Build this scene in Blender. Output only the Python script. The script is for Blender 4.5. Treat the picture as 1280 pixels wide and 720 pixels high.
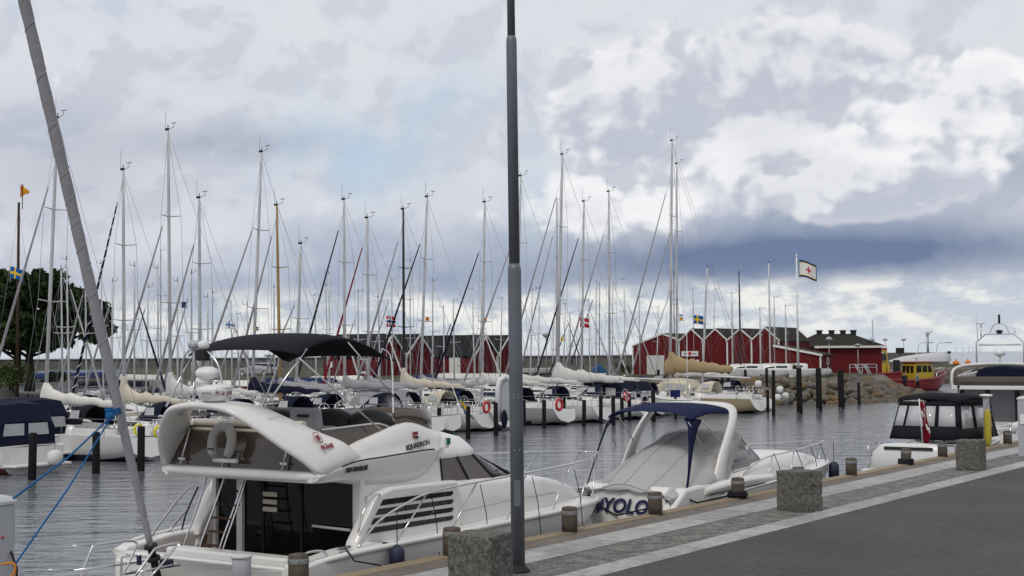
import bpy, bmesh, math, random
from mathutils import Vector, Matrix
from mathutils import noise as mnoise
R = math.radians
PI = math.pi
random.seed(11)
sc = bpy.context.scene
for o in list(bpy.data.objects):
    bpy.data.objects.remove(o)
COL = sc.collection

# ------------------------------------------------------------------ camera
FOC = 1777.8
EYE = 2.9                     # metres above the quay (the quay is z = 0, water is z = -1.2)
PITCH = math.atan(83.0 / FOC)
ROLL = R(-0.4)
CROT = Matrix.Rotation(PI / 2 + PITCH, 3, 'X') @ Matrix.Rotation(ROLL, 3, 'Z')
cam = bpy.data.cameras.new('camera')
cam.lens = 50
cam.sensor_width = 36
cam.clip_end = 20000
cam_o = bpy.data.objects.new('camera', cam)
COL.objects.link(cam_o)
cam_o.matrix_world = Matrix.Translation((0, 0, EYE)) @ CROT.to_4x4()
sc.camera = cam_o
sc.render.resolution_x = 1024
sc.render.resolution_y = 576
WZ = -1.2

# ------------------------------------------------------------------ colour management
sc.view_settings.view_transform = 'Standard'
sc.view_settings.look = 'None'
sc.view_settings.gamma = 1
sc.view_settings.use_curve_mapping = False
sc.view_settings.exposure = 0.05

# ------------------------------------------------------------------ world: sky with clouds
SUN_EL, SUN_AZ = R(52), R(205)      # azimuth measured from the view direction, clockwise
world = bpy.data.worlds.new('World')
sc.world = world
world.use_nodes = True
nt = world.node_tree
nt.nodes.clear()
N = nt.nodes.new
LK = nt.links.new


def val(x):
    n = N('ShaderNodeValue')
    n.outputs[0].default_value = x
    return n.outputs[0]


def mth(op, a, b=None, c=None, clamp=False):
    n = N('ShaderNodeMath')
    n.operation = op
    n.use_clamp = clamp
    for i, q in enumerate((a, b, c)):
        if q is None:
            continue
        if isinstance(q, (int, float)):
            n.inputs[i].default_value = q
        else:
            LK(q, n.inputs[i])
    return n.outputs[0]


def sstep(x, a, b):
    n = N('ShaderNodeMapRange')
    n.interpolation_type = 'SMOOTHSTEP'
    LK(x, n.inputs[0])
    n.inputs[1].default_value = a
    n.inputs[2].default_value = b
    return n.outputs[0]


def cmix(f, a, b):
    n = N('ShaderNodeMix')
    n.data_type = 'RGBA'
    n.clamp_factor = True
    if isinstance(f, (int, float)):
        n.inputs[0].default_value = f
    else:
        LK(f, n.inputs[0])
    for i, q in ((6, a), (7, b)):
        if isinstance(q, tuple):
            n.inputs[i].default_value = (q[0], q[1], q[2], 1)
        else:
            LK(q, n.inputs[i])
    return n.outputs[2]


tc = N('ShaderNodeTexCoord')
sep = N('ShaderNodeSeparateXYZ')
LK(tc.outputs['Generated'], sep.inputs[0])
AZ = mth('ARCTAN2', sep.outputs[0], sep.outputs[1])
EL = mth('ARCSINE', sep.outputs[2])


def coords(sx, sy, ox, oy):
    n = N('ShaderNodeCombineXYZ')
    LK(mth('MULTIPLY_ADD', AZ, sx, ox), n.inputs[0])
    LK(mth('MULTIPLY_ADD', EL, sy, oy), n.inputs[1])
    return n.outputs[0]


def fbm(vec, scale, detail=8, rough=0.55, dist=0.0):
    n = N('ShaderNodeTexNoise')
    n.noise_dimensions = '2D'
    LK(vec, n.inputs['Vector'])
    n.inputs['Scale'].default_value = scale
    n.inputs['Detail'].default_value = detail
    n.inputs['Roughness'].default_value = rough
    n.inputs['Distortion'].default_value = dist
    return n.outputs[0]


def pz(px, py):
    return math.atan((px - 640) / FOC), (443 - py) / FOC


def blob(px, py, rx, ry):
    a, e = pz(px, py)
    dx = mth('MULTIPLY', mth('SUBTRACT', AZ, a), FOC / rx)
    dy = mth('MULTIPLY', mth('SUBTRACT', EL, e), FOC / ry)
    q = mth('ADD', mth('MULTIPLY', dx, dx), mth('MULTIPLY', dy, dy))
    return mth('EXPONENT', mth('MULTIPLY', q, -1.0))


def summ(items):
    s = None
    for w, b in items:
        t = mth('MULTIPLY', b, w)
        s = t if s is None else mth('ADD', s, t)
    return s


K = 10.0        # cloud radiance is given as seen, the Background strength is 0.1


def rad(r, g, b):
    return (r * K, g * K, b * K)


sky = N('ShaderNodeTexSky')
sky.sky_type = 'NISHITA'
sky.sun_disc = False
sky.sun_elevation = SUN_EL
sky.sun_rotation = SUN_AZ
sky.air_density = 1.0
sky.dust_density = 2.0

nbig = fbm(coords(1.0, 1.7, 3.1, 1.7), 4.5, 5, 0.5, 0.0)
nA = fbm(coords(1.0, 1.15, 0.4, 0.9), 9.0, 9, 0.53, 0.0)
nB = fbm(coords(1.0, 1.15, 0.4 - 0.012, 0.9 + 0.022), 9.0, 9, 0.53, 0.0)
nfine = fbm(coords(1.0, 1.35, 7.0, 2.0), 30.0, 8, 0.6, 0.0)


def puffs(ox, oy, scale, warp):
    """rounded cauliflower heads: smooth cells, warped by noise"""
    v = N('ShaderNodeTexVoronoi')
    v.voronoi_dimensions = '2D'
    v.feature = 'F1'
    v.inputs['Scale'].default_value = scale
    v.inputs['Detail'].default_value = 2.0
    v.inputs['Roughness'].default_value = 0.55
    v.inputs['Lacunarity'].default_value = 2.3
    w = N('ShaderNodeTexNoise')
    w.noise_dimensions = '2D'
    w.inputs['Scale'].default_value = 14.0
    w.inputs['Detail'].default_value = 6
    c = coords(1.0, 1.25, ox, oy)
    LK(c, w.inputs['Vector'])
    m = N('ShaderNodeVectorMath')
    m.operation = 'MULTIPLY_ADD'
    LK(w.outputs['Color'], m.inputs[0])
    m.inputs[1].default_value = (warp, warp, 0)
    LK(c, m.inputs[2])
    LK(m.outputs[0], v.inputs['Vector'])
    return mth('SUBTRACT', 1.0, v.outputs['Distance'])


pA = puffs(0.3, 0.2, 15.0, 0.05)
pB = puffs(0.3 - 0.010, 0.2 + 0.018, 15.0, 0.05)
relief = mth('ADD', mth('MULTIPLY', mth('SUBTRACT', nA, nB), 0.8), mth('MULTIPLY', mth('SUBTRACT', pA, pB), 0.42))
# overall stratus: pale grey, slightly blue
elr = sstep(EL, 0.02, 0.24)
base = cmix(elr, rad(0.45, 0.51, 0.62), rad(0.67, 0.69, 0.745))
base = cmix(mth('MULTIPLY', sstep(nbig, 0.36, 0.66), 0.8), base, rad(0.70, 0.715, 0.76))
base = cmix(mth('MULTIPLY', sstep(relief, 0.0, 0.16), 0.28), base, rad(0.72, 0.74, 0.78))
base = cmix(mth('MULTIPLY', sstep(relief, 0.02, -0.16), 0.30), base, rad(0.40, 0.445, 0.545))
# thin gaps with blue sky
gap = summ([(1.0, blob(440, 190, 90, 60)), (0.5, blob(520, 110, 100, 40)), (0.35, blob(40, 30, 130, 30)),
            (0.5, blob(670, 250, 30, 70)), (0.3, blob(330, 70, 90, 40))])
gap = mth('MULTIPLY', gap, sstep(nA, 0.60, 0.40))
skyb = cmix(0.7, sky.outputs[0], rad(0.56, 0.70, 0.84))
base = cmix(mth('MULTIPLY', gap, 0.95), base, skyb)
# darker cloud bellies, and the rain-blue band under the big cumulus
dark = summ([(0.80, blob(1110, 322, 290, 34)), (0.62, blob(880, 338, 210, 34)), (0.30, blob(1000, 300, 300, 70)), (0.42, blob(620, 375, 240, 30)),
             (0.50, blob(150, 375, 260, 40)), (0.40, blob(1010, 228, 90, 36)), (0.42, blob(290, 180, 130, 22)),
             (0.30, blob(60, 215, 130, 70)), (0.45, blob(1262, 215, 60, 45)), (0.25, blob(520, 330, 160, 40))])
dark = mth('MULTIPLY', dark, mth('MULTIPLY_ADD', nfine, 0.5, mth('MULTIPLY_ADD', nA, 0.5, 0.42)), clamp=True)
base = cmix(dark, base, rad(0.15, 0.205, 0.335))
# big cumulus on the right
cu = summ([(1.0, blob(750, 160, 100, 95)), (0.9, blob(890, 150, 150, 90)), (0.8, blob(1080, 120, 130, 80)),
           (0.95, blob(1060, 258, 90, 36)), (0.9, blob(1170, 250, 120, 40)), (0.85, blob(1240, 130, 80, 70)),
           (0.65, blob(780, 270, 130, 45)), (0.5, blob(1000, 60, 110, 60)), (0.30, blob(100, 100, 90, 40)),
           (0.36, blob(405, 245, 45, 34)), (0.40, blob(180, 120, 130, 34)), (0.42, blob(570, 250, 110, 50))])
dens = mth('ADD', mth('MULTIPLY', cu, 0.80), mth('ADD', mth('MULTIPLY_ADD', nA, 0.75, mth('MULTIPLY', nfine, 0.16)), mth('MULTIPLY', pA, 0.30)))
cmask = sstep(dens, 0.90, 1.15)
cumc = cmix(sstep(relief, -0.15, 0.14), rad(0.50, 0.53, 0.62), rad(0.82, 0.83, 0.855))
rim = mth('MULTIPLY', sstep(dens, 0.98, 1.05), sstep(dens, 1.40, 1.12))
cumc = cmix(mth('MULTIPLY', rim, mth('MULTIPLY_ADD', sstep(relief, -0.1, 0.12), 0.6, 0.15)), cumc, rad(0.93, 0.93, 0.935))
cumc = cmix(mth('MULTIPLY', sstep(nbig, 0.60, 0.42), 0.30), cumc, rad(0.56, 0.585, 0.65))
base = cmix(mth('MULTIPLY', cmask, 0.92), base, cumc)
# bright broken clouds close to the horizon
nlow = fbm(coords(1.0, 2.6, 2.2, 5.3), 20.0, 8, 0.6, 0.0)
low = mth('MULTIPLY', sstep(EL, 0.056, 0.028), sstep(AZ, -0.50, -0.05))
low = mth('ADD', low, mth('MULTIPLY', summ([(0.9, blob(1050, 372, 330, 22)), (0.5, blob(450, 400, 500, 24))]), 0.8), clamp=True)
lowc = cmix(sstep(nlow, 0.40, 0.62), rad(0.52, 0.575, 0.65), rad(0.84, 0.84, 0.81))
base = cmix(mth('MULTIPLY', low, mth('MULTIPLY_ADD', nlow, 1.2, 0.25), clamp=True), base, lowc)
base = cmix(mth('MULTIPLY', sstep(EL, 0.024, 0.0), 0.7), base, rad(0.60, 0.65, 0.70))
# the overhead sky that only lights the scene is an even bright cloud cover
base = cmix(sstep(EL, 0.32, 0.60), base, rad(0.58, 0.595, 0.625))
bg = N('ShaderNodeBackground')
bg.inputs[1].default_value = 0.1
LK(base, bg.inputs[0])
wo = N('ShaderNodeOutputWorld')
LK(bg.outputs[0], wo.inputs[0])

# ------------------------------------------------------------------ sun behind thin cloud
sun = bpy.data.lights.new('sun', 'SUN')
sun.energy = 1.4
sun.angle = R(15)
sun.color = (1.0, 0.96, 0.90)
sun_o = bpy.data.objects.new('sun', sun)
COL.objects.link(sun_o)
sdir = Vector((math.sin(SUN_AZ) * math.cos(SUN_EL), math.cos(SUN_AZ) * math.cos(SUN_EL), math.sin(SUN_EL)))
sun_o.rotation_euler = (-sdir).to_track_quat('-Z', 'Y').to_euler()

# ------------------------------------------------------------------ materials
MATS = {}


def mat(name, rgb, rough=0.5, metal=0.0, var=0.12, scale=4.0, bump=0.0, bscale=30.0, spec=0.5, stretch=(1, 1, 1),
        dirt=None, dirt_amt=0.35, dirt_scale=1.5, coat=0.0, alpha=1.0, trans=0.0):
    m = bpy.data.materials.new(name)
    m.use_nodes = True
    t = m.node_tree
    b = t.nodes['Principled BSDF']
    b.inputs['Roughness'].default_value = rough
    b.inputs['Metallic'].default_value = metal
    b.inputs['Specular IOR Level'].default_value = spec
    b.inputs['Coat Weight'].default_value = coat
    b.inputs['Alpha'].default_value = alpha
    b.inputs['Transmission Weight'].default_value = trans
    co = t.nodes.new('ShaderNodeTexCoord')
    mp = t.nodes.new('ShaderNodeMapping')
    mp.inputs['Scale'].default_value = stretch
    t.links.new(co.outputs['Object'], mp.inputs[0])
    nz = t.nodes.new('ShaderNodeTexNoise')
    nz.inputs['Scale'].default_value = scale
    nz.inputs['Detail'].default_value = 5
    t.links.new(mp.outputs[0], nz.inputs['Vector'])
    mx = t.nodes.new('ShaderNodeMix')
    mx.data_type = 'RGBA'
    mx.inputs[6].default_value = tuple(c * (1 - var) for c in rgb) + (1,)
    mx.inputs[7].default_value = tuple(min(1, c * (1 + var)) for c in rgb) + (1,)
    t.links.new(nz.outputs[0], mx.inputs[0])
    out = mx.outputs[2]
    if dirt:
        n2 = t.nodes.new('ShaderNodeTexNoise')
        n2.inputs['Scale'].default_value = dirt_scale
        n2.inputs['Detail'].default_value = 7
        n2.inputs['Roughness'].default_value = 0.65
        t.links.new(mp.outputs[0], n2.inputs['Vector'])
        rp = t.nodes.new('ShaderNodeMapRange')
        rp.inputs[1].default_value = 0.52
        rp.inputs[2].default_value = 0.75
        rp.inputs[4].default_value = dirt_amt
        t.links.new(n2.outputs[0], rp.inputs[0])
        m2 = t.nodes.new('ShaderNodeMix')
        m2.data_type = 'RGBA'
        t.links.new(rp.outputs[0], m2.inputs[0])
        t.links.new(out, m2.inputs[6])
        m2.inputs[7].default_value = dirt + (1,)
        out = m2.outputs[2]
    t.links.new(out, b.inputs['Base Color'])
    if bump:
        n3 = t.nodes.new('ShaderNodeTexNoise')
        n3.inputs['Scale'].default_value = bscale
        n3.inputs['Detail'].default_value = 4
        t.links.new(mp.outputs[0], n3.inputs['Vector'])
        bp = t.nodes.new('ShaderNodeBump')
        bp.inputs['Strength'].default_value = bump
        bp.inputs['Distance'].default_value = 0.02
        t.links.new(n3.outputs[0], bp.inputs['Height'])
        t.links.new(bp.outputs[0], b.inputs['Normal'])
    MATS[name] = m
    return m


mat('gelcoat', (0.71, 0.695, 0.67), 0.24, var=0.03, scale=1.5, dirt=(0.50, 0.46, 0.40), dirt_amt=0.22, dirt_scale=1.2, coat=0.08)
mat('gelcoat_far', (0.66, 0.66, 0.65), 0.3, var=0.06, scale=1.0, dirt=(0.42, 0.40, 0.36), dirt_amt=0.3)
mat('cream', (0.62, 0.57, 0.47), 0.35, var=0.06, dirt=(0.4, 0.35, 0.28), dirt_amt=0.25)
mat('tan_hull', (0.36, 0.29, 0.18), 0.3, var=0.08)
mat('grey_hull', (0.34, 0.34, 0.34), 0.3, var=0.08)
mat('maroon_hull', (0.075, 0.012, 0.018), 0.25, var=0.1)
mat('navy_hull', (0.015, 0.022, 0.06), 0.25, var=0.1)
mat('antifoul', (0.02, 0.025, 0.04), 0.7, var=0.3)
mat('red_foul', (0.10, 0.02, 0.015), 0.7, var=0.3)
mat('steel', (0.62, 0.62, 0.62), 0.25, metal=1.0, var=0.05)
mat('wire', (0.30, 0.30, 0.31), 0.45, metal=0.6, var=0.1)
mat('alu', (0.50, 0.50, 0.51), 0.45, metal=0.12, var=0.1, scale=2)
mat('alu_pale', (0.60, 0.60, 0.60), 0.45, metal=0.08, var=0.06, scale=2)
mat('black_mast', (0.018, 0.018, 0.022), 0.4, var=0.2)
mat('wood_mast', (0.38, 0.24, 0.075), 0.35, var=0.15, scale=6, stretch=(4, 4, .4))
mat('grey_cloth', (0.30, 0.29, 0.31), 0.85, var=0.15, scale=5, bump=0.3, bscale=20, spec=0.12)
mat('cover_cloth', (0.40, 0.39, 0.385), 0.8, var=0.10, scale=2.5, bump=0.35, bscale=7, dirt=(0.25, 0.24, 0.22), dirt_amt=0.35, dirt_scale=2.2, spec=0.2)
mat('pale_cloth', (0.55, 0.54, 0.52), 0.85, var=0.12, scale=4, bump=0.4, bscale=9, spec=0.12)
mat('white_cloth', (0.66, 0.64, 0.60), 0.85, var=0.1, scale=4, bump=0.4, bscale=8, spec=0.12)
mat('cream_cloth', (0.54, 0.49, 0.40), 0.85, var=0.12, scale=4, bump=0.4, bscale=8, spec=0.12)
mat('tan_cloth', (0.33, 0.25, 0.14), 0.85, var=0.15, scale=4, bump=0.4, bscale=8, spec=0.12)
mat('bimini_navy', (0.012, 0.016, 0.055), 0.8, var=0.25, scale=5, bump=0.3, bscale=12, spec=0.12)
mat('navy_cloth', (0.008, 0.010, 0.026), 0.8, var=0.2, scale=5, bump=0.3, bscale=12, spec=0.12)
mat('pale_blue_cover', (0.15, 0.20, 0.27), 0.8, var=0.15, spec=0.12)
mat('blue_cloth', (0.012, 0.022, 0.08), 0.8, var=0.2, scale=5, bump=0.3, bscale=12, spec=0.12)
mat('black_cloth', (0.010, 0.010, 0.014), 0.75, var=0.25, scale=5, bump=0.3, bscale=12, spec=0.12)
mat('red_cloth', (0.20, 0.010, 0.022), 0.8, var=0.2, spec=0.12)
mat('charcoal', (0.025, 0.025, 0.028), 0.6, var=0.2, spec=0.12)
mat('rubber', (0.012, 0.012, 0.014), 0.6, var=0.2, spec=0.12)
mat('smoked', (0.075, 0.055, 0.040), 0.08, var=0.1, scale=1.0, spec=0.6)
mat('dark_glass', (0.010, 0.011, 0.012), 0.04, var=0.2, spec=0.6)
mat('smoke_vinyl', (0.13, 0.13, 0.145), 0.15, var=0.15, scale=2, spec=0.4)
mat('clear_glass', (0.02, 0.03, 0.03), 0.03, var=0.1, spec=0.6, alpha=0.55)
mat('door_glass', (0.006, 0.006, 0.007), 0.06, var=0.2, spec=0.2)
mat('window_glass', (0.05, 0.055, 0.055), 0.06, var=0.3, scale=2.0, spec=0.7)
mat('clear_vinyl', (0.42, 0.43, 0.44), 0.12, var=0.12, scale=2.0, spec=0.6)
mat('teak', (0.20, 0.115, 0.055), 0.6, var=0.25, scale=3, stretch=(1, 8, 1))
mat('dull_yellow', (0.40, 0.34, 0.03), 0.7, var=0.15)
mat('dark_wood', (0.05, 0.03, 0.02), 0.6, var=0.3, spec=0.12)
mat('seat_grey', (0.30, 0.30, 0.31), 0.6, var=0.1)
mat('life_grey', (0.40, 0.38, 0.35), 0.75, var=0.1, bump=0.2, bscale=15)
mat('white_plastic', (0.74, 0.74, 0.73), 0.35, var=0.04)
mat('pile_black', (0.012, 0.012, 0.013), 0.8, var=0.4, scale=3, bump=0.5, bscale=12, spec=0.12)
mat('lamp_grey', (0.135, 0.148, 0.168), 0.45, metal=0.2, var=0.10, scale=8, stretch=(1, 1, .3), bump=0.05, bscale=60,
    dirt=(0.05, 0.055, 0.06), dirt_amt=0.4, dirt_scale=3)
mat('pedestal_grey', (0.38, 0.39, 0.41), 0.5, var=0.08, dirt=(0.2, 0.2, 0.2), dirt_amt=0.3)
mat('red_wall', (0.115, 0.013, 0.016), 0.8, var=0.25, scale=2, stretch=(6, 6, .3), spec=0.12)
mat('band_grey', (0.20, 0.20, 0.20), 0.6, var=0.15)
mat('white_trim', (0.68, 0.68, 0.66), 0.6, var=0.08)
mat('black_roof', (0.014, 0.016, 0.018), 0.75, var=0.25, scale=1.2, spec=0.12)
mat('brown_roof', (0.028, 0.025, 0.021), 0.8, var=0.3, scale=1.2, spec=0.12)
mat('concrete', (0.125, 0.12, 0.115), 0.85, var=0.2, scale=0.4, bump=0.3, bscale=3, dirt=(0.07, 0.07, 0.065), dirt_amt=0.6, dirt_scale=.3, spec=0.12)
mat('flag_yellow', (0.72, 0.48, 0.02), 0.8, var=0.08, spec=0.12)
mat('flag_blue', (0.015, 0.10, 0.32), 0.8, var=0.1, spec=0.12)
mat('flag_red', (0.45, 0.02, 0.03), 0.8, var=0.1, spec=0.12)
mat('flag_navy', (0.012, 0.02, 0.09), 0.8, var=0.1, spec=0.12)
mat('flag_white', (0.72, 0.72, 0.70), 0.8, var=0.05, spec=0.12)
mat('flag_orange', (0.60, 0.20, 0.02), 0.8, var=0.1, spec=0.12)
mat('flag_green', (0.02, 0.14, 0.07), 0.8, var=0.1, spec=0.12)
mat('rope_blue', (0.012, 0.10, 0.27), 0.8, var=0.25, scale=40, spec=0.12)
mat('rope_dark', (0.02, 0.02, 0.025), 0.8, var=0.3, scale=40, spec=0.12)
mat('rope_pale', (0.36, 0.34, 0.30), 0.85, var=0.2, scale=40, spec=0.12)
mat('fender_navy', (0.012, 0.014, 0.045), 0.6, var=0.1)
mat('fender_white', (0.62, 0.62, 0.60), 0.5, var=0.06)
mat('rescue_yellow', (0.42, 0.30, 0.02), 0.4, var=0.08)
mat('rescue_red', (0.22, 0.018, 0.022), 0.35, var=0.1)
mat('bright_red', (0.52, 0.02, 0.03), 0.5, var=0.08)
mat('hiviz', (0.70, 0.62, 0.02), 0.6, var=0.1)
mat('decal_navy', (0.012, 0.016, 0.075), 0.4, var=0.05)
mat('decal_black', (0.012, 0.012, 0.014), 0.4, var=0.05)
mat('decal_red', (0.22, 0.02, 0.03), 0.5, var=0.05)
mat('skin', (0.45, 0.26, 0.18), 0.6, var=0.06)
mat('hair', (0.03, 0.02, 0.015), 0.8, var=0.1)
mat('dark_jacket', (0.018, 0.022, 0.035), 0.85, var=0.2, spec=0.12)
mat('grey_jacket', (0.16, 0.17, 0.19), 0.85, var=0.2, spec=0.12)
mat('dark_trousers', (0.012, 0.014, 0.022), 0.85, var=0.2, spec=0.12)
mat('bark', (0.030, 0.024, 0.018), 0.9, var=0.3, bump=0.6, bscale=8, spec=0.12)
mat('car_silver', (0.42, 0.43, 0.45), 0.3, metal=0.4, var=0.04)
mat('tyre', (0.012, 0.012, 0.012), 0.8)
mat('tail_red', (0.35, 0.01, 0.01), 0.2)
mat('buoy_orange', (0.60, 0.17, 0.01), 0.5, var=0.1)
mat('white_far', (0.50, 0.51, 0.52), 0.6, var=0.05)


def leafmat(name, a, b):
    m = mat(name, a, 0.75, var=0.2, spec=0.2)
    t = m.node_tree
    bs = t.nodes['Principled BSDF']
    co = t.nodes.new('ShaderNodeTexCoord')
    nz = t.nodes.new('ShaderNodeTexNoise')
    nz.inputs['Scale'].default_value = 1.1
    nz.inputs['Detail'].default_value = 6
    t.links.new(co.outputs['Object'], nz.inputs['Vector'])
    mr = t.nodes.new('ShaderNodeMapRange')
    mr.inputs[1].default_value = 0.35
    mr.inputs[2].default_value = 0.65
    t.links.new(nz.outputs[0], mr.inputs[0])
    mx = t.nodes.new('ShaderNodeMix')
    mx.data_type = 'RGBA'
    t.links.new(mr.outputs[0], mx.inputs[0])
    mx.inputs[6].default_value = a + (1,)
    mx.inputs[7].default_value = b + (1,)
    t.links.new(mx.outputs[2], bs.inputs['Base Color'])
    return m


leafmat('leaves', (0.010, 0.020, 0.007), (0.030, 0.052, 0.014))
leafmat('bush_leaves', (0.022, 0.036, 0.010), (0.06, 0.085, 0.02))


def ground_mat(name, stops, rough, kind, **kw):
    """layered ground material: kind picks the surface pattern"""
    m = bpy.data.materials.new(name)
    m.use_nodes = True
    t = m.node_tree
    b = t.nodes['Principled BSDF']
    b.inputs['Roughness'].default_value = rough
    b.inputs['Specular IOR Level'].default_value = 0.35
    co = t.nodes.new('ShaderNodeTexCoord')
    mp = t.nodes.new('ShaderNodeMapping')
    mp.inputs['Rotation'].default_value = (0, 0, -kw.get('rot', 0))
    t.links.new(co.outputs['Object'], mp.inputs[0])

    def noise(scale, det=6, rg=0.6):
        n = t.nodes.new('ShaderNodeTexNoise')
        n.inputs['Scale'].default_value = scale
        n.inputs['Detail'].default_value = det
        n.inputs['Roughness'].default_value = rg
        t.links.new(mp.outputs[0], n.inputs['Vector'])
        return n.outputs[0]

    def ramp(f, sts):
        r = t.nodes.new('ShaderNodeValToRGB')
        e = r.color_ramp.elements
        e[0].position, e[0].color = sts[0][0], sts[0][1] + (1,)
        e[1].position, e[1].color = sts[-1][0], sts[-1][1] + (1,)
        for p, c in sts[1:-1]:
            q = e.new(p)
            q.color = c + (1,)
        t.links.new(f, r.inputs[0])
        return r.outputs[0]

    def mixc(f, a, bb, mode='MIX'):
        n = t.nodes.new('ShaderNodeMix')
        n.data_type = 'RGBA'
        n.blend_type = mode
        if isinstance(f, float):
            n.inputs[0].default_value = f
        else:
            t.links.new(f, n.inputs[0])
        t.links.new(a, n.inputs[6])
        if isinstance(bb, tuple):
            n.inputs[7].default_value = bb + (1,)
        else:
            t.links.new(bb, n.inputs[7])
        return n.outputs[2]

    col = ramp(noise(kw.get('s1', 0.6)), stops)
    fine = ramp(noise(kw.get('s2', 60), 3), [(0.3, (0.72, 0.72, 0.72)), (0.7, (1.25, 1.25, 1.25))])
    col = mixc(kw.get('fine', 0.7), col, fine, 'MULTIPLY')
    if kw.get('mid'):
        col = mixc(1.0, col, ramp(noise(kw['mid'], 8, 0.7), [(0.32, (0.66, 0.66, 0.67)), (0.5, (1, 1, 1)), (0.70, (1.32, 1.30, 1.28))]), 'MULTIPLY')
        st = ramp(noise(0.9, 8, 0.72), [(0.60, (1, 1, 1)), (0.70, (0.70, 0.69, 0.68))])
        col = mixc(kw.get('stain', 0.8), col, st, 'MULTIPLY')
    h = noise(kw.get('s2', 60), 3)
    if kind == 'slab':
        br = t.nodes.new('ShaderNodeTexBrick')
        br.offset = 0.5
        br.inputs['Scale'].default_value = 1.0
        br.inputs['Brick Width'].default_value = kw['bw']
        br.inputs['Row Height'].default_value = kw['bh']
        br.inputs['Mortar Size'].default_value = kw['mortar']
        br.inputs['Mortar Smooth'].default_value = 0.3
        br.inputs['Color1'].default_value = (0.82, 0.82, 0.82, 1)
        br.inputs['Color2'].default_value = (1.12, 1.12, 1.12, 1)
        br.inputs['Mortar'].default_value = kw.get('mcol', (0.35, 0.35, 0.35)) + (1,)
        if kw.get('wob'):
            nn = t.nodes.new('ShaderNodeTexNoise')
            nn.inputs['Scale'].default_value = 9
            t.links.new(mp.outputs[0], nn.inputs['Vector'])
            vm = t.nodes.new('ShaderNodeVectorMath')
            vm.operation = 'MULTIPLY_ADD'
            t.links.new(nn.outputs['Color'], vm.inputs[0])
            vm.inputs[1].default_value = (kw['wob'],) * 3
            t.links.new(mp.outputs[0], vm.inputs[2])
            t.links.new(vm.outputs[0], br.inputs['Vector'])
        else:
            t.links.new(mp.outputs[0], br.inputs['Vector'])
        col = mixc(1.0, col, br.outputs['Color'], 'MULTIPLY')
        hh = t.nodes.new('ShaderNodeMath')
        hh.operation = 'MULTIPLY_ADD'
        t.links.new(br.outputs['Fac'], hh.inputs[0])
        hh.inputs[1].default_value = -1.5
        t.links.new(h, hh.inputs[2])
        h = hh.outputs[0]
    t.links.new(col, b.inputs['Base Color'])
    bp = t.nodes.new('ShaderNodeBump')
    bp.inputs['Strength'].default_value = kw.get('bump', 0.4)
    bp.inputs['Distance'].default_value = kw.get('bd', 0.01)
    t.links.new(h, bp.inputs['Height'])
    t.links.new(bp.outputs[0], b.inputs['Normal'])
    MATS[name] = m
    return m


AQ = R(34.4)                     # the quay runs 34.4 degrees right of the view direction
QROT = PI / 2 - AQ
ground_mat('asphalt', [(0.3, (0.054, 0.051, 0.052)), (0.5, (0.067, 0.063, 0.063)), (0.7, (0.083, 0.078, 0.077))], 0.85, 'plain', s1=0.35, s2=45, bump=0.8, mid=7)
ground_mat('granite_band', [(0.3, (0.29, 0.29, 0.29)), (0.7, (0.39, 0.388, 0.385))], 0.75, 'slab', s1=1.2, s2=120, bw=1.6, bh=9.0, mortar=0.014, rot=QROT, mcol=(0.42, 0.42, 0.42), mid=5)
ground_mat('cobble', [(0.3, (0.17, 0.165, 0.155)), (0.7, (0.29, 0.28, 0.26))], 0.8, 'slab', s1=3, s2=50, bw=0.105, bh=0.09, mortar=0.012, rot=QROT, wob=0.075, bump=0.9, bd=0.02, mcol=(0.36, 0.35, 0.33), mid=3)
ground_mat('quay_timber', [(0.3, (0.20, 0.155, 0.10)), (0.7, (0.29, 0.23, 0.15))], 0.8, 'slab', s1=1.0, s2=40, bw=4.2, bh=9, mortar=0.012, rot=QROT)
ground_mat('quay_concrete', [(0.3, (0.12, 0.10, 0.085)), (0.7, (0.18, 0.155, 0.135))], 0.85, 'plain', s1=0.9, s2=50, mid=6)
ground_mat('quay_wall', [(0.3, (0.05, 0.047, 0.042)), (0.7, (0.11, 0.10, 0.09))], 0.9, 'plain', s1=0.8, s2=20)
ground_mat('land_grass', [(0.3, (0.030, 0.034, 0.016)), (0.5, (0.058, 0.056, 0.028)), (0.7, (0.085, 0.076, 0.048))], 0.95, 'plain', s1=0.12, s2=12, bump=0.6, bd=0.05)
ground_mat('gravel', [(0.3, (0.11, 0.10, 0.085)), (0.7, (0.19, 0.175, 0.15))], 0.95, 'plain', s1=0.2, s2=14)
ground_mat('rock_a', [(0.3, (0.065, 0.055, 0.045)), (0.55, (0.14, 0.115, 0.085)), (0.75, (0.23, 0.19, 0.145))], 0.85, 'plain', s1=0.9, s2=9, bump=0.7, bd=0.05)
ground_mat('rock_b', [(0.3, (0.06, 0.056, 0.052)), (0.55, (0.12, 0.108, 0.095)), (0.75, (0.20, 0.18, 0.16))], 0.85, 'plain', s1=0.9, s2=9, bump=0.7, bd=0.05)
ground_mat('rock_c', [(0.3, (0.075, 0.055, 0.03)), (0.55, (0.15, 0.105, 0.05)), (0.75, (0.21, 0.155, 0.085))], 0.85, 'plain', s1=0.9, s2=9, bump=0.7, bd=0.05)
ground_mat('granite_block', [(0.3, (0.065, 0.062, 0.055)), (0.5, (0.125, 0.118, 0.105)), (0.7, (0.22, 0.21, 0.19))], 0.85, 'plain', s1=22, s2=60, bump=1.0, bd=0.02, fine=1.0)
ground_mat('bollard_wood', [(0.3, (0.060, 0.048, 0.038)), (0.7, (0.125, 0.10, 0.08))], 0.85, 'plain', s1=5, s2=30, bump=0.8)
ground_mat('iron', [(0.3, (0.05, 0.048, 0.045)), (0.7, (0.09, 0.085, 0.08))], 0.6, 'plain', s1=3, s2=30)


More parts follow.
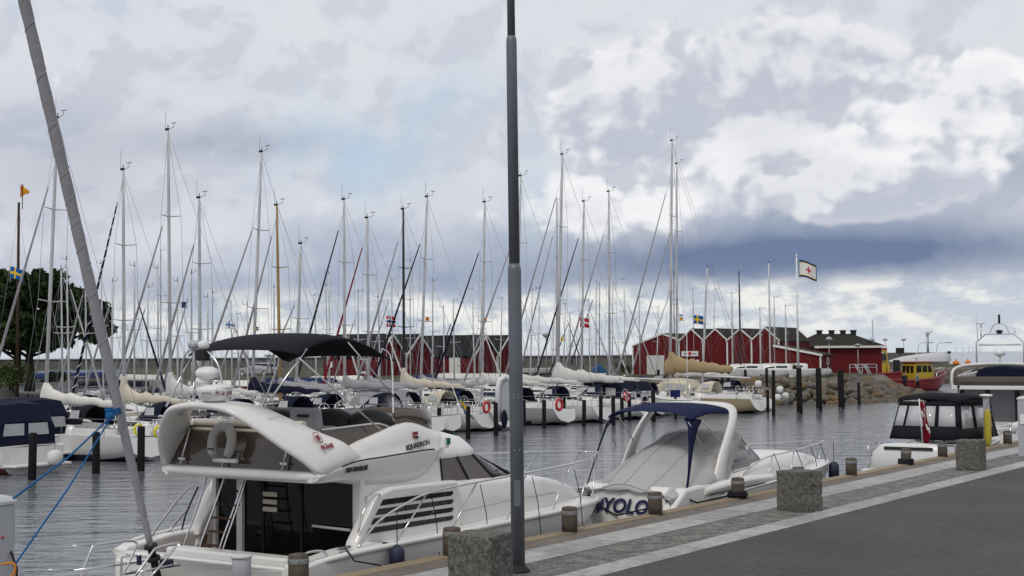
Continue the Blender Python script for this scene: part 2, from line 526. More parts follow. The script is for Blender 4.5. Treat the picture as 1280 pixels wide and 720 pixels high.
def water_mat():
    m = bpy.data.materials.new('water')
    m.use_nodes = True
    t = m.node_tree
    b = t.nodes['Principled BSDF']
    b.inputs['Base Color'].default_value = (0.145, 0.155, 0.172, 1)
    b.inputs['Roughness'].default_value = 0.10
    b.inputs['IOR'].default_value = 1.65
    co = t.nodes.new('ShaderNodeTexCoord')
    hs = []
    for rot, sx, sy, sc_, w, det in ((0.35, 1.0, 2.2, 0.42, 1.0, 2), (-0.25, 1.0, 1.9, 1.2, 0.40, 3), (0.1, 1.0, 1.5, 3.6, 0.26, 3)):
        mp = t.nodes.new('ShaderNodeMapping')
        mp.inputs['Rotation'].default_value = (0, 0, rot)
        mp.inputs['Scale'].default_value = (sx, sy, 1)
        t.links.new(co.outputs['Object'], mp.inputs[0])
        n = t.nodes.new('ShaderNodeTexNoise')
        n.inputs['Scale'].default_value = sc_
        n.inputs['Detail'].default_value = det
        n.inputs['Distortion'].default_value = 0.6
        t.links.new(mp.outputs[0], n.inputs['Vector'])
        q = t.nodes.new('ShaderNodeMath')
        q.operation = 'MULTIPLY'
        q.inputs[1].default_value = w
        t.links.new(n.outputs[0], q.inputs[0])
        hs.append(q.outputs[0])
    s = hs[0]
    for h in hs[1:]:
        a = t.nodes.new('ShaderNodeMath')
        a.operation = 'ADD'
        t.links.new(s, a.inputs[0])
        t.links.new(h, a.inputs[1])
        s = a.outputs[0]
    # calmer and more ruffled patches
    n = t.nodes.new('ShaderNodeTexNoise')
    n.inputs['Scale'].default_value = 0.07
    n.inputs['Detail'].default_value = 4
    t.links.new(co.outputs['Object'], n.inputs['Vector'])
    mr = t.nodes.new('ShaderNodeMapRange')
    mr.inputs[1].default_value = 0.35
    mr.inputs[2].default_value = 0.65
    mr.inputs[3].default_value = 0.65
    mr.inputs[4].default_value = 1.15
    t.links.new(n.outputs[0], mr.inputs[0])
    bp = t.nodes.new('ShaderNodeBump')
    t.links.new(mr.outputs[0], bp.inputs['Strength'])
    bp.inputs['Distance'].default_value = 0.10
    t.links.new(s, bp.inputs['Height'])
    t.links.new(bp.outputs[0], b.inputs['Normal'])
    MATS['water'] = m


water_mat()


# ------------------------------------------------------------------ mesh helpers
class MB:
    def __init__(s):
        s.v, s.f, s.m, s.sm = [], [], [], []

    def add(s, vs, fs, m=0, smooth=False):
        o = len(s.v)
        s.v += [tuple(p) for p in vs]
        for i, f in enumerate(fs):
            s.f.append([o + k for k in f])
            s.m.append(m[i] if isinstance(m, list) else m)
            s.sm.append(smooth)
        return s

    def box(s, c, d, m=0, rot=None, taper=1.0):
        vs = []
        for z in (-1, 1):
            k = taper if z > 0 else 1.0
            for x, y in ((-1, -1), (1, -1), (1, 1), (-1, 1)):
                p = Vector((x * d[0] / 2 * k, y * d[1] / 2 * k, z * d[2] / 2))
                if rot is not None:
                    p = rot @ p
                vs.append(p + Vector(c))
        return s.add(vs, [(3, 2, 1, 0), (4, 5, 6, 7), (0, 1, 5, 4), (1, 2, 6, 5), (2, 3, 7, 6), (3, 0, 4, 7)], m)

    def tube(s, pts, r, n=6, m=0, cap=True, smooth=True):
        pts = [Vector(p) for p in pts]
        rings = []
        prev = None
        for i, p in enumerate(pts):
            if i == 0:
                d = pts[1] - p
            elif i == len(pts) - 1:
                d = p - pts[i - 1]
            else:
                d = (pts[i + 1] - p).normalized() + (p - pts[i - 1]).normalized()
            if d.length < 1e-9:
                d = Vector((0, 0, 1))
            d.normalize()
            if prev is None:
                a = Vector((0, 0, 1)) if abs(d.z) < 0.9 else Vector((1, 0, 0))
                x = d.cross(a).normalized()
            else:
                x = (prev - d * prev.dot(d))
                if x.length < 1e-6:
                    x = d.orthogonal()
                x.normalize()
            prev = x
            y = d.cross(x)
            rr = r[i] if isinstance(r, (list, tuple)) else r
            rings.append([p + (x * math.cos(2 * PI * k / n) + y * math.sin(2 * PI * k / n)) * rr for k in range(n)])
        return s.loft(rings, True, cap, cap, m, smooth)

    def loft(s, rings, closed=True, cap0=False, cap1=False, m=0, smooth=True):
        n = len(rings[0])
        vs = [p for r in rings for p in r]
        fs, ms = [], []
        for i in range(len(rings) - 1):
            for k in range(n if closed else n - 1):
                k2 = (k + 1) % n
                fs.append((i * n + k, i * n + k2, (i + 1) * n + k2, (i + 1) * n + k))
                ms.append(m(i, k) if callable(m) else m)
        s.add(vs, fs, ms, smooth)
        mm = m(0, 0) if callable(m) else m
        if cap0:
            s.add(rings[0], [tuple(range(n))], mm)
        if cap1:
            s.add(rings[-1], [tuple(range(n))], mm)
        return s

    def prism(s, poly, lo, hi, axis='y', m=0):
        """poly: 2D outline; axis y: (x,z) outline from y=lo to hi; z: (x,y); x: (y,z)"""
        def P(a, b, c):
            return {'y': (a, c, b), 'z': (a, b, c), 'x': (c, a, b)}[axis]
        n = len(poly)
        vs = [P(a, b, lo) for a, b in poly] + [P(a, b, hi) for a, b in poly]
        fs = [tuple(range(n)), tuple(range(n, 2 * n))] + [(i, (i + 1) % n, n + (i + 1) % n, n + i) for i in range(n)]
        return s.add(vs, fs, m)

    def lathe(s, prof, c=(0, 0, 0), n=16, m=0, smooth=True, sx=1, sy=1):
        rings = [[(c[0] + r * sx * math.cos(2 * PI * k / n), c[1] + r * sy * math.sin(2 * PI * k / n), c[2] + z) for k in range(n)] for r, z in prof]
        return s.loft(rings, True, True, True, m, smooth)

    def ball(s, c, r, n=10, m=0):
        if not isinstance(r, (tuple, list)):
            r = (r, r, r)
        prof = [(max(1e-3, math.sin(PI * i / 8)), -math.cos(PI * i / 8)) for i in range(9)]
        rings = [[(c[0] + q * r[0] * math.cos(2 * PI * k / n), c[1] + q * r[1] * math.sin(2 * PI * k / n), c[2] + z * r[2]) for k in range(n)] for q, z in prof]
        return s.loft(rings, True, True, True, m, True)

    def grid(s, P, m=0, smooth=True):
        """P: rows of points"""
        return s.loft(P, False, False, False, m, smooth)

    def build(s, name, mats, parent=None, bevel=0.0, solid=0.0, subsurf=0, flat=False):
        me = bpy.data.meshes.new(name)
        me.from_pydata(s.v, [], s.f)
        if not isinstance(mats, (list, tuple)):
            mats = [mats]
        for q in mats:
            me.materials.append(MATS[q])
        bm = bmesh.new()
        bm.from_mesh(me)
        for i, f in enumerate(bm.faces):
            f.material_index = s.m[i] if i < len(s.m) else 0
            f.smooth = s.sm[i] and not flat
        bmesh.ops.remove_doubles(bm, verts=bm.verts, dist=1e-5)
        bmesh.ops.recalc_face_normals(bm, faces=bm.faces)
        bm.to_mesh(me)
        bm.free()
        o = bpy.data.objects.new(name, me)
        COL.objects.link(o)
        if parent is not None:
            o.parent = parent
        if solid:
            q = o.modifiers.new('solid', 'SOLIDIFY')
            q.thickness = solid
            q.offset = 0
        if subsurf:
            q = o.modifiers.new('sub', 'SUBSURF')
            q.levels = q.render_levels = subsurf
        if bevel:
            q = o.modifiers.new('bevel', 'BEVEL')
            q.width = bevel
            q.segments = 2
            q.limit_method = 'ANGLE'
            q.angle_limit = R(35)
        return o


def tag(o, label, cat, group=None, kind=None):
    o['label'] = label
    o['category'] = cat
    if group:
        o['group'] = group
    if kind:
        o['kind'] = kind
    return o


def thing(name, label, cat, loc=(0, 0, 0), rz=0.0, group=None, rx=0.0, ry=0.0):
    o = bpy.data.objects.new(name, None)
    o.empty_display_size = 0.3
    COL.objects.link(o)
    o.location = loc
    o.rotation_euler = (rx, ry, rz)
    return tag(o, label, cat, group)


def struct(o):
    o['kind'] = 'structure'
    return o


def kids(o):
    return [c for c in bpy.data.objects if c.parent == o]


def copy_tree(o, parent=None, cache=None):
    c = o.copy()
    COL.objects.link(c)
    c.parent = parent
    for ch in list(o.children):
        copy_tree(ch, c)
    return c


def text(body, size, m, parent, loc, xdir, ydir, name='lettering', depth=0.004, shear=0.0, align='CENTER', bold=0.0):
    """flat raised letters; xdir/ydir are the directions of reading and of 'up' in the parent's space"""
    cu = bpy.data.curves.new(name, 'FONT')
    cu.body = body
    cu.size = size
    cu.shear = shear
    cu.extrude = depth / 2
    cu.offset = bold
    cu.align_x = align
    cu.align_y = 'CENTER'
    cu.resolution_u = 3
    tmp = bpy.data.objects.new('tmp', cu)
    COL.objects.link(tmp)
    me = bpy.data.meshes.new_from_object(tmp.evaluated_get(bpy.context.evaluated_depsgraph_get()))
    bpy.data.objects.remove(tmp)
    me.materials.clear()
    me.materials.append(MATS[m])
    for p in me.polygons:
        p.material_index = 0
    o = bpy.data.objects.new(name, me)
    COL.objects.link(o)
    x = Vector(xdir).normalized()
    y = Vector(ydir)
    y = (y - x * y.dot(x)).normalized()
    z = x.cross(y)
    o.parent = parent
    o.matrix_local = Matrix(((x.x, y.x, z.x, loc[0]), (x.y, y.y, z.y, loc[1]), (x.z, y.z, z.z, loc[2]), (0, 0, 0, 1)))
    return o


# ------------------------------------------------------------------ the site's own axes: s along the quay, t away from it over the water
U = Vector((math.sin(AQ), math.cos(AQ), 0))
W = Vector((-math.cos(AQ), math.sin(AQ), 0))


def ST(s, t, z=0.0):
    return U * s + W * t + Vector((0, 0, z))


def ray(px, py):
    return CROT @ Vector(((px - 640) / FOC, -(py - 360) / FOC, -1.0))


def at_z(px, py, z):
    """where the ray of a photo point meets the level z"""
    d = ray(px, py)
    return Vector((0, 0, EYE)) + d * ((z - EYE) / d.z)


def at_t(px, py, t):
    d = ray(px, py)
    k = (t - 0.0) / d.dot(W)
    return Vector((0, 0, EYE)) + d * k


def at_y(px, py, y):
    d = ray(px, py)
    return Vector((0, 0, EYE)) + d * (y / d.y)


def s_of(p):
    return p.dot(U)


def t_of(p):
    return p.dot(W)

# ================================================================== SETTING
QE = 12.6        # t of the quay edge


def sheet(name, t0, t1, z, m, s0=-60, s1=300):
    mb = MB()
    mb.add([ST(s0, t0, z), ST(s1, t0, z), ST(s1, t1, z), ST(s0, t1, z)], [(0, 1, 2, 3)])
    return struct(mb.build(name, m))


# water: one sheet to the horizon
mb = MB()
mb.add([(-9000, -3000, WZ), (9000, -3000, WZ), (9000, 14000, WZ), (-9000, 14000, WZ)], [(0, 1, 2, 3)])
struct(mb.build('harbour_water', 'water'))
# the quay: body, then asphalt, granite, cobbles, granite, concrete, timber edge
mb = MB()
poly = [ST(-60, -80), ST(300, -80), ST(300, QE - 0.05), ST(-60, QE - 0.05)]
vs = [tuple(p + Vector((0, 0, -0.012))) for p in poly] + [tuple(p + Vector((0, 0, -4))) for p in poly]
mb.add(vs, [(0, 1, 2, 3), (4, 5, 6, 7), (0, 1, 5, 4), (1, 2, 6, 5), (2, 3, 7, 6), (3, 0, 4, 7)])
struct(mb.build('quay', 'quay_wall'))
sheet('road', -80, 9.66, 0.0, 'asphalt')
sheet('granite_strip', 9.66, 10.15, 0.003, 'granite_band')
sheet('cobble_strip', 10.154, 11.08, 0.0, 'cobble')
sheet('granite_strip', 11.084, 11.84, 0.003, 'granite_band')
sheet('concrete_strip', 11.844, 12.30, 0.0, 'quay_concrete')
mb = MB()
a0, a1 = ST(-60, 12.304, -0.1), ST(300, QE, 0.0)
vs = [ST(s, t, z) for s in (-60, 300) for t, z in ((12.304, 0.0), (12.31, 0.018), (QE - 0.012, 0.018), (QE, 0.006), (QE, -0.28), (12.304, -0.28))]
mb.add(vs, [(k, (k + 1) % 6, 6 + (k + 1) % 6, 6 + k) for k in range(6)])
struct(mb.build('quay_edge_timber', 'quay_timber'))

# land on the far side of the basin: shoreline from left to right, then its back
SHORE = [(-220, 92), (-60, 96), (-42, 103), (-31, 113), (-20, 121), (-8, 125), (2, 123), (12, 117), (20, 111.5), (26.5, 114), (30, 116),
         (34, 123), (39, 136), (38.5, 141), (37, 150), (42, 165), (58, 186), (95, 190), (220, 180)]
BACK = [(220, 196), (66, 204), (64, 236), (-220, 262)]
INS = 3.4


def inset(pts, d):
    out = []
    n = len(pts)
    for i, p in enumerate(pts):
        a, b = Vector(pts[i - 1]), Vector(pts[(i + 1) % n])
        p = Vector(p)
        n1 = (p - a).normalized()
        n2 = (b - p).normalized()
        q = (n1 + n2).normalized()
        k = d / max(0.5, q.dot(n2))
        out.append((p.x - q.y * k, p.y + q.x * k))
    return out


ring = SHORE + BACK
top = inset(ring, INS)


def land_h(i):
    return 0.75 if i < len(SHORE) - 2 else 1.1


mb = MB()
nn = len(ring)
vs = [(p[0], p[1], WZ - 0.6) for p in ring] + [(p[0], p[1], land_h(i)) for i, p in enumerate(top)]
mb.add(vs, [(i, (i + 1) % nn, nn + (i + 1) % nn, nn + i) for i in range(nn)], 1)
mb.add([(p[0], p[1], land_h(i)) for i, p in enumerate(top)], [tuple(range(nn))], 0)
struct(mb.build('far_land', ['land_grass', 'gravel']))

# boulders of the breakwater: each a rock of its own
RMESH = []
for k in range(8):
    bm = bmesh.new()
    bmesh.ops.create_icosphere(bm, subdivisions=3, radius=1.0)
    off = Vector((k * 7.3, k * 3.1, 0))
    cuts = [(Vector((random.gauss(0, 1), random.gauss(0, 1), random.gauss(0, 1))).normalized(), random.uniform(0.62, 0.9)) for _ in range(9)]
    for v in bm.verts:
        d = v.co.normalized()
        r = 1.0
        for c, h in cuts:
            q = d.dot(c)
            if q > 0.2:
                r = min(r, h / q)
        r += 0.10 * mnoise.noise(d * 2.2 + off)
        v.co = d * r
    for f in bm.faces:
        f.smooth = True
    me = bpy.data.meshes.new('rock')
    bm.to_mesh(me)
    bm.free()
    me.materials.append(MATS[['rock_a', 'rock_b', 'rock_a', 'rock_c'][k % 4]])
    RMESH.append(me)


def rock(p, r, label, group):
    o = bpy.data.objects.new('rock', random.choice(RMESH))
    COL.objects.link(o)
    o.location = p
    o.scale = (r * random.uniform(0.85, 1.25), r * random.uniform(0.8, 1.1), r * random.uniform(0.6, 0.85))
    o.rotation_euler = (random.uniform(-.5, .5), random.uniform(-.5, .5), random.uniform(0, 6.3))
    return tag(o, label, 'rock', group)


def along(pts, step):
    out = []
    for a, b in zip(pts, pts[1:]):
        a, b = Vector(a), Vector(b)
        n = max(1, int((b - a).length / step))
        for k in range(n):
            out.append((a + (b - a) * (k + random.uniform(0.2, 0.8)) / n, (b - a).normalized()))
    return out


front = [(15, 114.5), (20, 111.5), (26.5, 114), (30, 116), (34, 123), (39, 136), (38.5, 140), (37.5, 146)]
for row in range(5):
    for p, d in along(front, .95):
        q = p + Vector((-d.y, d.x)) * (row * 0.85 + random.uniform(-.25, .25))
        hk = 1.0 if q.y < 119 else max(.5, 1.0 - (q.y - 119) * .028)
        rock((q.x, q.y, WZ - 0.05 + row * 0.44 * hk + random.uniform(-.1, .12)), random.uniform(0.42, 0.80),
             'rough brown boulder piled in the rock bank below the red sheds', 'boulders of the rock bank by the red sheds')
for row in range(2):
    for p, d in along([(-31, 113), (-20, 121), (-8, 125), (2, 123), (12, 117)], 2.0):
        q = p + Vector((-d.y, d.x)) * (row * 1.2 + 0.3)
        rock((q.x, q.y, WZ + 0.5 + row * 0.8), random.uniform(0.7, 1.0),
             'sandy stone lining the shore behind the moored sailboats', 'shore stones behind the moored sailboats')
for row in range(2):
    for p, d in along([(50, 178), (58, 186), (78, 188.5)], 1.5):
        q = p + Vector((-d.y, d.x)) * (row * 1.5 + 0.3)
        rock((q.x, q.y, WZ + 0.2 + row * 1.0), random.uniform(0.8, 1.3),
             'dark boulder in the low outer breakwater at the harbour mouth', 'boulders of the outer breakwater')

# sea wall far behind the masts on the left, and a lower one on the right
mb = MB()
for k in range(24):
    x0 = -150 + k * 8.9
    y0 = 238 - (x0 + 150) * 0.075
    mb.box((x0 + 4.43, y0, 1.35 + 0.0), (8.84, 1.1, 2.3), 0)
    mb.box((x0 + 4.43, y0 - 0.05, 2.58), (8.8, 1.4, 0.16), 0)
tag(mb.build('sea_wall', 'concrete', bevel=0.03), 'long grey concrete sea wall behind the mast forest and boat yard', 'wall')
mb = MB()
for k in range(4):
    mb.box((48 + k * 5, 214, 1.9), (4.96, 1.2, 1.7), 0)
tag(mb.build('pier_wall', 'concrete', bevel=0.03), 'low pale concrete pier wall beyond the yellow rescue boats', 'wall')


# ------------------------------------------------------------------ red sheds
def gable_house(name, label, loc, rz, w, d, ze, zr, roofm='black_roof', group=None, over=0.18, trim=0.22, overx=None):
    """x runs along the ridge from the gable that is seen (x=0), y across; every piece a part"""
    t = thing(name, label, 'shed', loc, rz, group)
    mb = MB()
    mb.prism([(-w / 2, 0), (w / 2, 0), (w / 2, ze), (0, zr), (-w / 2, ze)], 0, d, 'x')
    mb.build('wall', 'red_wall', t)
    mb = MB()
    th = 0.12
    for sg in (-1, 1):
        sl = (zr - ze) / (w / 2)
        e = w / 2 + over
        p = [(sg * 0.0, zr + 0.02), (sg * e, ze - over * sl + 0.02), (sg * e, ze - over * sl + 0.02 + th), (0, zr + 0.02 + th)]
        mb.prism(p, -over + .05, d + over, 'x')
    mb.build('roof', roofm, t)
    for sg in (-1, 1):
        mb = MB()
        sl = (zr - ze) / (w / 2)
        e = w / 2 + over + .01
        p = [(0, zr + .16), (sg * e, ze - over * sl + .16), (sg * e, ze - over * sl + .16 - trim), (0, zr + .16 - trim * 1.2)]
        mb.prism(p, -over - 0.02, -over + 0.045, 'x')
        mb.build('barge_board', 'white_trim', t)
        mb = MB()
        mb.box((-0.03, sg * (w / 2 - 0.06), ze / 2), (0.06, 0.15, ze - .05))
        mb.build('corner_board', 'white_trim', t)
    return t


def panel(t, name, m, y, z, w, h, x=-0.04, d=0.06):
    return MB().box((x, y, z), (d, w, h)).build(name, m, t)


def side_panel(t, name, m, x, z, w, h, y, d=0.06):
    return MB().box((x, y, z), (w, d, h)).build(name, m, t)


GZ = 0.7
# middle sheds: gables look along the quay normal (-W); long side wall seen to the left
rzm = math.atan2(W.y, W.x)
mids = [(110.8, 7.2), (115.2, 9), (127.0, 9), (131.4, 9)]
mlab = ['red shed with long black roof and framed notice board, leftmost of the middle row',
        'narrow red gabled shed right behind the dark wooden mast in the middle row',
        'red shed with black roof and a white side door, left of the lamp post',
        'red gabled shed partly hidden behind the grey lamp post']
for (s, dep), lab in zip(mids, mlab):
    k = mlab.index(lab)
    h = gable_house('red_shed', lab, ST(s, 90.5, GZ), rzm, 4.3, dep, 2.15, 4.25, 'black_roof', 'red sheds in the middle row')
    if k == 0:
        side_panel(h, 'notice_board', 'white_trim', 1.9, 1.15, 1.3, 1.5, 2.18)
        side_panel(h, 'notice_sheet', 'red_wall', 1.9, 1.2, 0.9, 1.1, 2.22)
        side_panel(h, 'small_sign', 'white_trim', 6.3, 1.3, 0.7, 0.6, 2.18)
    if k == 2:
        dd = side_panel(h, 'door', 'white_trim', 2.6, 1.0, 1.5, 1.95, 2.19)
        MB().box((2.1, 2.24, 1.0), (.06, .06, .22)).build('handle', 'charcoal', dd)

# right hand sheds: gables look at the viewer, ridges run away to the right
aR = R(30)
rzr = PI / 2 - aR
DR = Vector((math.sin(aR), math.cos(aR), 0))
NR = Vector((-math.cos(aR), math.sin(aR), 0))
spec = [  # px of the peak, peak y, half width px, eaves y, depth, label
    (828, 418, 36, 433, 141.0, 'red shed with a big pale sliding door, leftmost of the right-hand row'),
    (864, 412, 15, 428, 139.0, 'narrow red shed with white name board and white framed door'),
    (894, 412, 15, 428, 137.5, 'narrow red gabled shed right of the one with the name board'),
    (925, 412, 15.5, 427, 136.0, 'narrow red gabled shed behind the dark leaning mast'),
    (956, 410, 16, 427, 134.5, 'red gabled shed with the large dark roof left of the white flagpole'),
]
for k, (px, py, hw, ey, y, lab) in enumerate(spec):
    c = at_y(px, py, y)
    ez = at_y(px, ey, y).z
    w = 2 * hw * y / FOC / math.cos(aR)
    h = gable_house('red_shed', lab, (c.x, c.y, GZ), rzr, w, 9.0 if k else 7.5, ez - GZ, c.z - GZ, 'brown_roof', 'red sheds in the right-hand row', over=0.05, trim=0.15)
    if k == 0:
        panel(h, 'sliding_door', 'pale_cloth', 0.75, 1.05, 1.9, 1.9)
        panel(h, 'window', 'white_trim', -1.6, 1.3, 0.5, 0.7)
    if k == 1:
        sg = panel(h, 'name_board', 'white_trim', 0.15, 2.15, 1.75, 0.5)
        MB().box((-.085, .15, 2.17), (.02, .30, .34)).build('emblem', 'bright_red', sg)
        MB().box((-.085, -.32, 2.15), (.02, .42, .06)).build('lettering', 'charcoal', sg)
        MB().box((-.085, .62, 2.15), (.02, .42, .06)).build('lettering', 'charcoal', sg)
        d = panel(h, 'door_frame', 'white_trim', -0.35, 0.75, 0.95, 1.6)
        MB().box((-.08, -.35, .8), (.03, .55, 1.2)).build('door_pane', 'dark_glass', d)
        panel(h, 'wall_sign', 'white_trim', 0.85, 1.0, 0.22, 0.35)
# lean-to on the right end
t = thing('lean_to_shed', 'low red lean-to shed with two white letters on its end wall', 'shed',
          tuple(at_y(1027, 478, 127.0).xy) + (GZ,), rzr, 'red sheds in the right-hand row')
mb = MB().prism([(0, 0), (3.6, 0), (3.6, 2.05), (0, 2.05)], 0, 2.8, 'x')
mb = MB()
mb.prism([(0, 0), (4.3, 0), (4.3, 2.75), (0, 1.9)], 0, 3.4, 'x')
mb.build('wall', 'red_wall', t)
mb = MB()
mb.prism([(-.15, 1.9), (4.4, 2.8), (4.4, 2.9), (-.15, 2.0)], -.12, 3.5, 'x')
mb.build('roof', 'brown_roof', t)
mb = MB()
mb.prism([(-.17, 1.84), (4.42, 2.74), (4.42, 2.93), (-.17, 2.03)], -.17, -.125, 'x')
mb.build('barge_board', 'white_trim', t)
MB().box((-.03, .06, .95), (.06, .14, 1.85)).build('corner_board', 'white_trim', t)
text('O', 0.95, 'white_trim', t, (1.9, -0.02, 1.35), (1, 0, 0), (0, 0, 1), bold=0.02)
text('S', 0.95, 'white_trim', t, (1.9, -0.02, 0.55), (1, 0, 0), (0, 0, 1), bold=0.02)
# hip roofed house behind with four roof vents
c = at_y(1046, 445, 152)
t = thing('red_house', 'dark red house with hipped roof and four small roof vents behind the lean-to shed', 'house', (c.x, c.y, GZ), R(12))
MB().box((0, 0, 1.35), (7.4, 6.0, 2.7)).build('wall', 'red_wall', t)
mb = MB()
e = [(-4.0, -3.4, 2.7), (4.0, -3.4, 2.7), (4.0, 3.4, 2.7), (-4.0, 3.4, 2.7)]
f = [(x, y, 2.85) for x, y, z in e]
g = [(-2.2, -.2, 4.15), (1.6, -.2, 4.15), (1.6, .4, 4.15), (-2.2, .4, 4.15)]
mb.loft([e, f, g], True, True, True, 0, False)
rf = mb.build('roof', 'brown_roof', t)
for k, x in enumerate((-2.0, -.6, .7, 1.9)):
    m2 = MB().box((x, -.1, 4.22), (.45, .45, .5))
    m2.box((x, -.1, 4.51), (.6, .6, .08))
    m2.build('roof_vent', 'charcoal', rf)
mb = MB()
for k in range(2):
    mb.box((-3.72 + 0.0, -3.45, 2.62), (.1, .1, .1))
mb.prism([(-4.05, 2.64), (4.05, 2.64), (4.05, 2.86), (-4.05, 2.86)], -3.46, -3.41, 'y')
mb.build('fascia', 'white_trim', t)


# ------------------------------------------------------------------ tree and bushes
def leaf_cloud(mb, centres, n, size, rnd):
    for c, r in centres:
        for _ in range(n):
            d = Vector((rnd.gauss(0, 1), rnd.gauss(0, 1), rnd.gauss(0, 1))).normalized() * (r * rnd.random() ** 0.45)
            p = Vector(c) + Vector((d.x, d.y, d.z * 0.75))
            a = Vector((rnd.gauss(0, 1), rnd.gauss(0, 1), rnd.gauss(0, .6))).normalized()
            b = a.orthogonal().normalized()
            b = Matrix.Rotation(rnd.uniform(0, 6.28), 3, a) @ b
            c2 = a.cross(b)
            s = size * rnd.uniform(0.6, 1.3)
            mb.add([p - b * s, p + c2 * s * .55, p + b * s, p - c2 * s * .55], [(0, 1, 2, 3)], 0, False)


def tree(loc, label, H, crown, nleaf=85, seed=3):
    rnd = random.Random(seed)
    t = thing('leafy_tree', label, 'tree', loc)
    mb = MB()
    mb.tube([(0, 0, -.3), (.05, 0, .8), (-.05, .05, 2.2), (.1, 0, 3.4), (0, .1, H * .62)], [.42, .34, .28, .24, .08], 9)
    cen = []
    for cx, cy, cz, r in crown:
        k = max(5, int(r * r * 6))
        for _ in range(k):
            d = Vector((rnd.gauss(0, 1), rnd.gauss(0, 1), rnd.gauss(0, 1))).normalized() * r * rnd.uniform(.55, 1.0)
            cen.append(((cx + d.x, cy + d.y, cz + d.z * .8), rnd.uniform(.45, .95)))
    for c, r in cen[::3]:
        a = Vector((0, 0, rnd.uniform(1.9, H * .55)))
        b = Vector(c)
        mb.tube([a, a.lerp(b, .5) + Vector((0, 0, -.3)), b], [.11, .07, .02], 5)
    mb.build('trunk', 'bark', t)
    mb = MB()
    leaf_cloud(mb, cen, nleaf, 0.26, rnd)
    mb.build('crown', 'leaves', t)
    return t


tp = at_z(37, 486, GZ)
YT = 106.0
tp = at_y(37, 470, YT)
tree((tp.x, tp.y, GZ), 'large dark green leafy tree at the left edge with a thick trunk', 9.3,
     [(0, 0, 6.0, 2.6), (-2.2, .5, 5.2, 2.2), (2.3, 0, 5.0, 1.9), (.8, -.5, 7.2, 1.9), (-1.2, 0, 7.4, 1.9), (3.6, .3, 4.5, 1.5), (-3.6, 0, 6.4, 2.0), (1.8, -.4, 3.9, 1.6), (-1.3, -.4, 4.1, 1.7), (4.5, 0, 5.4, 1.2), (3.2, 0, 6.4, 1.3), (5.3, 0, 4.4, 1.1), (-3.4, -.3, 4.2, 1.6)], 130, 4)
tp2 = at_y(22, 470, YT + 4)
tree((tp2.x, tp2.y, GZ), 'smaller dark tree with a thin trunk left of the large leafy tree', 6.5,
     [(-.4, 0, 4.6, 1.7), (-2.6, 0, 5.0, 2.0), (.9, .2, 4.0, 1.1)], 130, 9)


def bush(px, py, y, r, label, seed, m='bush_leaves'):
    rnd = random.Random(seed)
    p = at_y(px, py, y)
    t = thing('green_bush', label, 'bush', (p.x, p.y, GZ), 0, 'low bushes on the far shore')
    mb = MB()
    for k in range(5):
        a = rnd.uniform(0, 6.28)
        mb.tube([(0, 0, -.1), (math.cos(a) * r * .6, math.sin(a) * r * .6, r * .9)], [.05, .02], 5)
    mb.build('stem', 'bark', t)
    mb = MB()
    cen = [((rnd.uniform(-1, 1) * r, rnd.uniform(-1, 1) * r * .6, r * rnd.uniform(.3, 1.0)), r * .5) for _ in range(16)]
    leaf_cloud(mb, cen, 60, 0.11, rnd)
    mb.build('crown', m, t)


bush(12, 480, 101, 1.5, 'rounded olive green bush under the tree at the left edge', 2)
bush(-6, 480, 100, 1.6, 'olive green bush cut by the left edge of the picture', 21)
bush(70, 482, 112, 0.9, 'small green bush on the shore right of the tree trunk', 5)
bush(785, 470, 150, 1.1, 'low green bush beside the red shed with the pale sliding door', 7)
bush(802, 471, 148, 0.9, 'low green bush against the wall of the red shed with the pale door', 8)
bush(985, 474, 124, 0.9, 'bright green shrub at the top of the boulder bank', 11)

# ================================================================== QUAY FURNITURE
def pos_z(px, py, z=0.0):
    p = at_z(px, py, z)
    return (p.x, p.y, z)


RQ = QROT      # objects square to the quay: local x along it

# lamp post: stepped steel column standing on the cobbles
x, y, _ = pos_z(648, 715)
t = thing('lamp_post', 'tall grey stepped steel lamp post standing on the cobble strip beside the granite block', 'lamp post', (x, y, 0), 0, None, 0, R(-0.35))
MB().lathe([(.092, 0), (.092, 3.0), (.091, 4.02), (.088, 4.06), (.074, 4.12)], n=24).build('lower_shaft', 'lamp_grey', t)
MB().lathe([(.073, 4.10), (.072, 7.10), (.070, 7.17), (.055, 7.22)], n=24).build('upper_shaft', 'lamp_grey', t)
mb = MB().lathe([(.054, 7.20), (.048, 9.4), (.0, 9.41)], n=20)
mb.build('top_shaft', 'lamp_grey', t)
mb = MB().tube([(0, 0, 9.35), (0.15, -.2, 9.6), (.5, -.7, 9.72)], .03, 8)
mb.build('bracket', 'lamp_grey', t)
MB().lathe([(.02, .10), (.22, .02), (.24, -.06), (.0, -.07)], c=(.55, -.78, 9.68), n=20).build('lamp_head', 'lamp_grey', t)
MB().lathe([(.16, 0), (.155, .025), (.115, .07), (.095, .10)], n=24).build('base_collar', 'charcoal', t)
mb = MB().box((0, -.093, 1.05), (.085, .012, .34))
d = mb.build('service_door', 'lamp_grey', t, bevel=.004)
mb = MB()
for z in (2.32, 2.36, 1.62):
    for a in (-1.9, -1.2):
        mb.ball((.093 * math.cos(a), .093 * math.sin(a), z), .008, 6)
mb.build('bolt', 'steel', t)

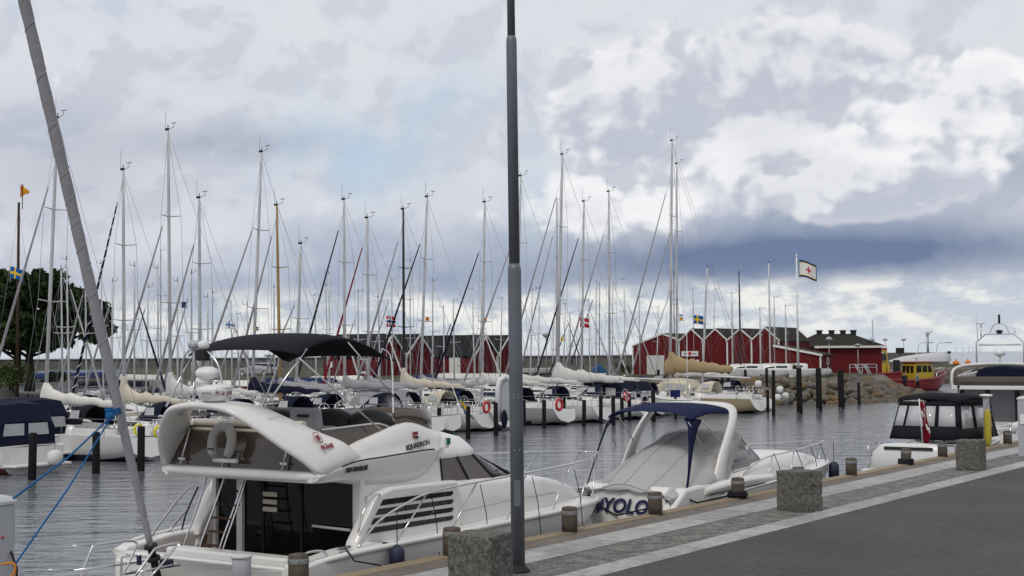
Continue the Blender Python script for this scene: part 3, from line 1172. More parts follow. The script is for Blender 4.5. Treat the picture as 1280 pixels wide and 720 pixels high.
# granite blocks
glabs = ['rough granite block nearest the viewer, left of the lamp post', 'rough granite block in the middle of the cobble strip, right of the covered cruiser',
         'rough granite block furthest along the cobble strip, near the black canopied boat']
for k, (px, py, w, h, rot) in enumerate([(600, 743, .60, .72, RQ + R(8)), (999.5, 638, .60, .735, RQ - R(25)), (1214, 587, .60, .73, RQ + R(3))]):
    x, y, _ = pos_z(px, py)
    if k == 0:
        x, y = at_y(601, 700, 17.55).xy
    rnd = random.Random(k)
    bm = bmesh.new()
    bmesh.ops.create_cube(bm, size=1)
    bmesh.ops.subdivide_edges(bm, edges=bm.edges, cuts=14, use_grid_fill=True)
    for v in bm.verts:
        c = Vector((v.co.x * w, v.co.y * w, (v.co.z + .5) * h))
        nrm = Vector([1 if q > .499 else -1 if q < -.499 else 0 for q in v.co])
        edge = sum(1 for q in v.co if abs(q) > .499)
        amp = mnoise.fractal(c * 9 + Vector((k * 9, 0, 0)), 1.0, 2.0, 4) * .018
        c += nrm.normalized() * amp - (nrm.normalized() * .012 if edge > 1 else Vector())
        if v.co.z < -.49:
            c.z = 0
        v.co = c
    me = bpy.data.meshes.new('granite_block')
    bm.to_mesh(me)
    bm.free()
    me.materials.append(MATS['granite_block'])
    o = bpy.data.objects.new('granite_block', me)
    COL.objects.link(o)
    o.location = (x, y, 0)
    o.rotation_euler = (0, 0, rot)
    tag(o, glabs[k], 'granite block', 'granite blocks along the cobble strip')

# timber mooring bollards on the quay edge
def bollard():
    t = thing('mooring_bollard', '', 'bollard', (0, 0, 0), 0, 'timber mooring bollards along the quay edge')
    MB().lathe([(.128, 0), (.130, .2), (.127, .385), (.118, .405), (.06, .416), (0.001, .418)], n=20).build('post', 'bollard_wood', t)
    MB().lathe([(.133, .285), (.135, .292), (.135, .345), (.133, .352)], n=20).build('metal_band', 'band_grey', t)
    m = MB()
    for k in range(6):
        a = k * PI / 3
        m.ball((.137 * math.cos(a), .136 * math.sin(a), .32), .008, 6)
    m.build('nail', 'charcoal', t)
    return t


bspec = [(13.35, 'timber bollard nearest the viewer, in front of the flybridge cruiser\'s cockpit'),
         (16.55, 'timber bollard left of the nearest granite block, before the louvred cruiser side'),
         (19.75, 'timber bollard right of the lamp post, beside the cruiser\'s bow'),
         (22.65, 'timber bollard in front of the blue lettering on the covered cruiser\'s stern'),
         (26.05, 'timber bollard beside the covered cruiser\'s side, with a dark rope at its foot'),
         (29.1, 'timber bollard half hidden behind the middle granite block'),
         (32.2, 'timber bollard standing alone between the covered cruiser\'s bow and the white swim platform'),
         (36.0, 'timber bollard at the left of the white swim platform of the black canopied boat'),
         (39.0, 'timber bollard at the right of the white swim platform of the black canopied boat'),
         (45.4, 'timber bollard beyond the slim post, furthest along the quay edge')]
b0 = bollard()
for k, (s, lab) in enumerate(bspec):
    b = b0 if k == 0 else copy_tree(b0)
    b.location = ST(s, 12.42, .004)
    b.rotation_euler = (R(random.uniform(-1.5, 1.5)), R(random.uniform(-1.5, 1.5)), random.uniform(0, 6))
    b['label'] = lab

# service pedestals
def pedestal(loc, h, w, label, rz=RQ):
    t = thing('service_pedestal', label, 'power post', loc, rz, 'grey service pedestals')
    MB().prism([(-w / 2, -w * .42), (w / 2, -w * .42), (w / 2, w * .42), (-w / 2, w * .42)], 0, h - .1, 'z').build('body', 'pedestal_grey', t, bevel=.02)
    m = MB()
    m.loft([[(x * w * k, y * w * .86 * k, z) for x, y in ((-.5, -.5), (.5, -.5), (.5, .5), (-.5, .5))] for k, z in ((1.06, h - .1), (1.08, h - .06), (.8, h - .015), (.25, h + .01))], True, True, True, 0, False)
    m.build('cap', 'white_far', t, bevel=.01)
    MB().box((-w / 2 - .012, 0, h * .62), (.03, w * .5, .26)).build('socket_cover', 'white_plastic', t, bevel=.008)
    m = MB()
    m.ball((0, -w * .43, h * .72), .016, 8)
    m.build('indicator', 'tail_red', t)
    m = MB().tube([(w * .3, -w * .45, h * .62), (w * .3 + .03, -w * .62, h * .5), (w * .3 + .02, -w * .6, h * .34), (w * .3, -w * .44, h * .28)], .012, 6)
    m.build('cable', 'rubber', t)
    return t


x, y = at_y(-9, 640, 14.6).xy
pedestal((x, y, 0), 1.50, .34, 'grey service pedestal with a pale rounded cap at the left edge', RQ + R(5))
x, y, _ = pos_z(1284, 571)
pedestal((x, y, 0), 1.66, .42, 'wide blue grey service pedestal cut off by the right edge')
x, y, _ = pos_z(1234, 557)
t = thing('meter_post', 'slim grey post with a flat white cap beside the black canopied boat', 'post', (x, y, 0), RQ)
MB().prism([(-.1, -.075), (.1, -.075), (.1, .075), (-.1, .075)], 0, 1.5, 'z').build('body', 'pedestal_grey', t, bevel=.01)
MB().lathe([(.16, 1.5), (.20, 1.53), (.18, 1.565), (.05, 1.58)], n=18).build('cap', 'white_plastic', t)
MB().box((0, -.08, 1.1), (.12, .02, .2)).build('socket_cover', 'white_far', t)
# short white pipe stub next to the first bollard
x, y = ST(12.35, 12.42).xy
t = thing('white_stub_post', 'short pale steel stub with a flat lid left of the nearest timber bollard', 'post', (x, y, .004), 0)
MB().lathe([(.115, 0), (.115, .47), (.112, .48)], n=20).build('body', 'pedestal_grey', t)
MB().lathe([(.128, .48), (.13, .50), (.12, .515), (.001, .52)], n=20).build('lid', 'white_far', t)

# manhole cover
x, y, _ = pos_z(970, 724)
t = thing('manhole_cover', 'round iron manhole cover in the asphalt at the bottom edge', 'manhole', (x, y, 0.004), .3)
MB().lathe([(.46, -.01), (.46, .008), (.40, .010), (.399, -.01)], n=40).build('ring', 'iron', t)
m = MB().lathe([(.385, -.01), (.385, .006), (.0001, .007)], n=40)
for a in range(12):
    for b in range(12):
        px, py = (a - 5.5) * .058, (b - 5.5) * .058
        if px * px + py * py < .34 ** 2:
            m.box((px, py, .009), (.036, .036, .008), 0, None, .8)
m.build('lid', 'iron', t)

# ================================================================== BOATS
def frame(s, t, da=0.0):
    """location and z rotation of a boat whose stern middle is at (s,t), bow along the quay turned by da degrees"""
    p = ST(s, t, WZ)
    return (p.x, p.y, p.z), QROT - R(da)


def sections(st, n=7):
    """st: (x, b, zd, bc, zc, zk) -> half-open rings from port deck edge under the keel to starboard"""
    out = []
    for x, b, zd, bc, zc, zk in st:
        half = []
        for k in range(n + 1):
            q = k / n
            if q < .62:
                w = q / .62
                half.append((x, b + (bc - b) * (w ** 1.35), zd + (zc - zd) * w))
            else:
                w = (q - .62) / .38
                half.append((x, bc * (1 - w), zc + (zk - zc) * w))
        out.append(half + [(p[0], -p[1], p[2]) for p in reversed(half[:-1])])
    return out


def smooth_st(st, k=4):
    """interpolate the stations (Catmull-Rom)"""
    out = []
    for i in range(len(st) - 1):
        p0, p1, p2, p3 = st[max(0, i - 1)], st[i], st[i + 1], st[min(len(st) - 1, i + 2)]
        for j in range(k):
            u = j / k
            out.append(tuple(.5 * (2 * b + (c - a) * u + (2 * a - 5 * b + 4 * c - d) * u * u + (3 * b - a - 3 * c + d) * u ** 3)
                             for a, b, c, d in zip(p0, p1, p2, p3)))
    out.append(st[-1])
    return out


def hull(parent, st, mats, foul_z, stripe=None, rim='gelcoat', rim_r=.035, camber=.04, deck='gelcoat', n=9, deck_from=None):
    st = smooth_st(st)
    rings = sections(st, n)

    def mi(i, k):
        z = sum(p[2] for p in (rings[i][k], rings[i][k + 1], rings[i + 1][k], rings[i + 1][k + 1])) / 4
        return 1 if z < foul_z else 0
    mb = MB()
    mb.loft(rings, False, False, False, mi, True)
    mb.add(rings[0], [tuple(range(len(rings[0])))], 0)
    h = mb.build('hull', mats, parent)
    mb = MB()
    rows = []
    for r in rings:
        a, b = Vector(r[0]), Vector(r[-1])
        if deck_from is not None and a.x < deck_from:
            continue
        rows.append([a.lerp(b, q) + Vector((0, 0, camber * (1 - (2 * q - 1) ** 2) - .01)) for q in (0, .1, .3, .5, .7, .9, 1)])
    mb.grid(rows)
    mb.build('deck', deck, parent)
    mb = MB()
    mb.tube([Vector(r[0]) for r in rings] + [Vector(r[-1]) for r in reversed(rings)], rim_r, 6)
    mb.build('rub_rail', rim, parent)
    return h


def urow(path, z=None):
    """mirror a starboard half path (ending on the centre line) to a full U from starboard to port"""
    full = list(path) + [(p[0], -p[1]) + tuple(p[2:]) for p in reversed(path[:-1])]
    if z is not None:
        full = [(p[0], p[1], z) for p in full]
    return full


def curve(pts, k=6):
    pts = [tuple(p) for p in pts]
    return [Vector(p) for p in smooth_st(pts, k)]


# ------------------------------------------------------------------ the flybridge cruiser in front
loc, rz = frame(13.0, 15.2)
FB = thing('flybridge_cruiser', 'large white flybridge motor cruiser with black canopy and louvred side moored at the quay', 'motor cruiser', loc, rz)
hull(FB, [(1.30, 1.80, 1.20, 1.65, .12, -.3), (2.2, 2.02, 1.33, 1.85, .12, -.35), (4.5, 2.10, 1.38, 1.85, .14, -.4), (6.5, 2.06, 1.40, 1.72, .18, -.4), (8.4, 1.84, 1.39, 1.35, .3, -.35),
          (10.0, 1.32, 1.34, .78, .5, -.2), (11.2, .62, 1.26, .25, .8, .15), (11.85, .12, 1.19, .04, 1.0, .75), (11.98, .02, 1.17, .01, 1.06, .95)],
     ['gelcoat', 'navy_hull'], .86, rim_r=.05, deck_from=2.9)
# cockpit: floor, coamings, transom, swim platform
mb = MB()
mb.box((2.15, 0, .84), (1.8, 3.3, .06))
mb.build('cockpit_floor', 'teak', FB)
mb = MB()
for sg in (-1, 1):
    mb.prism([(1.32, .9), (3.0, .9), (3.0, 1.40), (2.2, 1.37), (1.6, 1.30), (1.32, 1.26)], sg * 1.60, sg * (1.98 if sg < 0 else 1.84), 'y')
mb.prism([(-1.62, .78), (1.62, .78), (1.62, 1.22), (-1.62, 1.22)], 1.30, 1.55, 'x')
mb.prism([(-1.62, 1.2), (.75, 1.2), (.75, 1.34), (-1.62, 1.34)], 1.33, 1.62, 'x')
mb.build('cockpit_coaming', 'gelcoat', FB, bevel=.035)
mb = MB()
mb.prism([(.82, -1.25), (.95, -1.65), (1.32, -1.78), (1.32, 1.70), (.95, 1.50), (.82, 1.15)], .52, .66, 'z')
mb.prism([(1.02, .95), (1.33, .85), (1.33, 1.78), (1.08, 1.55)], .66, 1.14, 'z')
mb.build('swim_platform', 'gelcoat', FB, bevel=.03)
# script lettering on the transom
text('Pandora', .34, 'decal_black', FB, (.795, 0.55, 1.04), (0, -1, 0), (0, 0, 1), shear=.35) if False else None
mb = MB()
mb.tube([(.98, 1.3, .66), (.95, 1.25, 1.2), (.97, .9, 1.26), (.98, .75, .66)], .018, 8)
mb.build('boarding_rail', 'steel', FB)
mb = MB()
mb.tube(curve([(3.2, 1.82, 2.12), (2.75, 1.86, 1.98), (2.3, 1.88, 1.58), (2.0, 1.86, 1.30)]), .016, 8)
mb.build('quarter_rail', 'steel', FB)
# port wing that carries the flybridge overhang
for sg in (1,):
    mb = MB()
    mb.prism([(3.55, 2.3), (3.34, 2.28), (3.06, 1.95), (2.82, 1.5), (2.66, 1.1), (3.55, 1.1)], 1.56, 1.80, 'y')
    w_ = mb.build('side_wing', 'gelcoat', FB, bevel=.06)
    MB().tube(curve([(3.00, 1.86, 2.02), (2.77, 1.88, 1.62), (2.64, 1.86, 1.3)]), .014, 6).build('wing_rail', 'charcoal', FB)
    MB().prism([(2.86, 1.46), (2.94, 1.46), (2.86, 1.1), (2.74, 1.1)], 1.53, 1.545, 'y').build('wood_trim', 'teak', FB)
    MB().ball((2.2, 1.40, 1.2), .06).build('deck_light', 'steel', FB)
# saloon bulkhead with dark doors
mb = MB()
for y0, y1 in ((-1.55, -1.40), (.86, .98), (1.44, 1.52)):
    mb.box((3.03, (y0 + y1) / 2, 1.6), (.10, y1 - y0, 1.5))
mb.box((3.03, 0, 2.31), (.1, 3.0, .10))
mb.build('bulkhead', 'gelcoat', FB)
mb = MB()
mb.box((3.06, .02, 1.56), (.05, 2.82, 1.46))
dg = mb.build('saloon_door', 'door_glass', FB)
for y in (.45, -.35, -1.38):
    MB().box((3.028, y, 1.56), (.03, .035, 1.44)).build('door_frame', 'charcoal', dg)
mb = MB()
for k in range(3):
    mb.box((3.02, .30, 1.98 - k * .115), (.02, .29, .07))
mb.build('blind', 'cream', dg)
MB().tube([(2.97, -.62, 1.56), (2.97, -1.36, 1.54)], .022, 8).build('handle', 'white_plastic', dg)
# flybridge ladder
mb = MB()
for y in (.50, .92):
    mb.tube(curve([(2.60, y - .1, 2.32), (2.45, y, 1.8), (2.25, y + .08, 1.25), (2.2, y + .1, .9)]), .016, 8)
lad = mb.build('ladder', 'steel', FB)
for k in range(6):
    z = 1.05 + k * .2
    x = 2.2 + (z - .9) ** 1.2 * .31
    MB().box((x, .76 - (z - .9) * .1, z), (.09, .42, .022)).build('rung', 'dark_wood', lad)
mb = MB()
mb.tube(curve([(2.5, 1.10, 2.32), (2.3, 1.16, 1.75), (2.1, 1.22, 1.2), (2.08, 1.24, .9)]), .013, 8)
mb.build('ladder_handrail', 'steel', FB)
mb = MB()
mb.tube(curve([(2.5, .26, 2.32), (2.3, .32, 1.75), (2.1, .38, 1.2), (2.08, .40, .9)]), .013, 8)
mb.build('ladder_handrail', 'steel', FB)
# lower superstructure: raised side deck mouldings and foredeck trunk
st = [(2.62, 1.60, 1.50), (3.0, 1.66, 1.80), (3.38, 1.68, 2.10), (5.0, 1.68, 2.10), (6.4, 1.63, 2.06), (7.6, 1.50, 1.99), (8.4, 1.32, 1.90), (9.4, 1.02, 1.74), (10.3, .70, 1.56), (11.0, .36, 1.42), (11.3, .16, 1.36)]
rings = []
for x, b, z in smooth_st(st, 3):
    zb = 1.30
    rings.append([(x, -b, zb), (x, -b + .015, zb + (z - zb) * .55), (x, -b + .04, z - .10), (x, -b + .09, z - .02), (x, -b * .82, z + .015), (x, -b * .4, z + .05), (x, 0, z + .06),
                  (x, b * .4, z + .05), (x, b * .82, z + .015), (x, b - .09, z - .02), (x, b - .04, z - .10), (x, b - .015, zb + (z - zb) * .55), (x, b, zb)])
mb = MB()
i0 = next(i for i, r in enumerate(rings) if r[0][0] > 3.0)
mb.loft(rings[i0:], False, False, False, 0, True)
mb.build('foredeck_cabin', 'gelcoat', FB)
for sg in (-1, 1):
    mb = MB()
    mb.prism([(2.66, 1.30), (2.70, 1.42), (3.12, 1.96), (3.30, 2.09), (3.55, 2.14), (5.15, 2.12), (5.25, 1.30)], sg * 1.50, sg * 1.715, 'y')
    lp = mb.build('louvre_panel', 'gelcoat', FB, bevel=.04)
    for k in range(4):
        z = 1.98 - k * .128
        xs = 3.22 - k * .105
        mb = MB()
        mb.prism([(xs, z - .085), (xs + .075, z), (5.0, z - .015), (5.02, z - .05), (4.96, z - .085)], sg * 1.716, sg * 1.722, 'y')
        mb.build('louvre', 'dark_glass', lp)
# saloon sides, side windows, windscreen, roof
lowp = [(3.1, -1.50), (4.0, -1.50), (5.0, -1.50), (5.75, -1.49), (6.5, -1.45), (7.1, -1.30), (7.6, -1.0), (7.95, -.6), (8.1, -.25), (8.15, 0)]
upp = [(3.1, -1.46), (4.0, -1.46), (5.0, -1.45), (5.45, -1.43), (5.95, -1.36), (6.25, -1.15), (6.5, -.85), (6.68, -.5), (6.75, -.2), (6.77, 0)]
lo, up = urow(lowp, 2.02), urow(upp, 2.49)
mid = [tuple(Vector(a).lerp(Vector(b), .5)) for a, b in zip(lo, up)]
nP = len(lo)


def strip(i0, i1, a, b, m, nm, off=0.0, parent=FB):
    mb = MB()
    ra, rb = [], []
    for i in range(i0, i1 + 1):
        for rr, src, f in ((ra, a, 0), (rb, b, 0)):
            p = Vector(src[i])
            c = Vector((min(p.x, 5.5), 0, p.z))
            d = (p - c)
            d.normalize()
            rr.append(p + d * off)
    mb.loft([ra, rb], False, False, False, 0, i1 - i0 > 2)
    return mb.build(nm, m, parent, solid=.03)


for i in (slice(0, 3), slice(-3, None)):
    MB().loft([lo[i], up[i]], False, False, False, 0, False).build('saloon_side', 'gelcoat', FB, solid=.04)
ws = strip(4, nP - 5, lo, up, 'dark_glass', 'windscreen')
for a, b in ((2, 4), (nP - 5, nP - 3)):
    sw = strip(a, b, lo, up, 'smoked', 'side_window')
mb = MB()
for i in (2, 3, 4, 6, nP - 7, nP - 5, nP - 4, nP - 3):
    a, b = Vector(lo[i]), Vector(up[i])
    o_ = Vector((a.x - 5.5 if a.x > 5.5 else 0, a.y, 0)).normalized() * .02
    mb.tube([a + o_, b + o_], .022, 6)
for row in (lo, up):
    pts = [Vector(p) + Vector((p[0] - 5.5 if p[0] > 5.5 else 0, p[1], 0)).normalized() * .018 for p in row[2:nP - 2]]
    mb.tube(pts, .02, 6)
mb.build('window_frame', 'charcoal', FB)
mb = MB()
rows = []
for z, k, ins in ((2.46, 1.0, -.05), (2.52, 1.0, -.06), (2.62, .985, .03), (2.74, .93, .18), (2.82, .80, .45), (2.84, .55, .9)):
    rows.append([((p[0] - 3.1) * 1.0 + 3.1 - (ins * (1.0 if p[0] > 5.4 else max(0, (p[0] - 3.4) / 2.0)) * 1.0), p[1] * (k - (.0 if ins > 0 else ins * .5)), z) for p in up])
mb.loft(rows, False, False, False, 0, True)
mb.add(rows[-1], [tuple(range(nP))], 0)
mb.build('saloon_roof', 'gelcoat', FB)
# wipers
mb = MB()
for y in (-.9, -.2):
    mb.tube([(7.6 + .3 * (1 - abs(y)), y, 2.06), (7.0 + .22 * (1 - abs(y)), y + .35, 2.38)], .012, 5)
mb.build('wiper', 'charcoal', FB)
# flybridge floor and overhang lip
mb = MB()
mb.prism(urow([(1.98, -1.50), (2.1, -1.57), (4.4, -1.57), (5.0, -1.42), (5.5, -.9), (5.7, 0)]), 2.30, 2.42, 'z')
mb.build('flybridge_floor', 'gelcoat', FB, bevel=.02)
mb = MB()
mb.loft([[(1.98 + dx - .06 * (1 - (y / 1.57) ** 2) + (.0 if abs(y) < 1.5 else .06), y, z) for dx, z in ((.10, 2.30), (.0, 2.33), (-.03, 2.39), (.0, 2.45), (.10, 2.47), (.2, 2.40))]
         for y in [-1.57, -1.54, -1.4, -.9, -.3, .3, .9, 1.4, 1.54, 1.57]], True, True, True, 0, True)
mb.build('overhang_lip', 'gelcoat', FB)
# flybridge side coaming: bulged white moulding that runs round the front
cp = [  # x, y, zbot, zknuckle, ztop
    (2.02, -1.56, 2.31, 2.40, 2.44), (2.5, -1.57, 2.28, 2.50, 2.60), (2.9, -1.575, 2.22, 2.56, 2.80), (3.4, -1.575, 2.18, 2.58, 2.92), (3.9, -1.57, 2.16, 2.60, 3.03), (4.2, -1.56, 2.16, 2.61, 3.07),
    (4.5, -1.54, 2.18, 2.62, 3.03), (4.85, -1.50, 2.36, 2.62, 2.94), (5.25, -1.30, 2.5, 2.66, 2.90), (5.6, -.9, 2.6, 2.70, 2.92), (5.8, -.45, 2.66, 2.74, 2.94), (5.86, 0, 2.68, 2.76, 2.95)]
cpf = [tuple(p) for p in smooth_st(cp, 3)]
rows = []
full = cpf + [(x, -y, a, b, c) for x, y, a, b, c in reversed(cpf[:-1])]
for x, y, zb, zk, zt in full:
    d = Vector((max(0, x - 4.4) * .9, y, 0)).normalized()
    c = Vector((x, y, 0))

    def q(o, z):
        return tuple(c + d * o + Vector((0, 0, z)))
    rows.append([q(-.22, zb), q(-.06, zb + .005), q(.02, zb + (zk - zb) * .4), q(.05, zk - .02), q(.05, zk), q(.028, zk + .012), q(.02, zk + .02 + (zt - zk) * .4), q(-.05, zt - .05), q(-.10, zt - .005), q(-.16, zt), q(-.2, zt - .04), q(-.24, zb + .1)])
mb = MB()
mb.loft(rows, True, True, True, 0, True)
fc = mb.build('flybridge_coaming', 'gelcoat', FB)
for sg in (-1, 1):
    mb = MB()
    pts = []
    for x, y, zb, zk, zt in cpf:
        if 2.4 < x < 4.85:
            pts.append((x, sg * (abs(y) + .043), zk + .012))
    mb.tube(pts, .012, 5)
    mb.build('groove_strip', 'charcoal', fc)
# lettering and emblems on the moulding
sy = -1.60
text('SQUADRON', .105, 'decal_black', fc, (4.28, sy - .0, 2.72), (1, 0, .10), (0, 0.25, 1), bold=.004)
mb = MB()
mb.box((4.24, sy + .02, 2.90), (.10, .02, .05), 0)
mb.box((4.21, sy + .012, 2.845), (.05, .02, .045), 0)
mb.build('emblem', 'decal_red', fc)
MB().box((4.27, sy + .012, 2.84), (.045, .02, .045)).build('emblem', 'decal_navy', fc)
text('SBF-FSNRLSE', .085, 'decal_black', fc, (2.80, -1.638, 2.455), (1, 0, .03), (0, 0, 1), bold=.006, shear=.15)
# navigation light on the roof edge
MB().box((4.98, -1.585, 2.72), (.11, .09, .17)).build('navigation_light', 'white_plastic', FB, bevel=.01)
MB().box((5.0, -1.64, 2.74), (.07, .03, .10)).build('light_lens', 'flag_green', FB)
# smoked flybridge windscreen
mb = MB()
ra, rb = [], []
for x, y, zb, zk, zt in full:
    if x < 4.0:
        continue
    d = Vector((max(0, x - 4.4) * .9, y, 0)).normalized()
    h = .16 + .12 * min(1, max(0, (x - 4.0) / 1.0))
    c = Vector((x, y, zt)) - d * .15
    ra.append(c)
    rb.append(c + d * .02 + Vector((-.05 - .12 * (x < 4.6), 0, h)))
mb.loft([ra, rb], False, False, False, 0, True)
mb.build('flybridge_windscreen', 'smoked', FB, solid=.012)
# rear smoked panel, side screens, seats
mb = MB()
mb.loft([[(2.08, -1.5, 2.44), (2.08, 1.5, 2.44)], [(2.12, -1.36, 2.74), (2.12, 1.34, 2.74)], [(2.2, -1.22, 3.06), (2.2, 1.16, 3.06)]], False, False, False, 0, False)
mb.build('rear_screen', 'smoked', FB, solid=.02)
for sg in (-1, 1):
    mb = MB()
    mb.loft([[(2.35, sg * 1.42, 2.5), (4.2, sg * 1.40, 2.95)], [(2.4, sg * 1.30, 3.02), (3.85, sg * 1.30, 3.06)]], False, False, False, 0, False)
    mb.build('side_screen', 'smoked', FB, solid=.015)
for sg in (-1, 1):
    mb = MB()
    mb.tube(curve([(2.4, sg * 1.31, 3.03), (3.3, sg * 1.31, 3.06), (3.7, sg * 1.31, 3.06), (3.95, sg * 1.38, 2.96), (4.0, sg * 1.4, 2.88)]), .018, 8)
    mb.build('side_rail', 'steel', FB)
mb = MB()
mb.tube([(2.24, -1.12, 3.10), (2.24, 1.10, 3.10)], .065, 10)
mb.tube([(2.20, -1.14, 3.00), (2.20, 1.12, 3.00)], .035, 8)
mb.build('aft_seat_back', 'cream', FB)
for y in (1.10, .22, -1.0):
    mb = MB()
    mb.tube([(2.0, y + .08, 2.46), (2.12, y, 3.02)], .02, 8)
    mb.box((2.02, y + .06, 2.56), (.03, .14, .03))
    mb.build('stanchion', 'steel', FB)
mb = MB()
mb.box((3.2, -.45, 2.78), (.5, .55, .5))
mb.prism([(2.95, 2.9), (3.12, 2.9), (3.05, 3.3), (2.95, 3.32)], -.75, -.15, 'y')
mb.build('helm_seat', 'seat_grey', FB, bevel=.07)
MB().box((2.97, -.45, 3.2), (.08, .22, .04)).build('seat_handle', 'charcoal', FB)
mb = MB()
mb.ball((4.15, -.75, 3.0), (.42, .40, .26), 14)
mb.ball((3.85, -.2, 2.98), (.40, .45, .30), 14)
mb.ball((3.7, .8, 3.0), (.5, .5, .26), 14)
mb.build('console_cover', 'charcoal', FB)
mb = MB()
mb.ball((4.8, .2, 2.98), (.75, 1.0, .24), 14)
mb.build('dash_cover', 'grey_cloth', FB)
# radar arch
arch = [  # rear edge point, front edge point (starboard half, then centre)
    ((2.25, -1.55, 2.42), (3.10, -1.55, 2.62)), ((2.04, -1.57, 2.43), (2.80, -1.565, 2.73)), ((1.86, -1.46, 2.60), (2.62, -1.50, 2.86)), ((1.62, -1.24, 2.83), (2.36, -1.32, 2.99)), ((1.42, -.98, 3.07), (2.10, -1.08, 3.15)),
    ((1.29, -.75, 3.24), (1.92, -.85, 3.28)), ((1.22, -.54, 3.345), (1.78, -.6, 3.375)), ((1.19, -.25, 3.39), (1.66, -.28, 3.42)), ((1.18, 0, 3.40), (1.63, 0, 3.435))]
arch = [tuple(Vector(p) for p in pr) for pr in arch]
flat = [tuple(a) + tuple(b) for a, b in arch]
flat = smooth_st(flat, 3)
flat = flat + [(a, -b, c, d, -e, f) for a, b, c, d, e, f in reversed(flat[:-1])]
rows = []
for k, f in enumerate(flat):
    a, b = Vector(f[:3]), Vector(f[3:])
    nx = Vector(flat[min(k + 1, len(flat) - 1)][:3]) - Vector(flat[max(k - 1, 0)][:3])
    nrm = nx.cross(b - a).normalized()
    if nrm.dot(Vector((0, a.y, 1.0))) < 0:
        nrm = -nrm
    th = .045
    ch = (b - a)
    rows.append([a + nrm * th * .4, a + ch * .06 + nrm * th, a + ch * .5 + nrm * th * 1.2, a + ch * .94 + nrm * th, b + nrm * th * .3, b - nrm * th * .3, a + ch * .94 - nrm * th, a + ch * .5 - nrm * th, a + ch * .06 - nrm * th, a - nrm * th * .4])
mb = MB()
mb.loft(rows, True, True, True, 0, True)
ar = mb.build('radar_arch', 'gelcoat', FB)
# crest on the arch panel
p0 = arch[3][0].lerp(arch[3][1], .70)
xd = (arch[2][1] - arch[2][0]).normalized()
yd = (arch[3][0] - arch[1][0]).normalized()
nd = xd.cross(yd).normalized()
if nd.z < 0:
    nd = -nd
pc = p0 + nd * .115 - yd * .10
mb = MB()
x_, z_ = Vector((1, 0, .1)).normalized(), (yd - xd * yd.dot(xd)).normalized()


def em(u, v, h=0.0):
    return tuple(pc + x_ * u + z_ * v + nd * h)


ringo = [em(.075 * math.cos(a), .095 * math.sin(a)) for a in [k * PI / 10 for k in range(20)]]
ringi = [em(.062 * math.cos(a), .081 * math.sin(a)) for a in [k * PI / 10 for k in range(20)]]
mb.loft([ringo, ringi], True, False, False, 0, False)
sh = [(-.042, .03), (-.02, .045), (0, .03), (.02, .045), (.042, .03), (.035, -.03), (0, -.06), (-.035, -.03)]
mb.add([em(u, v, .002) for u, v in sh], [tuple(range(8))], 0)
mb.build('crest', 'decal_red', ar)
tx = text('SKÅNE', .085, 'decal_red', ar, tuple(pc - z_ * .17 + x_ * .05 + nd * .012), x_, z_, bold=.004)
# radome with lettering, antennas, stainless hoop
mb = MB()
mb.lathe([(.14, 0), (.20, .03), (.245, .13), (.25, .17), (.235, .20), (.05, .225), (.001, .226)], c=(1.40, -.17, 3.46), n=28)
rd = mb.build('radome', 'white_plastic', FB)
MB().lathe([(.11, 0), (.12, .06)], c=(1.40, -.17, 3.39), n=16).build('radome_base', 'white_plastic', FB)


def wraptext(body, size, m, parent, c, rad, a0, z, nm='lettering'):
    """letters around a round body"""
    w = size * .62
    for k, ch in enumerate(body):
        a = a0 + k * w / rad
        yield text(ch, size, m, parent, (c[0] + rad * math.cos(a), c[1] + rad * math.sin(a), z), (-math.sin(a), math.cos(a), 0), (0, 0, 1), nm)


list(wraptext('Raymarine', .13, 'decal_red', rd, (1.40, -.17), .244, R(-122), 3.59))
list(wraptext('DIGITAL', .035, 'decal_black', rd, (1.40, -.17), .244, R(-176), 3.58))
mb = MB()
mb.tube(curve([(1.45, .55, 3.42), (1.45, .55, 3.95), (1.45, .42, 4.18), (1.45, .1, 4.20), (1.45, -.18, 4.0), (1.45, -.28, 3.7), (1.45, -.30, 3.5)], 5), .016, 8)
mb.tube([(1.45, .55, 3.75), (1.45, -.28, 3.75)], .014, 6)
mb.tube([(1.45, .30, 3.75), (1.45, .30, 3.42)], .014, 6)
mb.build('antenna_hoop', 'steel', FB)
mb = MB()
mb.box((1.45, .12, 4.12), (.12, .20, .16))
mb.build('horn', 'charcoal', FB, bevel=.02)
mb = MB()
mb.lathe([(.06, 0), (.085, .04), (.08, .10), (.05, .115)], c=(1.45, .10, 4.21), n=14)
mb.build('anchor_light', 'white_plastic', FB)
mb = MB()
mb.ball((1.45, .30, 4.27), (.09, .10, .07), 12)
mb.tube([(1.45, .30, 4.2), (1.45, .3, 3.75)], .02, 6)
mb.build('camera_dome', 'pedestal_grey', FB)
mb = MB()
mb.ball((1.45, .02, 3.86), (.16, .20, .10), 14)
mb.lathe([(.13, 0), (.11, .10)], c=(1.45, .1, 3.70), n=12)
mb.build('searchlight', 'white_plastic', FB)
mb = MB()
mb.lathe([(.02, 0), (.20, .03), (.235, .055), (.20, .085), (.05, .105), (.001, .106)], c=(1.45, -.20, 3.60), n=20)
mb.lathe([(.05, -.12), (.05, .02)], c=(1.45, -.2, 3.58), n=10)
mb.build('gps_dome', 'white_plastic', FB)
mb = MB()
mb.ball((1.5, .36, 3.62), (.07, .09, .065), 12)
mb.tube([(1.5, .36, 3.42), (1.5, .36, 3.6)], .015, 6)
mb.build('gps_mushroom', 'white_plastic', FB)
for y in (.72, .38, .22, -.15, -.32):
    MB().lathe([(.035, .06), (.07, 0), (.06, -.02)], c=(1.55, y, 3.26), n=10).build('arch_spotlight', 'pedestal_grey', ar)
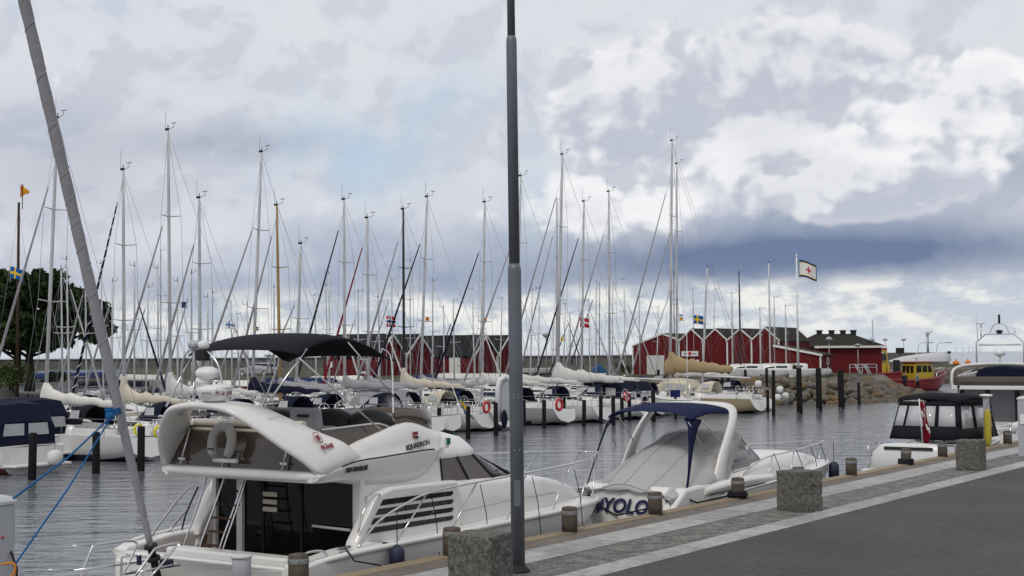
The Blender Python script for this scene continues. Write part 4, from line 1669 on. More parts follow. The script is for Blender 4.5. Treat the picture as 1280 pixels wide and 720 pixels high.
# bimini
rows = []
for k in range(13):
    q = k / 12
    x = 2.10 + q * 2.3
    zc = 4.16 + .30 * math.sin(PI * min(1, q * 1.08 + .02)) ** .8 - .05 * q
    rows.append([(x - .10 * math.cos(v * 1.4), 1.13 * math.sin(v * PI / 2) * (1 - .04 * math.sin(q * PI)), zc - .11 * abs(v) ** 2.5 + .012 * math.sin(6 * PI * q) * (1 - abs(v))) for v in [-1, -.9, -.7, -.4, 0, .4, .7, .9, 1]])
mb = MB()
mb.grid(rows)
for e in (0, -1):
    pass
bt = mb.build('bimini_canopy', 'black_cloth', FB, solid=.025, subsurf=1)
for sg in (-1, 1):
    mb = MB()
    foot = (2.75, sg * 1.36, 3.0)
    mb.tube([(2.12, sg * 1.12, 4.08), (2.42, sg * 1.30, 3.6), (3.55, sg * 1.50, 2.96)] if False else [(2.12, sg * 1.12, 4.08), (3.55, sg * 1.45, 2.99)], .013, 8)
    mb.tube([(2.30, sg * 1.12, 4.2), (2.0, sg * 1.10, 3.9), (1.55, sg * 1.0, 3.36)], .015, 8)
    mb.tube(curve([(4.02, sg * 1.10, 4.2), (4.14, sg * 1.16, 4.1), (4.1, sg * 1.24, 3.8), (3.9, sg * 1.42, 3.1)], 4), .014, 8)
    mb.tube([(3.2, sg * 1.12, 4.3), (4.02, sg * 1.36, 3.45)], .010, 8)
    mb.build('bimini_frame', 'steel', FB)
# guard rails round the bow
for sg in (-1, 1):
    top = curve([(2.45, sg * 1.93, 1.36), (2.9, sg * 1.94, 1.70), (3.5, sg * 1.95, 1.90), (4.14, sg * 1.96, 2.03), (5.4, sg * 1.96, 2.09), (7.0, sg * 1.86, 2.12), (8.6, sg * 1.66, 2.14), (10.0, sg * 1.22, 2.14), (11.2, sg * .62, 2.13), (11.95, sg * .2, 2.10), (12.02, 0, 2.09)], 4)
    mb = MB()
    mb.tube(top, .019, 8)
    mb.build('guard_rail', 'steel', FB)
    for x0, y0, x1, y1 in ((3.3, 1.97, 4.05, 1.95), (4.55, 2.0, 5.35, 1.95), (6.1, 1.97, 6.85, 1.87), (7.7, 1.83, 8.5, 1.67), (9.1, 1.53, 9.9, 1.25), (10.4, 1.0, 11.1, .67), (11.3, .45, 11.95, .2)):
        mb = MB()
        mb.tube([(x0, sg * y0, 1.38 if x0 < 10 else 1.3), (x1, sg * y1, 2.1 if x1 > 4.2 else 2.02)], .014, 6)
        mb.lathe([(.035, 0), (.03, .015)], c=(x0, sg * y0, 1.38 if x0 < 10 else 1.3), n=8)
        mb.build('rail_stanchion', 'steel', FB)
mb = MB()
mb.tube(curve([(1.9, -1.9, 1.30), (1.75, -1.9, 1.42), (1.4, -1.9, 1.42), (1.2, -1.9, 1.27)], 4), .018, 8)
mb.build('grab_rail', 'steel', FB)
mb = MB()
mb.tube(curve([(2.75, -1.70, 1.55), (2.85, -1.72, 1.85), (3.1, -1.72, 2.05), (3.25, -1.70, 2.05)], 4), .016, 8)
mb.build('grab_rail', 'steel', FB)
mb = MB()
mb.box((2.15, -1.95, 1.42), (.26, .05, .04))
mb.tube([(2.1, -1.95, 1.36), (2.1, -1.95, 1.42)], .02, 6)
mb.build('deck_cleat', 'steel', FB)
mb = MB()
mb.tube([(11.3, 0, 1.34), (12.1, 0, 1.22)], .05, 8)
mb.box((11.6, 0, 1.36), (.5, .16, .10))
mb.build('anchor_roller', 'steel', FB)
for x in (9.0, 10.2):
    m_ = MB().box((x, 0, 1.86 if x < 10 else 1.64), (.55, .55, .05), 0, Matrix.Rotation(.12, 3, 'Y'))
    m_.build('deck_hatch', 'smoked', FB, bevel=.015)
for sg in (-1, 1):
    MB().tube([(x, sg * (y + .012), z) for x, y, z in ((3.4, 1.685, 1.52), (5.3, 1.69, 1.62), (6.6, 1.62, 1.66), (7.8, 1.46, 1.64), (8.8, 1.2, 1.6))], .006, 5).build('seam_line', 'seat_grey', FB)
# lifebuoy, its light, fenders and ropes are things of their own
def onboat(b, p):
    return b.matrix_world @ Vector(p)


bpy.context.view_layer.update()
t = thing('horseshoe_lifebuoy', 'grey horseshoe lifebuoy hanging on the rear of the flybridge', 'lifebuoy', onboat(FB, (1.93, .22, 2.84)), rz)
mb = MB()
pts, rad_ = [], []
for k in range(17):
    a = R(-50) + k / 16 * R(280)
    pts.append((.04 * math.sin(a), .20 * math.cos(a), .23 * math.sin(a) + (.0 if a > 0 and a < PI else -.02)))
    rad_.append(.074 if 0 < k < 16 else .055)
mb.tube(pts, rad_, 12)
mb.build('float', 'life_grey', t)
MB().box((.05, 0, .27), (.10, .16, .10)).build('bracket', 'white_plastic', t, bevel=.02)
MB().box((-.09, .14, -.10), (.01, .12, .02)).build('label_patch', 'charcoal', t)
t = thing('buoy_light', 'white tubular rescue light below the grey horseshoe lifebuoy', 'rescue light', onboat(FB, (1.95, .17, 2.57)), rz)
MB().tube([(0, -.24, 0), (0, .24, 0)], .032, 8).build('tube', 'white_plastic', t)
MB().tube([(0, 0, 0), (0, -.02, .18)], .01, 5).build('hanger', 'rope_dark', t)


def cord(name, pts, r, m, label, cat='rope', group=None, sag=0.0):
    mb = MB()
    if sag:
        a, b = Vector(pts[0]), Vector(pts[-1])
        pts = [a.lerp(b, q) - Vector((0, 0, sag * 4 * q * (1 - q))) for q in [k / 10 for k in range(11)]]
    mb.tube(pts, r, 6)
    o = mb.build(name, m)
    return tag(o, label, cat, group)


def fender(p, r, l, m, label, group=None, top=0.35):
    t = thing('fender', label, 'fender', p, random.uniform(0, 3), group)
    MB().lathe([(.03, l * .5 + .03), (r * .6, l * .5), (r, l * .36), (r, -l * .36), (r * .6, -l * .5), (.02, -l * .52)], n=14).build('body', m, t)
    MB().tube([(0, 0, l * .5), (0, 0, l * .5 + top)], .008, 5).build('lanyard', 'rope_dark', t)
    return t


fender(onboat(FB, (3.02, -2.20, 1.20)), .11, .30, 'fender_navy', 'dark navy fender hanging below the louvres of the flybridge cruiser', top=.5)
for k, (x, y, lab) in enumerate([(4.15, 2.03, 'thin dark line hanging from the cruiser rail beside the louvres'), (5.35, 2.10, 'thin dark line hanging from the cruiser rail below the side window'),
                                 (6.9, 2.06, 'thin dark line hanging from the cruiser rail left of the lamp post'), (8.55, 1.86, 'thin dark line hanging from the bow rail right of the lamp post')]):
    cord('fender_line', [onboat(FB, (x, -y + .10, 2.05)), onboat(FB, (x + .02, -y, 1.6)), onboat(FB, (x + .04, -y - .04, 1.06))], .008, 'rope_dark', lab)
a, b = onboat(FB, (2.15, -1.97, 1.42)), ST(15.15, 12.58, .03)
cord('mooring_line', [a, onboat(FB, (2.13, -2.10, 1.33)), onboat(FB, (2.12, -2.17, 1.26)), b], .012, 'rope_dark', 'short dark mooring line over the cruiser gunwale by its cockpit')

# ------------------------------------------------------------------ the covered sport cruiser
loc, rz = frame(24.8, 14.4, 4)
SB = thing('sport_cruiser', 'white sport cruiser under pale cover with navy bimini and blue stern letters', 'motor cruiser', loc, rz)
hull(SB, [(.25, 1.18, .95, 1.05, .1, -.25), (1.2, 1.26, 1.12, 1.12, .1, -.3), (3.0, 1.31, 1.26, 1.16, .1, -.35), (5.0, 1.26, 1.36, 1.05, .18, -.35), (6.8, 1.0, 1.42, .68, .32, -.3), (8.1, .58, 1.43, .30, .55, -.05), (8.95, .16, 1.41, .06, .85, .6), (9.15, .02, 1.39, .01, .98, .9)],
     ['gelcoat', 'navy_hull'], .12, rim_r=.03)
# transom: slanted white panel, swim platform, side wings
mb = MB()
mb.prism([(.02, .38), (.30, .38), (.42, 1.44), (.30, 1.46), (.14, 1.36)], -.98, .98, 'y')
mb.build('transom', 'gelcoat', SB, bevel=.03)
mb = MB()
mb.prism([(-.45, -1.0), (-.2, -1.12), (.3, -1.16), (.3, 1.16), (-.2, 1.12), (-.45, 1.0)], .34, .44, 'z')
mb.build('swim_platform', 'gelcoat', SB, bevel=.02)
for sg in (-1, 1):
    mb = MB()
    mb.prism([(-.12, .42), (.4, .42), (1.6, 1.1), (2.4, 1.36), (2.4, 1.5), (1.2, 1.46), (.5, 1.42), (.05, 1.1)], sg * .96, sg * 1.24, 'y')
    mb.build('quarter_wing', 'gelcoat', SB, bevel=.06)
text('#YOLO', .40, 'decal_navy', SB, (.058, .06, 1.04), (0, -1, 0), (.11, 0, 1), shear=.25, bold=.012)
# deck house: side mouldings and foredeck
st = [(2.0, 1.18, 1.60), (3.0, 1.19, 1.70), (4.0, 1.15, 1.76), (5.0, 1.03, 1.79), (6.0, .84, 1.77), (7.0, .60, 1.69), (7.8, .36, 1.58), (8.4, .14, 1.48)]
rings = []
for x, b, z in smooth_st(st, 3):
    rings.append([(x, -b - .06, 1.12), (x, -b, 1.24 + (z - 1.24) * .6), (x, -b * .9, z), (x, -b * .5, z + .06), (x, 0, z + .08), (x, b * .5, z + .06), (x, b * .9, z), (x, b, 1.24 + (z - 1.24) * .6), (x, b + .06, 1.12)])
mb = MB()
mb.loft(rings, False, True, False, 0, True)
mb.build('foredeck', 'gelcoat', SB)
for sg in (-1, 1):
    mb = MB()
    mb.loft([[(x, sg * (b + o), z) for o, z in ((0, z0 - .1), (.05, z0 - .06), (.07, z0), (.04, z0 + .06), (-.02, z0 + .09))] for x, b, z0 in ((1.2, 1.22, 1.32), (2.0, 1.24, 1.38), (3.0, 1.24, 1.42), (3.9, 1.24, 1.40), (4.4, 1.22, 1.36))], False, True, True, 0, True)
    mb.build('side_moulding', 'gelcoat', SB)
    mb = MB()
    mb.tube([(1.3, sg * 1.295, 1.24), (2.6, sg * 1.33, 1.30), (4.2, sg * 1.31, 1.31)], .014, 5)
    mb.tube([(1.0, sg * 1.27, .98), (3.0, sg * 1.325, 1.04), (5.2, sg * 1.245, 1.10)], .012, 5)
    mb.build('styling_line', 'charcoal', SB)
# windscreen
gl = [(2.55, -1.12, 1.62), (3.3, -1.10, 1.66), (4.1, -1.0, 1.68), (4.55, -.75, 1.70), (4.85, -.4, 1.72), (4.95, 0, 1.73)]
gu = [(2.55, -1.02, 1.78), (2.9, -1.0, 2.02), (3.25, -.92, 2.32), (3.55, -.70, 2.34), (3.72, -.36, 2.36), (3.78, 0, 2.36)]
lo, up = urow(gl), urow(gu)
mb = MB()
mb.loft([lo, up], False, False, False, 0, False)
mb.build('windscreen', 'clear_glass', SB)
mb = MB()
mb.tube(lo, .022, 6)
mb.tube(up, .020, 6)
for i in (2, 4, 6, 8):
    mb.tube([lo[i], up[i]], .02, 6)
mb.build('window_frame', 'alu_pale', SB)
mb = MB()
mb.box((3.5, 0, 1.70), (.7, 1.5, .16))
mb.ball((3.3, -.45, 1.80), (.22, .25, .10), 12)
mb.build('dashboard', 'charcoal', SB)
mb = MB()
ringp = [(2.86 + .03 * math.sin(a), -.62 + .18 * math.cos(a), 1.84 + .18 * math.sin(a)) for a in [k * PI / 8 for k in range(17)]]
mb.tube(ringp, .016, 6)
mb.build('steering_wheel', 'charcoal', SB)
# boat cover with folds
rows = []
cs = [(.10, 1.12, 1.20, 1.46, .05), (.16, 1.16, 1.22, 1.50, .10), (.5, 1.20, 1.24, 1.66, .22), (1.0, 1.22, 1.26, 1.92, .42), (1.6, 1.22, 1.36, 2.18, .55), (2.2, 1.17, 1.52, 2.34, .60), (2.6, 1.09, 1.84, 2.41, .62), (2.9, 1.03, 2.06, 2.43, .62), (3.25, .95, 2.33, 2.43, .62), (3.6, .74, 2.37, 2.41, .5)]
rn = random.Random(5)
cs2 = smooth_st(cs, 5)
for i, (x, w, zb, zt, rnd_) in enumerate(cs2):
    row = []
    for k in range(33):
        v = -1 + 2 * k / 32
        a = abs(v)
        y = w * math.copysign(min(1, a * 1.12) ** .9, v)
        ridge = 1 - a ** (1.5 + rnd_)
        z = zb + (zt - zb) * max(0, ridge)
        fold = .05 * (abs(mnoise.noise(Vector((x * .9 + v * 1.6, v * 3.4 - x * 1.1, 3.1)))) - .2) + .016 * math.sin(9 * v + 5 * x * (1 if v > 0 else -1)) * (1 - ridge * .7)
        sagk = -.05 * math.sin(PI * min(1, a * 1.3)) * (x < 2.4)
        row.append((x, y + fold * .6 * (a > .5), z + fold + sagk))
    row = [(row[0][0], row[0][1] * 1.02, 1.10 if x < 1.2 else row[0][2] - .03)] + row + [(row[-1][0], row[-1][1] * 1.02, 1.10 if x < 1.2 else row[-1][2] - .03)]
    rows.append(row)
mb = MB()
mb.grid(rows)
# hem hanging over the transom top
hem0 = rows[0]
hem1 = [(p[0] - .04 + .015 * math.sin(k * 1.7), p[1], 1.36 + .02 * math.sin(k * .9) if abs(p[1]) < 1.0 else min(p[2], 1.25)) for k, p in enumerate(hem0)]
mb.grid([hem0, hem1])
bc = mb.build('boat_cover', 'cover_cloth', SB, solid=.01)
for k in (11, 17, 23):
    MB().tube([Vector(r[k]) + Vector((0, .004 * (1 if k > 17 else -1), .010)) for r in rows], .007, 5).build('cover_seam', 'seat_grey', bc)
MB().tube([Vector(p) + Vector((-.02, 0, .008)) for p in rows[4][1:-1]], .007, 5).build('cover_seam', 'seat_grey', bc)
# arch
arch = [((1.62, -1.17, 1.40), (2.10, -1.16, 1.40)), ((1.92, -1.15, 1.95), (2.28, -1.15, 1.95)), ((2.26, -1.12, 2.40), (2.56, -1.13, 2.40)), ((2.54, -1.06, 2.72), (2.82, -1.07, 2.74)), ((2.68, -.94, 2.88), (2.98, -.95, 2.92)), ((2.74, -.7, 2.95), (3.08, -.7, 3.0)), ((2.78, -.3, 2.97), (3.1, -.3, 3.02)), ((2.78, 0, 2.98), (3.1, 0, 3.03))]
flat = [tuple(a) + tuple(b) for a, b in arch]
flat = smooth_st(flat, 3)
flat = flat + [(a, -b, c, d, -e, f) for a, b, c, d, e, f in reversed(flat[:-1])]
rows = []
for k, f in enumerate(flat):
    a, b = Vector(f[:3]), Vector(f[3:])
    nx = Vector(flat[min(k + 1, len(flat) - 1)][:3]) - Vector(flat[max(k - 1, 0)][:3])
    nrm = nx.cross(b - a).normalized()
    if nrm.dot(Vector((0, a.y, .6))) < 0:
        nrm = -nrm
    ch, th = b - a, .045
    rows.append([a + nrm * th * .4, a + ch * .12 + nrm * th, a + ch * .88 + nrm * th, b + nrm * th * .3, b - nrm * th * .3, a + ch * .88 - nrm * th, a + ch * .12 - nrm * th, a - nrm * th * .4])
mb = MB()
mb.loft(rows, True, True, True, 0, True)
mb.build('radar_arch', 'gelcoat', SB)
# bimini and its webbing
rows = []
for k in range(10):
    q = k / 9
    x = 1.02 + q * 1.95
    zc = 2.80 + .17 * math.sin(PI * (.12 + .8 * q)) + .07 * q
    rows.append([(x, 1.0 * math.sin(v * PI / 2), zc + .05 - .20 * abs(v) ** 3 + .008 * math.sin(q * 20)) for v in [-1, -.88, -.7, -.4, 0, .4, .7, .88, 1]])
mb = MB()
mb.grid(rows)
mb.build('bimini_canopy', 'bimini_navy', SB, solid=.022, subsurf=1)
for sg in (-1, 1):
    mb = MB()
    mb.loft([[(1.02, sg * .88, 2.80), (1.55, sg * 1.0, 2.74)], [(.98, sg * 1.0, 2.62), (1.28, sg * 1.05, 2.56)], [(.90, sg * 1.06, 2.2), (1.05, sg * 1.08, 2.2)], [(.76, sg * 1.12, 1.7), (.83, sg * 1.13, 1.7)], [(.55, sg * 1.17, 1.22), (.61, sg * 1.18, 1.22)]] if sg < 0 else
            [[(1.02, sg * .88, 2.80), (1.35, sg * 1.0, 2.72)], [(.98, sg * 1.0, 2.6), (1.10, sg * 1.05, 2.56)], [(.80, sg * 1.06, 2.2), (.88, sg * 1.08, 2.2)], [(.55, sg * 1.08, 1.7), (.61, sg * 1.10, 1.7)], [(.30, sg * 1.10, 1.2), (.36, sg * 1.12, 1.2)]], False, False, False, 0, True)
    mb.build('bimini_webbing', 'bimini_navy', SB, solid=.012)
    mb = MB()
    mb.tube([(1.5, sg * 1.0, 2.74), (2.2, sg * 1.12, 2.2)], .014, 6)
    mb.tube([(1.02, sg * .98, 2.72), (1.5, sg * 1.1, 2.1)], .012, 6)
    mb.build('bimini_frame', 'steel', SB)
# bow rail
for sg in (-1, 1):
    mb = MB()
    mb.tube(curve([(2.8, sg * 1.18, 1.50), (3.4, sg * 1.17, 1.72), (4.1, sg * 1.13, 1.84), (5.4, sg * 1.03, 1.88), (6.8, sg * .74, 1.90), (8.1, sg * .38, 1.90), (8.85, sg * .12, 1.90)], 4), .017, 8)
    mb.build('guard_rail', 'steel', SB)
    for x, y in ((4.3, 1.14), (5.5, 1.04), (6.6, .82), (7.6, .56), (8.3, .34)):
        MB().tube([(x - .35, sg * (y + .03), 1.26), (x, sg * (y - .02), 1.87)], .012, 6).build('rail_stanchion', 'steel', SB)
    for x in (6.9, 8.2, 8.6):
        pass
MB().tube([(8.85, -.12, 1.90), (8.95, 0, 1.90), (8.85, .12, 1.90)], .017, 6).build('bow_rail_tip', 'steel', SB)
MB().box((3.0, -1.22, 2.10), (.07, .03, .09)).build('navigation_light', 'white_plastic', SB)
mb = MB()
mb.tube([(2.95, .2, 3.03), (2.95, .2, 4.75)], [.014, .005], 6)
mb.build('whip_antenna', 'white_plastic', SB)
bpy.context.view_layer.update()
fender(onboat(SB, (8.75, -.42, 1.18)), .13, .40, 'fender_navy', 'navy fender hanging at the bow tip of the covered cruiser', top=.5)
for k, (x, y, lab) in enumerate([(4.35, 1.12, 'dark line hanging from the first knot on the covered cruiser\'s bow rail'), (5.6, 1.02, 'dark line hanging from the second knot on the covered cruiser\'s bow rail'),
                                 (6.9, .72, 'dark line hanging from the third knot on the covered cruiser\'s bow rail'), (8.0, .42, 'dark line hanging near the bow tip of the covered cruiser')]):
    m = cord('fender_line', [onboat(SB, (x, -y, 1.90)), onboat(SB, (x + .06, -y - .10, 1.6)), onboat(SB, (x + .1, -y - .16, 1.18))], .009, 'rope_dark', lab)
cord('mooring_line', [onboat(SB, (.1, 1.05, 1.22)), onboat(FB, (11.6, -.2, 1.28))], .02, 'rope_dark', 'dark line between the flybridge bow and the covered cruiser\'s stern', sag=.06)
cord('mooring_line', [onboat(SB, (.15, 1.05, 1.2)), onboat(SB, (.02, .1, .86)), ST(22.7, 12.42, .15)], .016, 'rope_dark', 'dark mooring line looping across the blue stern letters')
cord('mooring_line', [onboat(SB, (.62, -1.2, 1.22)), onboat(SB, (.7, -1.35, 1.14)), ST(26.05, 12.42, .10)], .02, 'rope_dark', 'dark mooring line from the covered cruiser to a timber bollard')
t = thing('rope_coil', 'dark rope coiled round the foot of a timber bollard by the covered cruiser', 'rope', ST(26.05, 12.42, .004))
mb = MB()
for k in range(3):
    mb.tube([((.17 + .02 * (k % 2)) * math.cos(a), (.17 + .02 * (k % 2)) * math.sin(a), .03 + k * .045) for a in [j * PI / 8 for j in range(17)]], .025, 6)
mb.build('coil', 'rope_dark', t)
t = thing('rope_coil', 'dark rope coiled round the bollard by the white swim platform', 'rope', ST(36.0, 12.42, .004))
mb = MB()
for k in range(3):
    mb.tube([(.18 * math.cos(a), .18 * math.sin(a), .03 + k * .045) for a in [j * PI / 8 for j in range(17)]], .03, 6)
mb.build('coil', 'rope_dark', t)

# ------------------------------------------------------------------ boat with the black canopy
loc, rz = frame(40.9, 14.05)
CB = thing('canopy_boat', 'motor boat with closed black canopy and clear windows, red flag at its stern', 'motor boat', loc, rz)
hull(CB, [(.6, 1.15, .95, 1.05, .1, -.2), (2.0, 1.26, 1.12, 1.15, .1, -.3), (4.0, 1.28, 1.22, 1.1, .12, -.3), (6.0, 1.0, 1.30, .7, .3, -.25), (7.3, .4, 1.36, .15, .6, .1), (7.8, .02, 1.38, .01, .95, .9)], ['gelcoat_far', 'navy_hull'], .1, rim_r=.03)
mb = MB()
mb.prism([(.4, .5), (.75, .5), (.95, 1.3), (.75, 1.32)], -1.15, 1.15, 'y')
mb.build('transom', 'pedestal_grey', CB, bevel=.03)
mb = MB()
mb.tube([(.8, 1.18, 1.36), (.72, 0, 1.37), (.8, -1.18, 1.36)], .022, 8)
for y in (1.15, .4, -.4, -1.15):
    mb.tube([(.78, y, 1.36), (.8, y, 1.25)], .014, 6)
mb.tube([(.8, 1.18, 1.36), (.3, 1.3, 1.32), (.25, 1.3, .95)], .018, 6)
mb.tube([(.5, 1.28, 1.34), (.5, 1.28, .98)], .015, 6)
mb.build('stern_rail', 'steel', CB)
# moulded swim platform with raised rim and dark slot
mb = MB()
out = [(-.55, 1.22), (-.75, .8), (-.8, 0), (-.75, -.8), (-.55, -1.22), (.42, -1.25), (.42, 1.25)]
mb.prism(out, .50, .66, 'z')
mb.build('swim_platform', 'gelcoat_far', CB, bevel=.03)
mb = MB()
rows = []
for y, z in ((1.25, .72), (1.08, 1.14), (.86, 1.36), (.5, 1.40), (-.5, 1.40), (-.86, 1.36), (-1.08, 1.14), (-1.25, .72)):
    rows.append([(.10, y, .60), (.05, y, z - .05), (.12, y, z), (.34, y, z + .02), (.44, y, z - .02), (.46, y, .60)])
mb.loft(rows, True, True, True, 0, True)
mb.build('transom_moulding', 'gelcoat_far', CB)
MB().box((.045, 0, 1.27), (.03, 1.45, .085)).build('locker_slot', 'charcoal', CB)
# canopy
cst = [(2.0, 1.14, 1.32, 1.64), (2.02, 1.14, 1.62, 2.0), (2.2, 1.04, 2.62, 2.7)]
mb = MB()
rows = []
for x, w, zt in ((1.9, .90, 2.62), (2.1, .96, 2.72), (2.9, 1.0, 2.78), (4.0, .98, 2.74), (5.0, .9, 2.58), (5.5, .85, 2.40)):
    rows.append([(x, -w - .03, zt - .14), (x, -w, zt - .04), (x, -w * .6, zt + .02), (x, 0, zt + .04), (x, w * .6, zt + .02), (x, w, zt - .04), (x, w + .03, zt - .14)])
mb.grid(rows)
mb.build('canopy_roof', 'black_cloth', CB, solid=.03)
bx0, bx1 = 1.45, 1.92   # bottom and top of the rear wall


def rear(u, v):
    """u -1..1 across, v 0..1 up"""
    w = 1.06 + (.88 - 1.06) * v
    return (bx0 + (bx1 - bx0) * v - .08 * (1 - u * u), u * w, 1.46 + 1.10 * v)


def quadstrip(nm, m, us, vs_, off=0.0):
    mb = MB()
    mb.grid([[Vector(rear(u, v)) + Vector((-off, 0, 0)) for u in us] for v in vs_])
    return mb.build(nm, m, CB, solid=.012)


def lin(a, b, n):
    return [a + (b - a) * k / n for k in range(n + 1)]


quadstrip('canopy_lower_wall', 'black_cloth', lin(-1, 1, 10), lin(0, .36, 2))
quadstrip('canopy_top_band', 'black_cloth', lin(-1, 1, 10), lin(.90, 1.02, 1))
for a, b in ((.60, .68), (-.42, -.30), (-1.0, -.92), (.96, 1.0)):
    quadstrip('canopy_post', 'black_cloth', lin(a, b, 2), lin(.36, .90, 3))
for a, b in ((.68, .96), (-.30, .60), (-.92, -.42)):
    quadstrip('canopy_window', 'clear_vinyl', lin(a, b, 4), lin(.36, .90, 2))
for sg in (-1, 1):
    mb = MB()
    A0, A1 = Vector((1.45, sg * 1.06, 1.46)), Vector((1.92, sg * .88, 2.56))
    B0, B1 = Vector((5.2, sg * 1.16, 1.40)), Vector((5.0, sg * .93, 2.48))

    def sidep(u, v):
        return (A0.lerp(B0, u)).lerp(A1.lerp(B1, u), v)
    for nm, m, u0, u1, v0, v1 in (('canopy_side', 'black_cloth', 0, 1, 0, .30), ('canopy_side', 'black_cloth', 0, .10, .30, 1), ('side_window', 'clear_vinyl', .10, .40, .30, .9), ('canopy_side', 'black_cloth', .40, .5, .30, 1),
                                  ('side_window', 'clear_vinyl', .5, .92, .30, .9), ('canopy_side', 'black_cloth', .92, 1, .30, 1), ('canopy_side', 'black_cloth', .1, .40, .9, 1), ('canopy_side', 'black_cloth', .5, .92, .9, 1)):
        MB().grid([[sidep(u, v) for u in lin(u0, u1, 3)] for v in lin(v0, v1, 2)]).build(nm, m, CB, solid=.012)
mb = MB()
mb.loft([[(5.2, -1.16, 1.40), (5.5, 0, 1.42), (5.2, 1.16, 1.40)], [(5.0, -.93, 2.46), (5.3, 0, 2.5), (5.0, .93, 2.46)]], False, False, False, 0, False)
mb.build('front_window', 'clear_vinyl', CB, solid=.012)
mb = MB()
mb.box((2.9, .45, 1.75), (.5, .5, .9))
mb.box((2.9, -.5, 1.75), (.5, .5, .9))
mb.build('cockpit_seat', 'white_plastic', CB, bevel=.06)
mb = MB()
mb.prism([(5.2, 1.2), (7.4, 1.3), (7.0, 1.45), (5.4, 1.6)], -.7, .7, 'y')
mb.build('foredeck_cabin', 'gelcoat_far', CB, bevel=.08)
mb = MB()
mb.tube([(4.3, -.2, 2.74), (4.3, -.2, 2.95)], .02, 6)
mb.ball((4.3, -.2, 2.98), .05, 8)
mb.build('stern_light', 'charcoal', CB)
bpy.context.view_layer.update()


def flag(label, loc, rz, w, h, cells, sag=.25, staff=None, tilt=0.0, ncol=14, nrow=10, group=None, droop=0.0, name='flag', seed=0, amp=.07):
    """cloth attached at x=0, flying along local x; cells(u,v)->material name; staff=(below, above)"""
    t = thing(name, label, 'flag', loc, rz, group)
    names = []
    mb = MB()
    P = []
    for j in range(nrow + 1):
        v = j / nrow
        row = []
        for i in range(ncol + 1):
            u = i / ncol
            wv = amp * w * math.sin(u * 7.5 + v * 1.3 + seed) * u ** .6
            ang = droop
            row.append((u * w * math.cos(ang) * (1 - .1 * u), wv, -v * h * (1 - .05 * u) - u * w * math.sin(ang) - sag * w * u * u * .4 + .03 * h * math.sin(u * 6 + seed)))
        P.append(row)
    vs = [p for r in P for p in r]
    fs, ms = [], []
    for j in range(nrow):
        for i in range(ncol):
            m = cells((i + .5) / ncol, (j + .5) / nrow)
            if m is None:
                continue
            if m not in names:
                names.append(m)
            fs.append((j * (ncol + 1) + i, j * (ncol + 1) + i + 1, (j + 1) * (ncol + 1) + i + 1, (j + 1) * (ncol + 1) + i))
            ms.append(names.index(m))
    mb.add(vs, fs, ms, True)
    mb.build('cloth', names, t, solid=.006)
    if staff:
        MB().tube([(-.01, 0, -h - staff[0]), (-.01, 0, staff[1])], staff[2] if len(staff) > 2 else .012, 6).build('staff', staff[3] if len(staff) > 3 else 'white_plastic', t)
    return t


def nordic(bg, cr, inner=None, cx=.36, cw=.16):
    def f(u, v):
        if inner and (abs(u - cx) < cw * .28 or abs(v - .5) < cw * .42):
            return inner
        if abs(u - cx) < cw * .55 or abs(v - .5) < cw * .75:
            return cr
        return bg
    return f


# drooping red flag with white cross at the stern
t = thing('flag', 'drooping red flag with a white cross on a staff at the black canopied boat\'s stern', 'flag', onboat(CB, (.72, -.22, 1.36)), rz)
MB().tube([(0, 0, -.15), (-.28, 0, 1.35)], .018, 6).build('staff', 'white_plastic', t)
mb = MB()
P, ms = [], []
for j in range(15):
    v = j / 14
    row = []
    for i in range(9):
        u = i / 8
        x = -.27 + .25 * v + .02 * math.sin(u * 5)
        y = -(.03 + .16 * u + .05 * v) * (1 if v < .8 else 1 - (v - .8) * 1.5) + .02 * math.sin(v * 9 + u * 5)
        row.append((x - .05 * math.sin(u * 9 + v * 2), y, 1.28 - 1.25 * v - .05 * u))
    P.append(row)
vs = [p for r in P for p in r]
fs, mi = [], []
for j in range(14):
    for i in range(8):
        fs.append((j * 9 + i, j * 9 + i + 1, j * 9 + i + 10, j * 9 + i + 9))
        k = (j - 5.0) - (i - 3.0) * .9
        mi.append(1 if abs(k) < 1.1 or (abs((j - 3) + (i - 3) * 2.2) < 1.3 and j < 7) else 0)
mb.add(vs, fs, mi, True)
mb.build('cloth', ['red_cloth', 'flag_white'], t, solid=.006)
t = thing('cloth', 'crumpled blue cloth hanging on the stern rail of the black canopied boat', 'cloth', onboat(CB, (.70, .75, 1.36)), rz)
m = MB().ball((0, 0, -.02), (.07, .17, .07), 10)
m.ball((0, .08, -.08), (.05, .08, .10), 10)
m.build('bundle', 'rope_blue', t)
fender(onboat(CB, (3.2, -1.40, 1.75)), .11, 1.1, 'dull_yellow', 'long yellow fender standing by the black canopied boat, next to the slim post', top=.2)

# ------------------------------------------------------------------ big flybridge boat at the right edge
loc, rz = frame(55.5, 15.95)
GB = thing('flybridge_yacht', 'tall motor yacht with radar hoop and navy flybridge cover cut off by the right edge', 'motor yacht', loc, rz)
hull(GB, [(.6, 1.9, 1.2, 1.7, .1, -.3), (4, 2.05, 1.35, 1.8, .12, -.4), (8, 1.9, 1.55, 1.3, .3, -.4), (11, .9, 1.75, .4, .7, 0), (12.6, .02, 1.85, .01, 1.4, 1.3)], ['gelcoat_far', 'navy_hull'], .15, rim_r=.04)
mb = MB()
mb.prism([(-.6, -1.7), (.7, -1.85), (.7, 1.85), (-.6, 1.7)], .45, .56, 'z')
mb.build('swim_platform', 'gelcoat_far', GB, bevel=.03)
mb = MB()
for y in (-1.75, -.55, .6, 1.62):
    mb.box((2.3, y, 1.85), (.12, .16, 1.5))
mb.box((2.3, 0, 1.12), (.12, 3.6, .3))
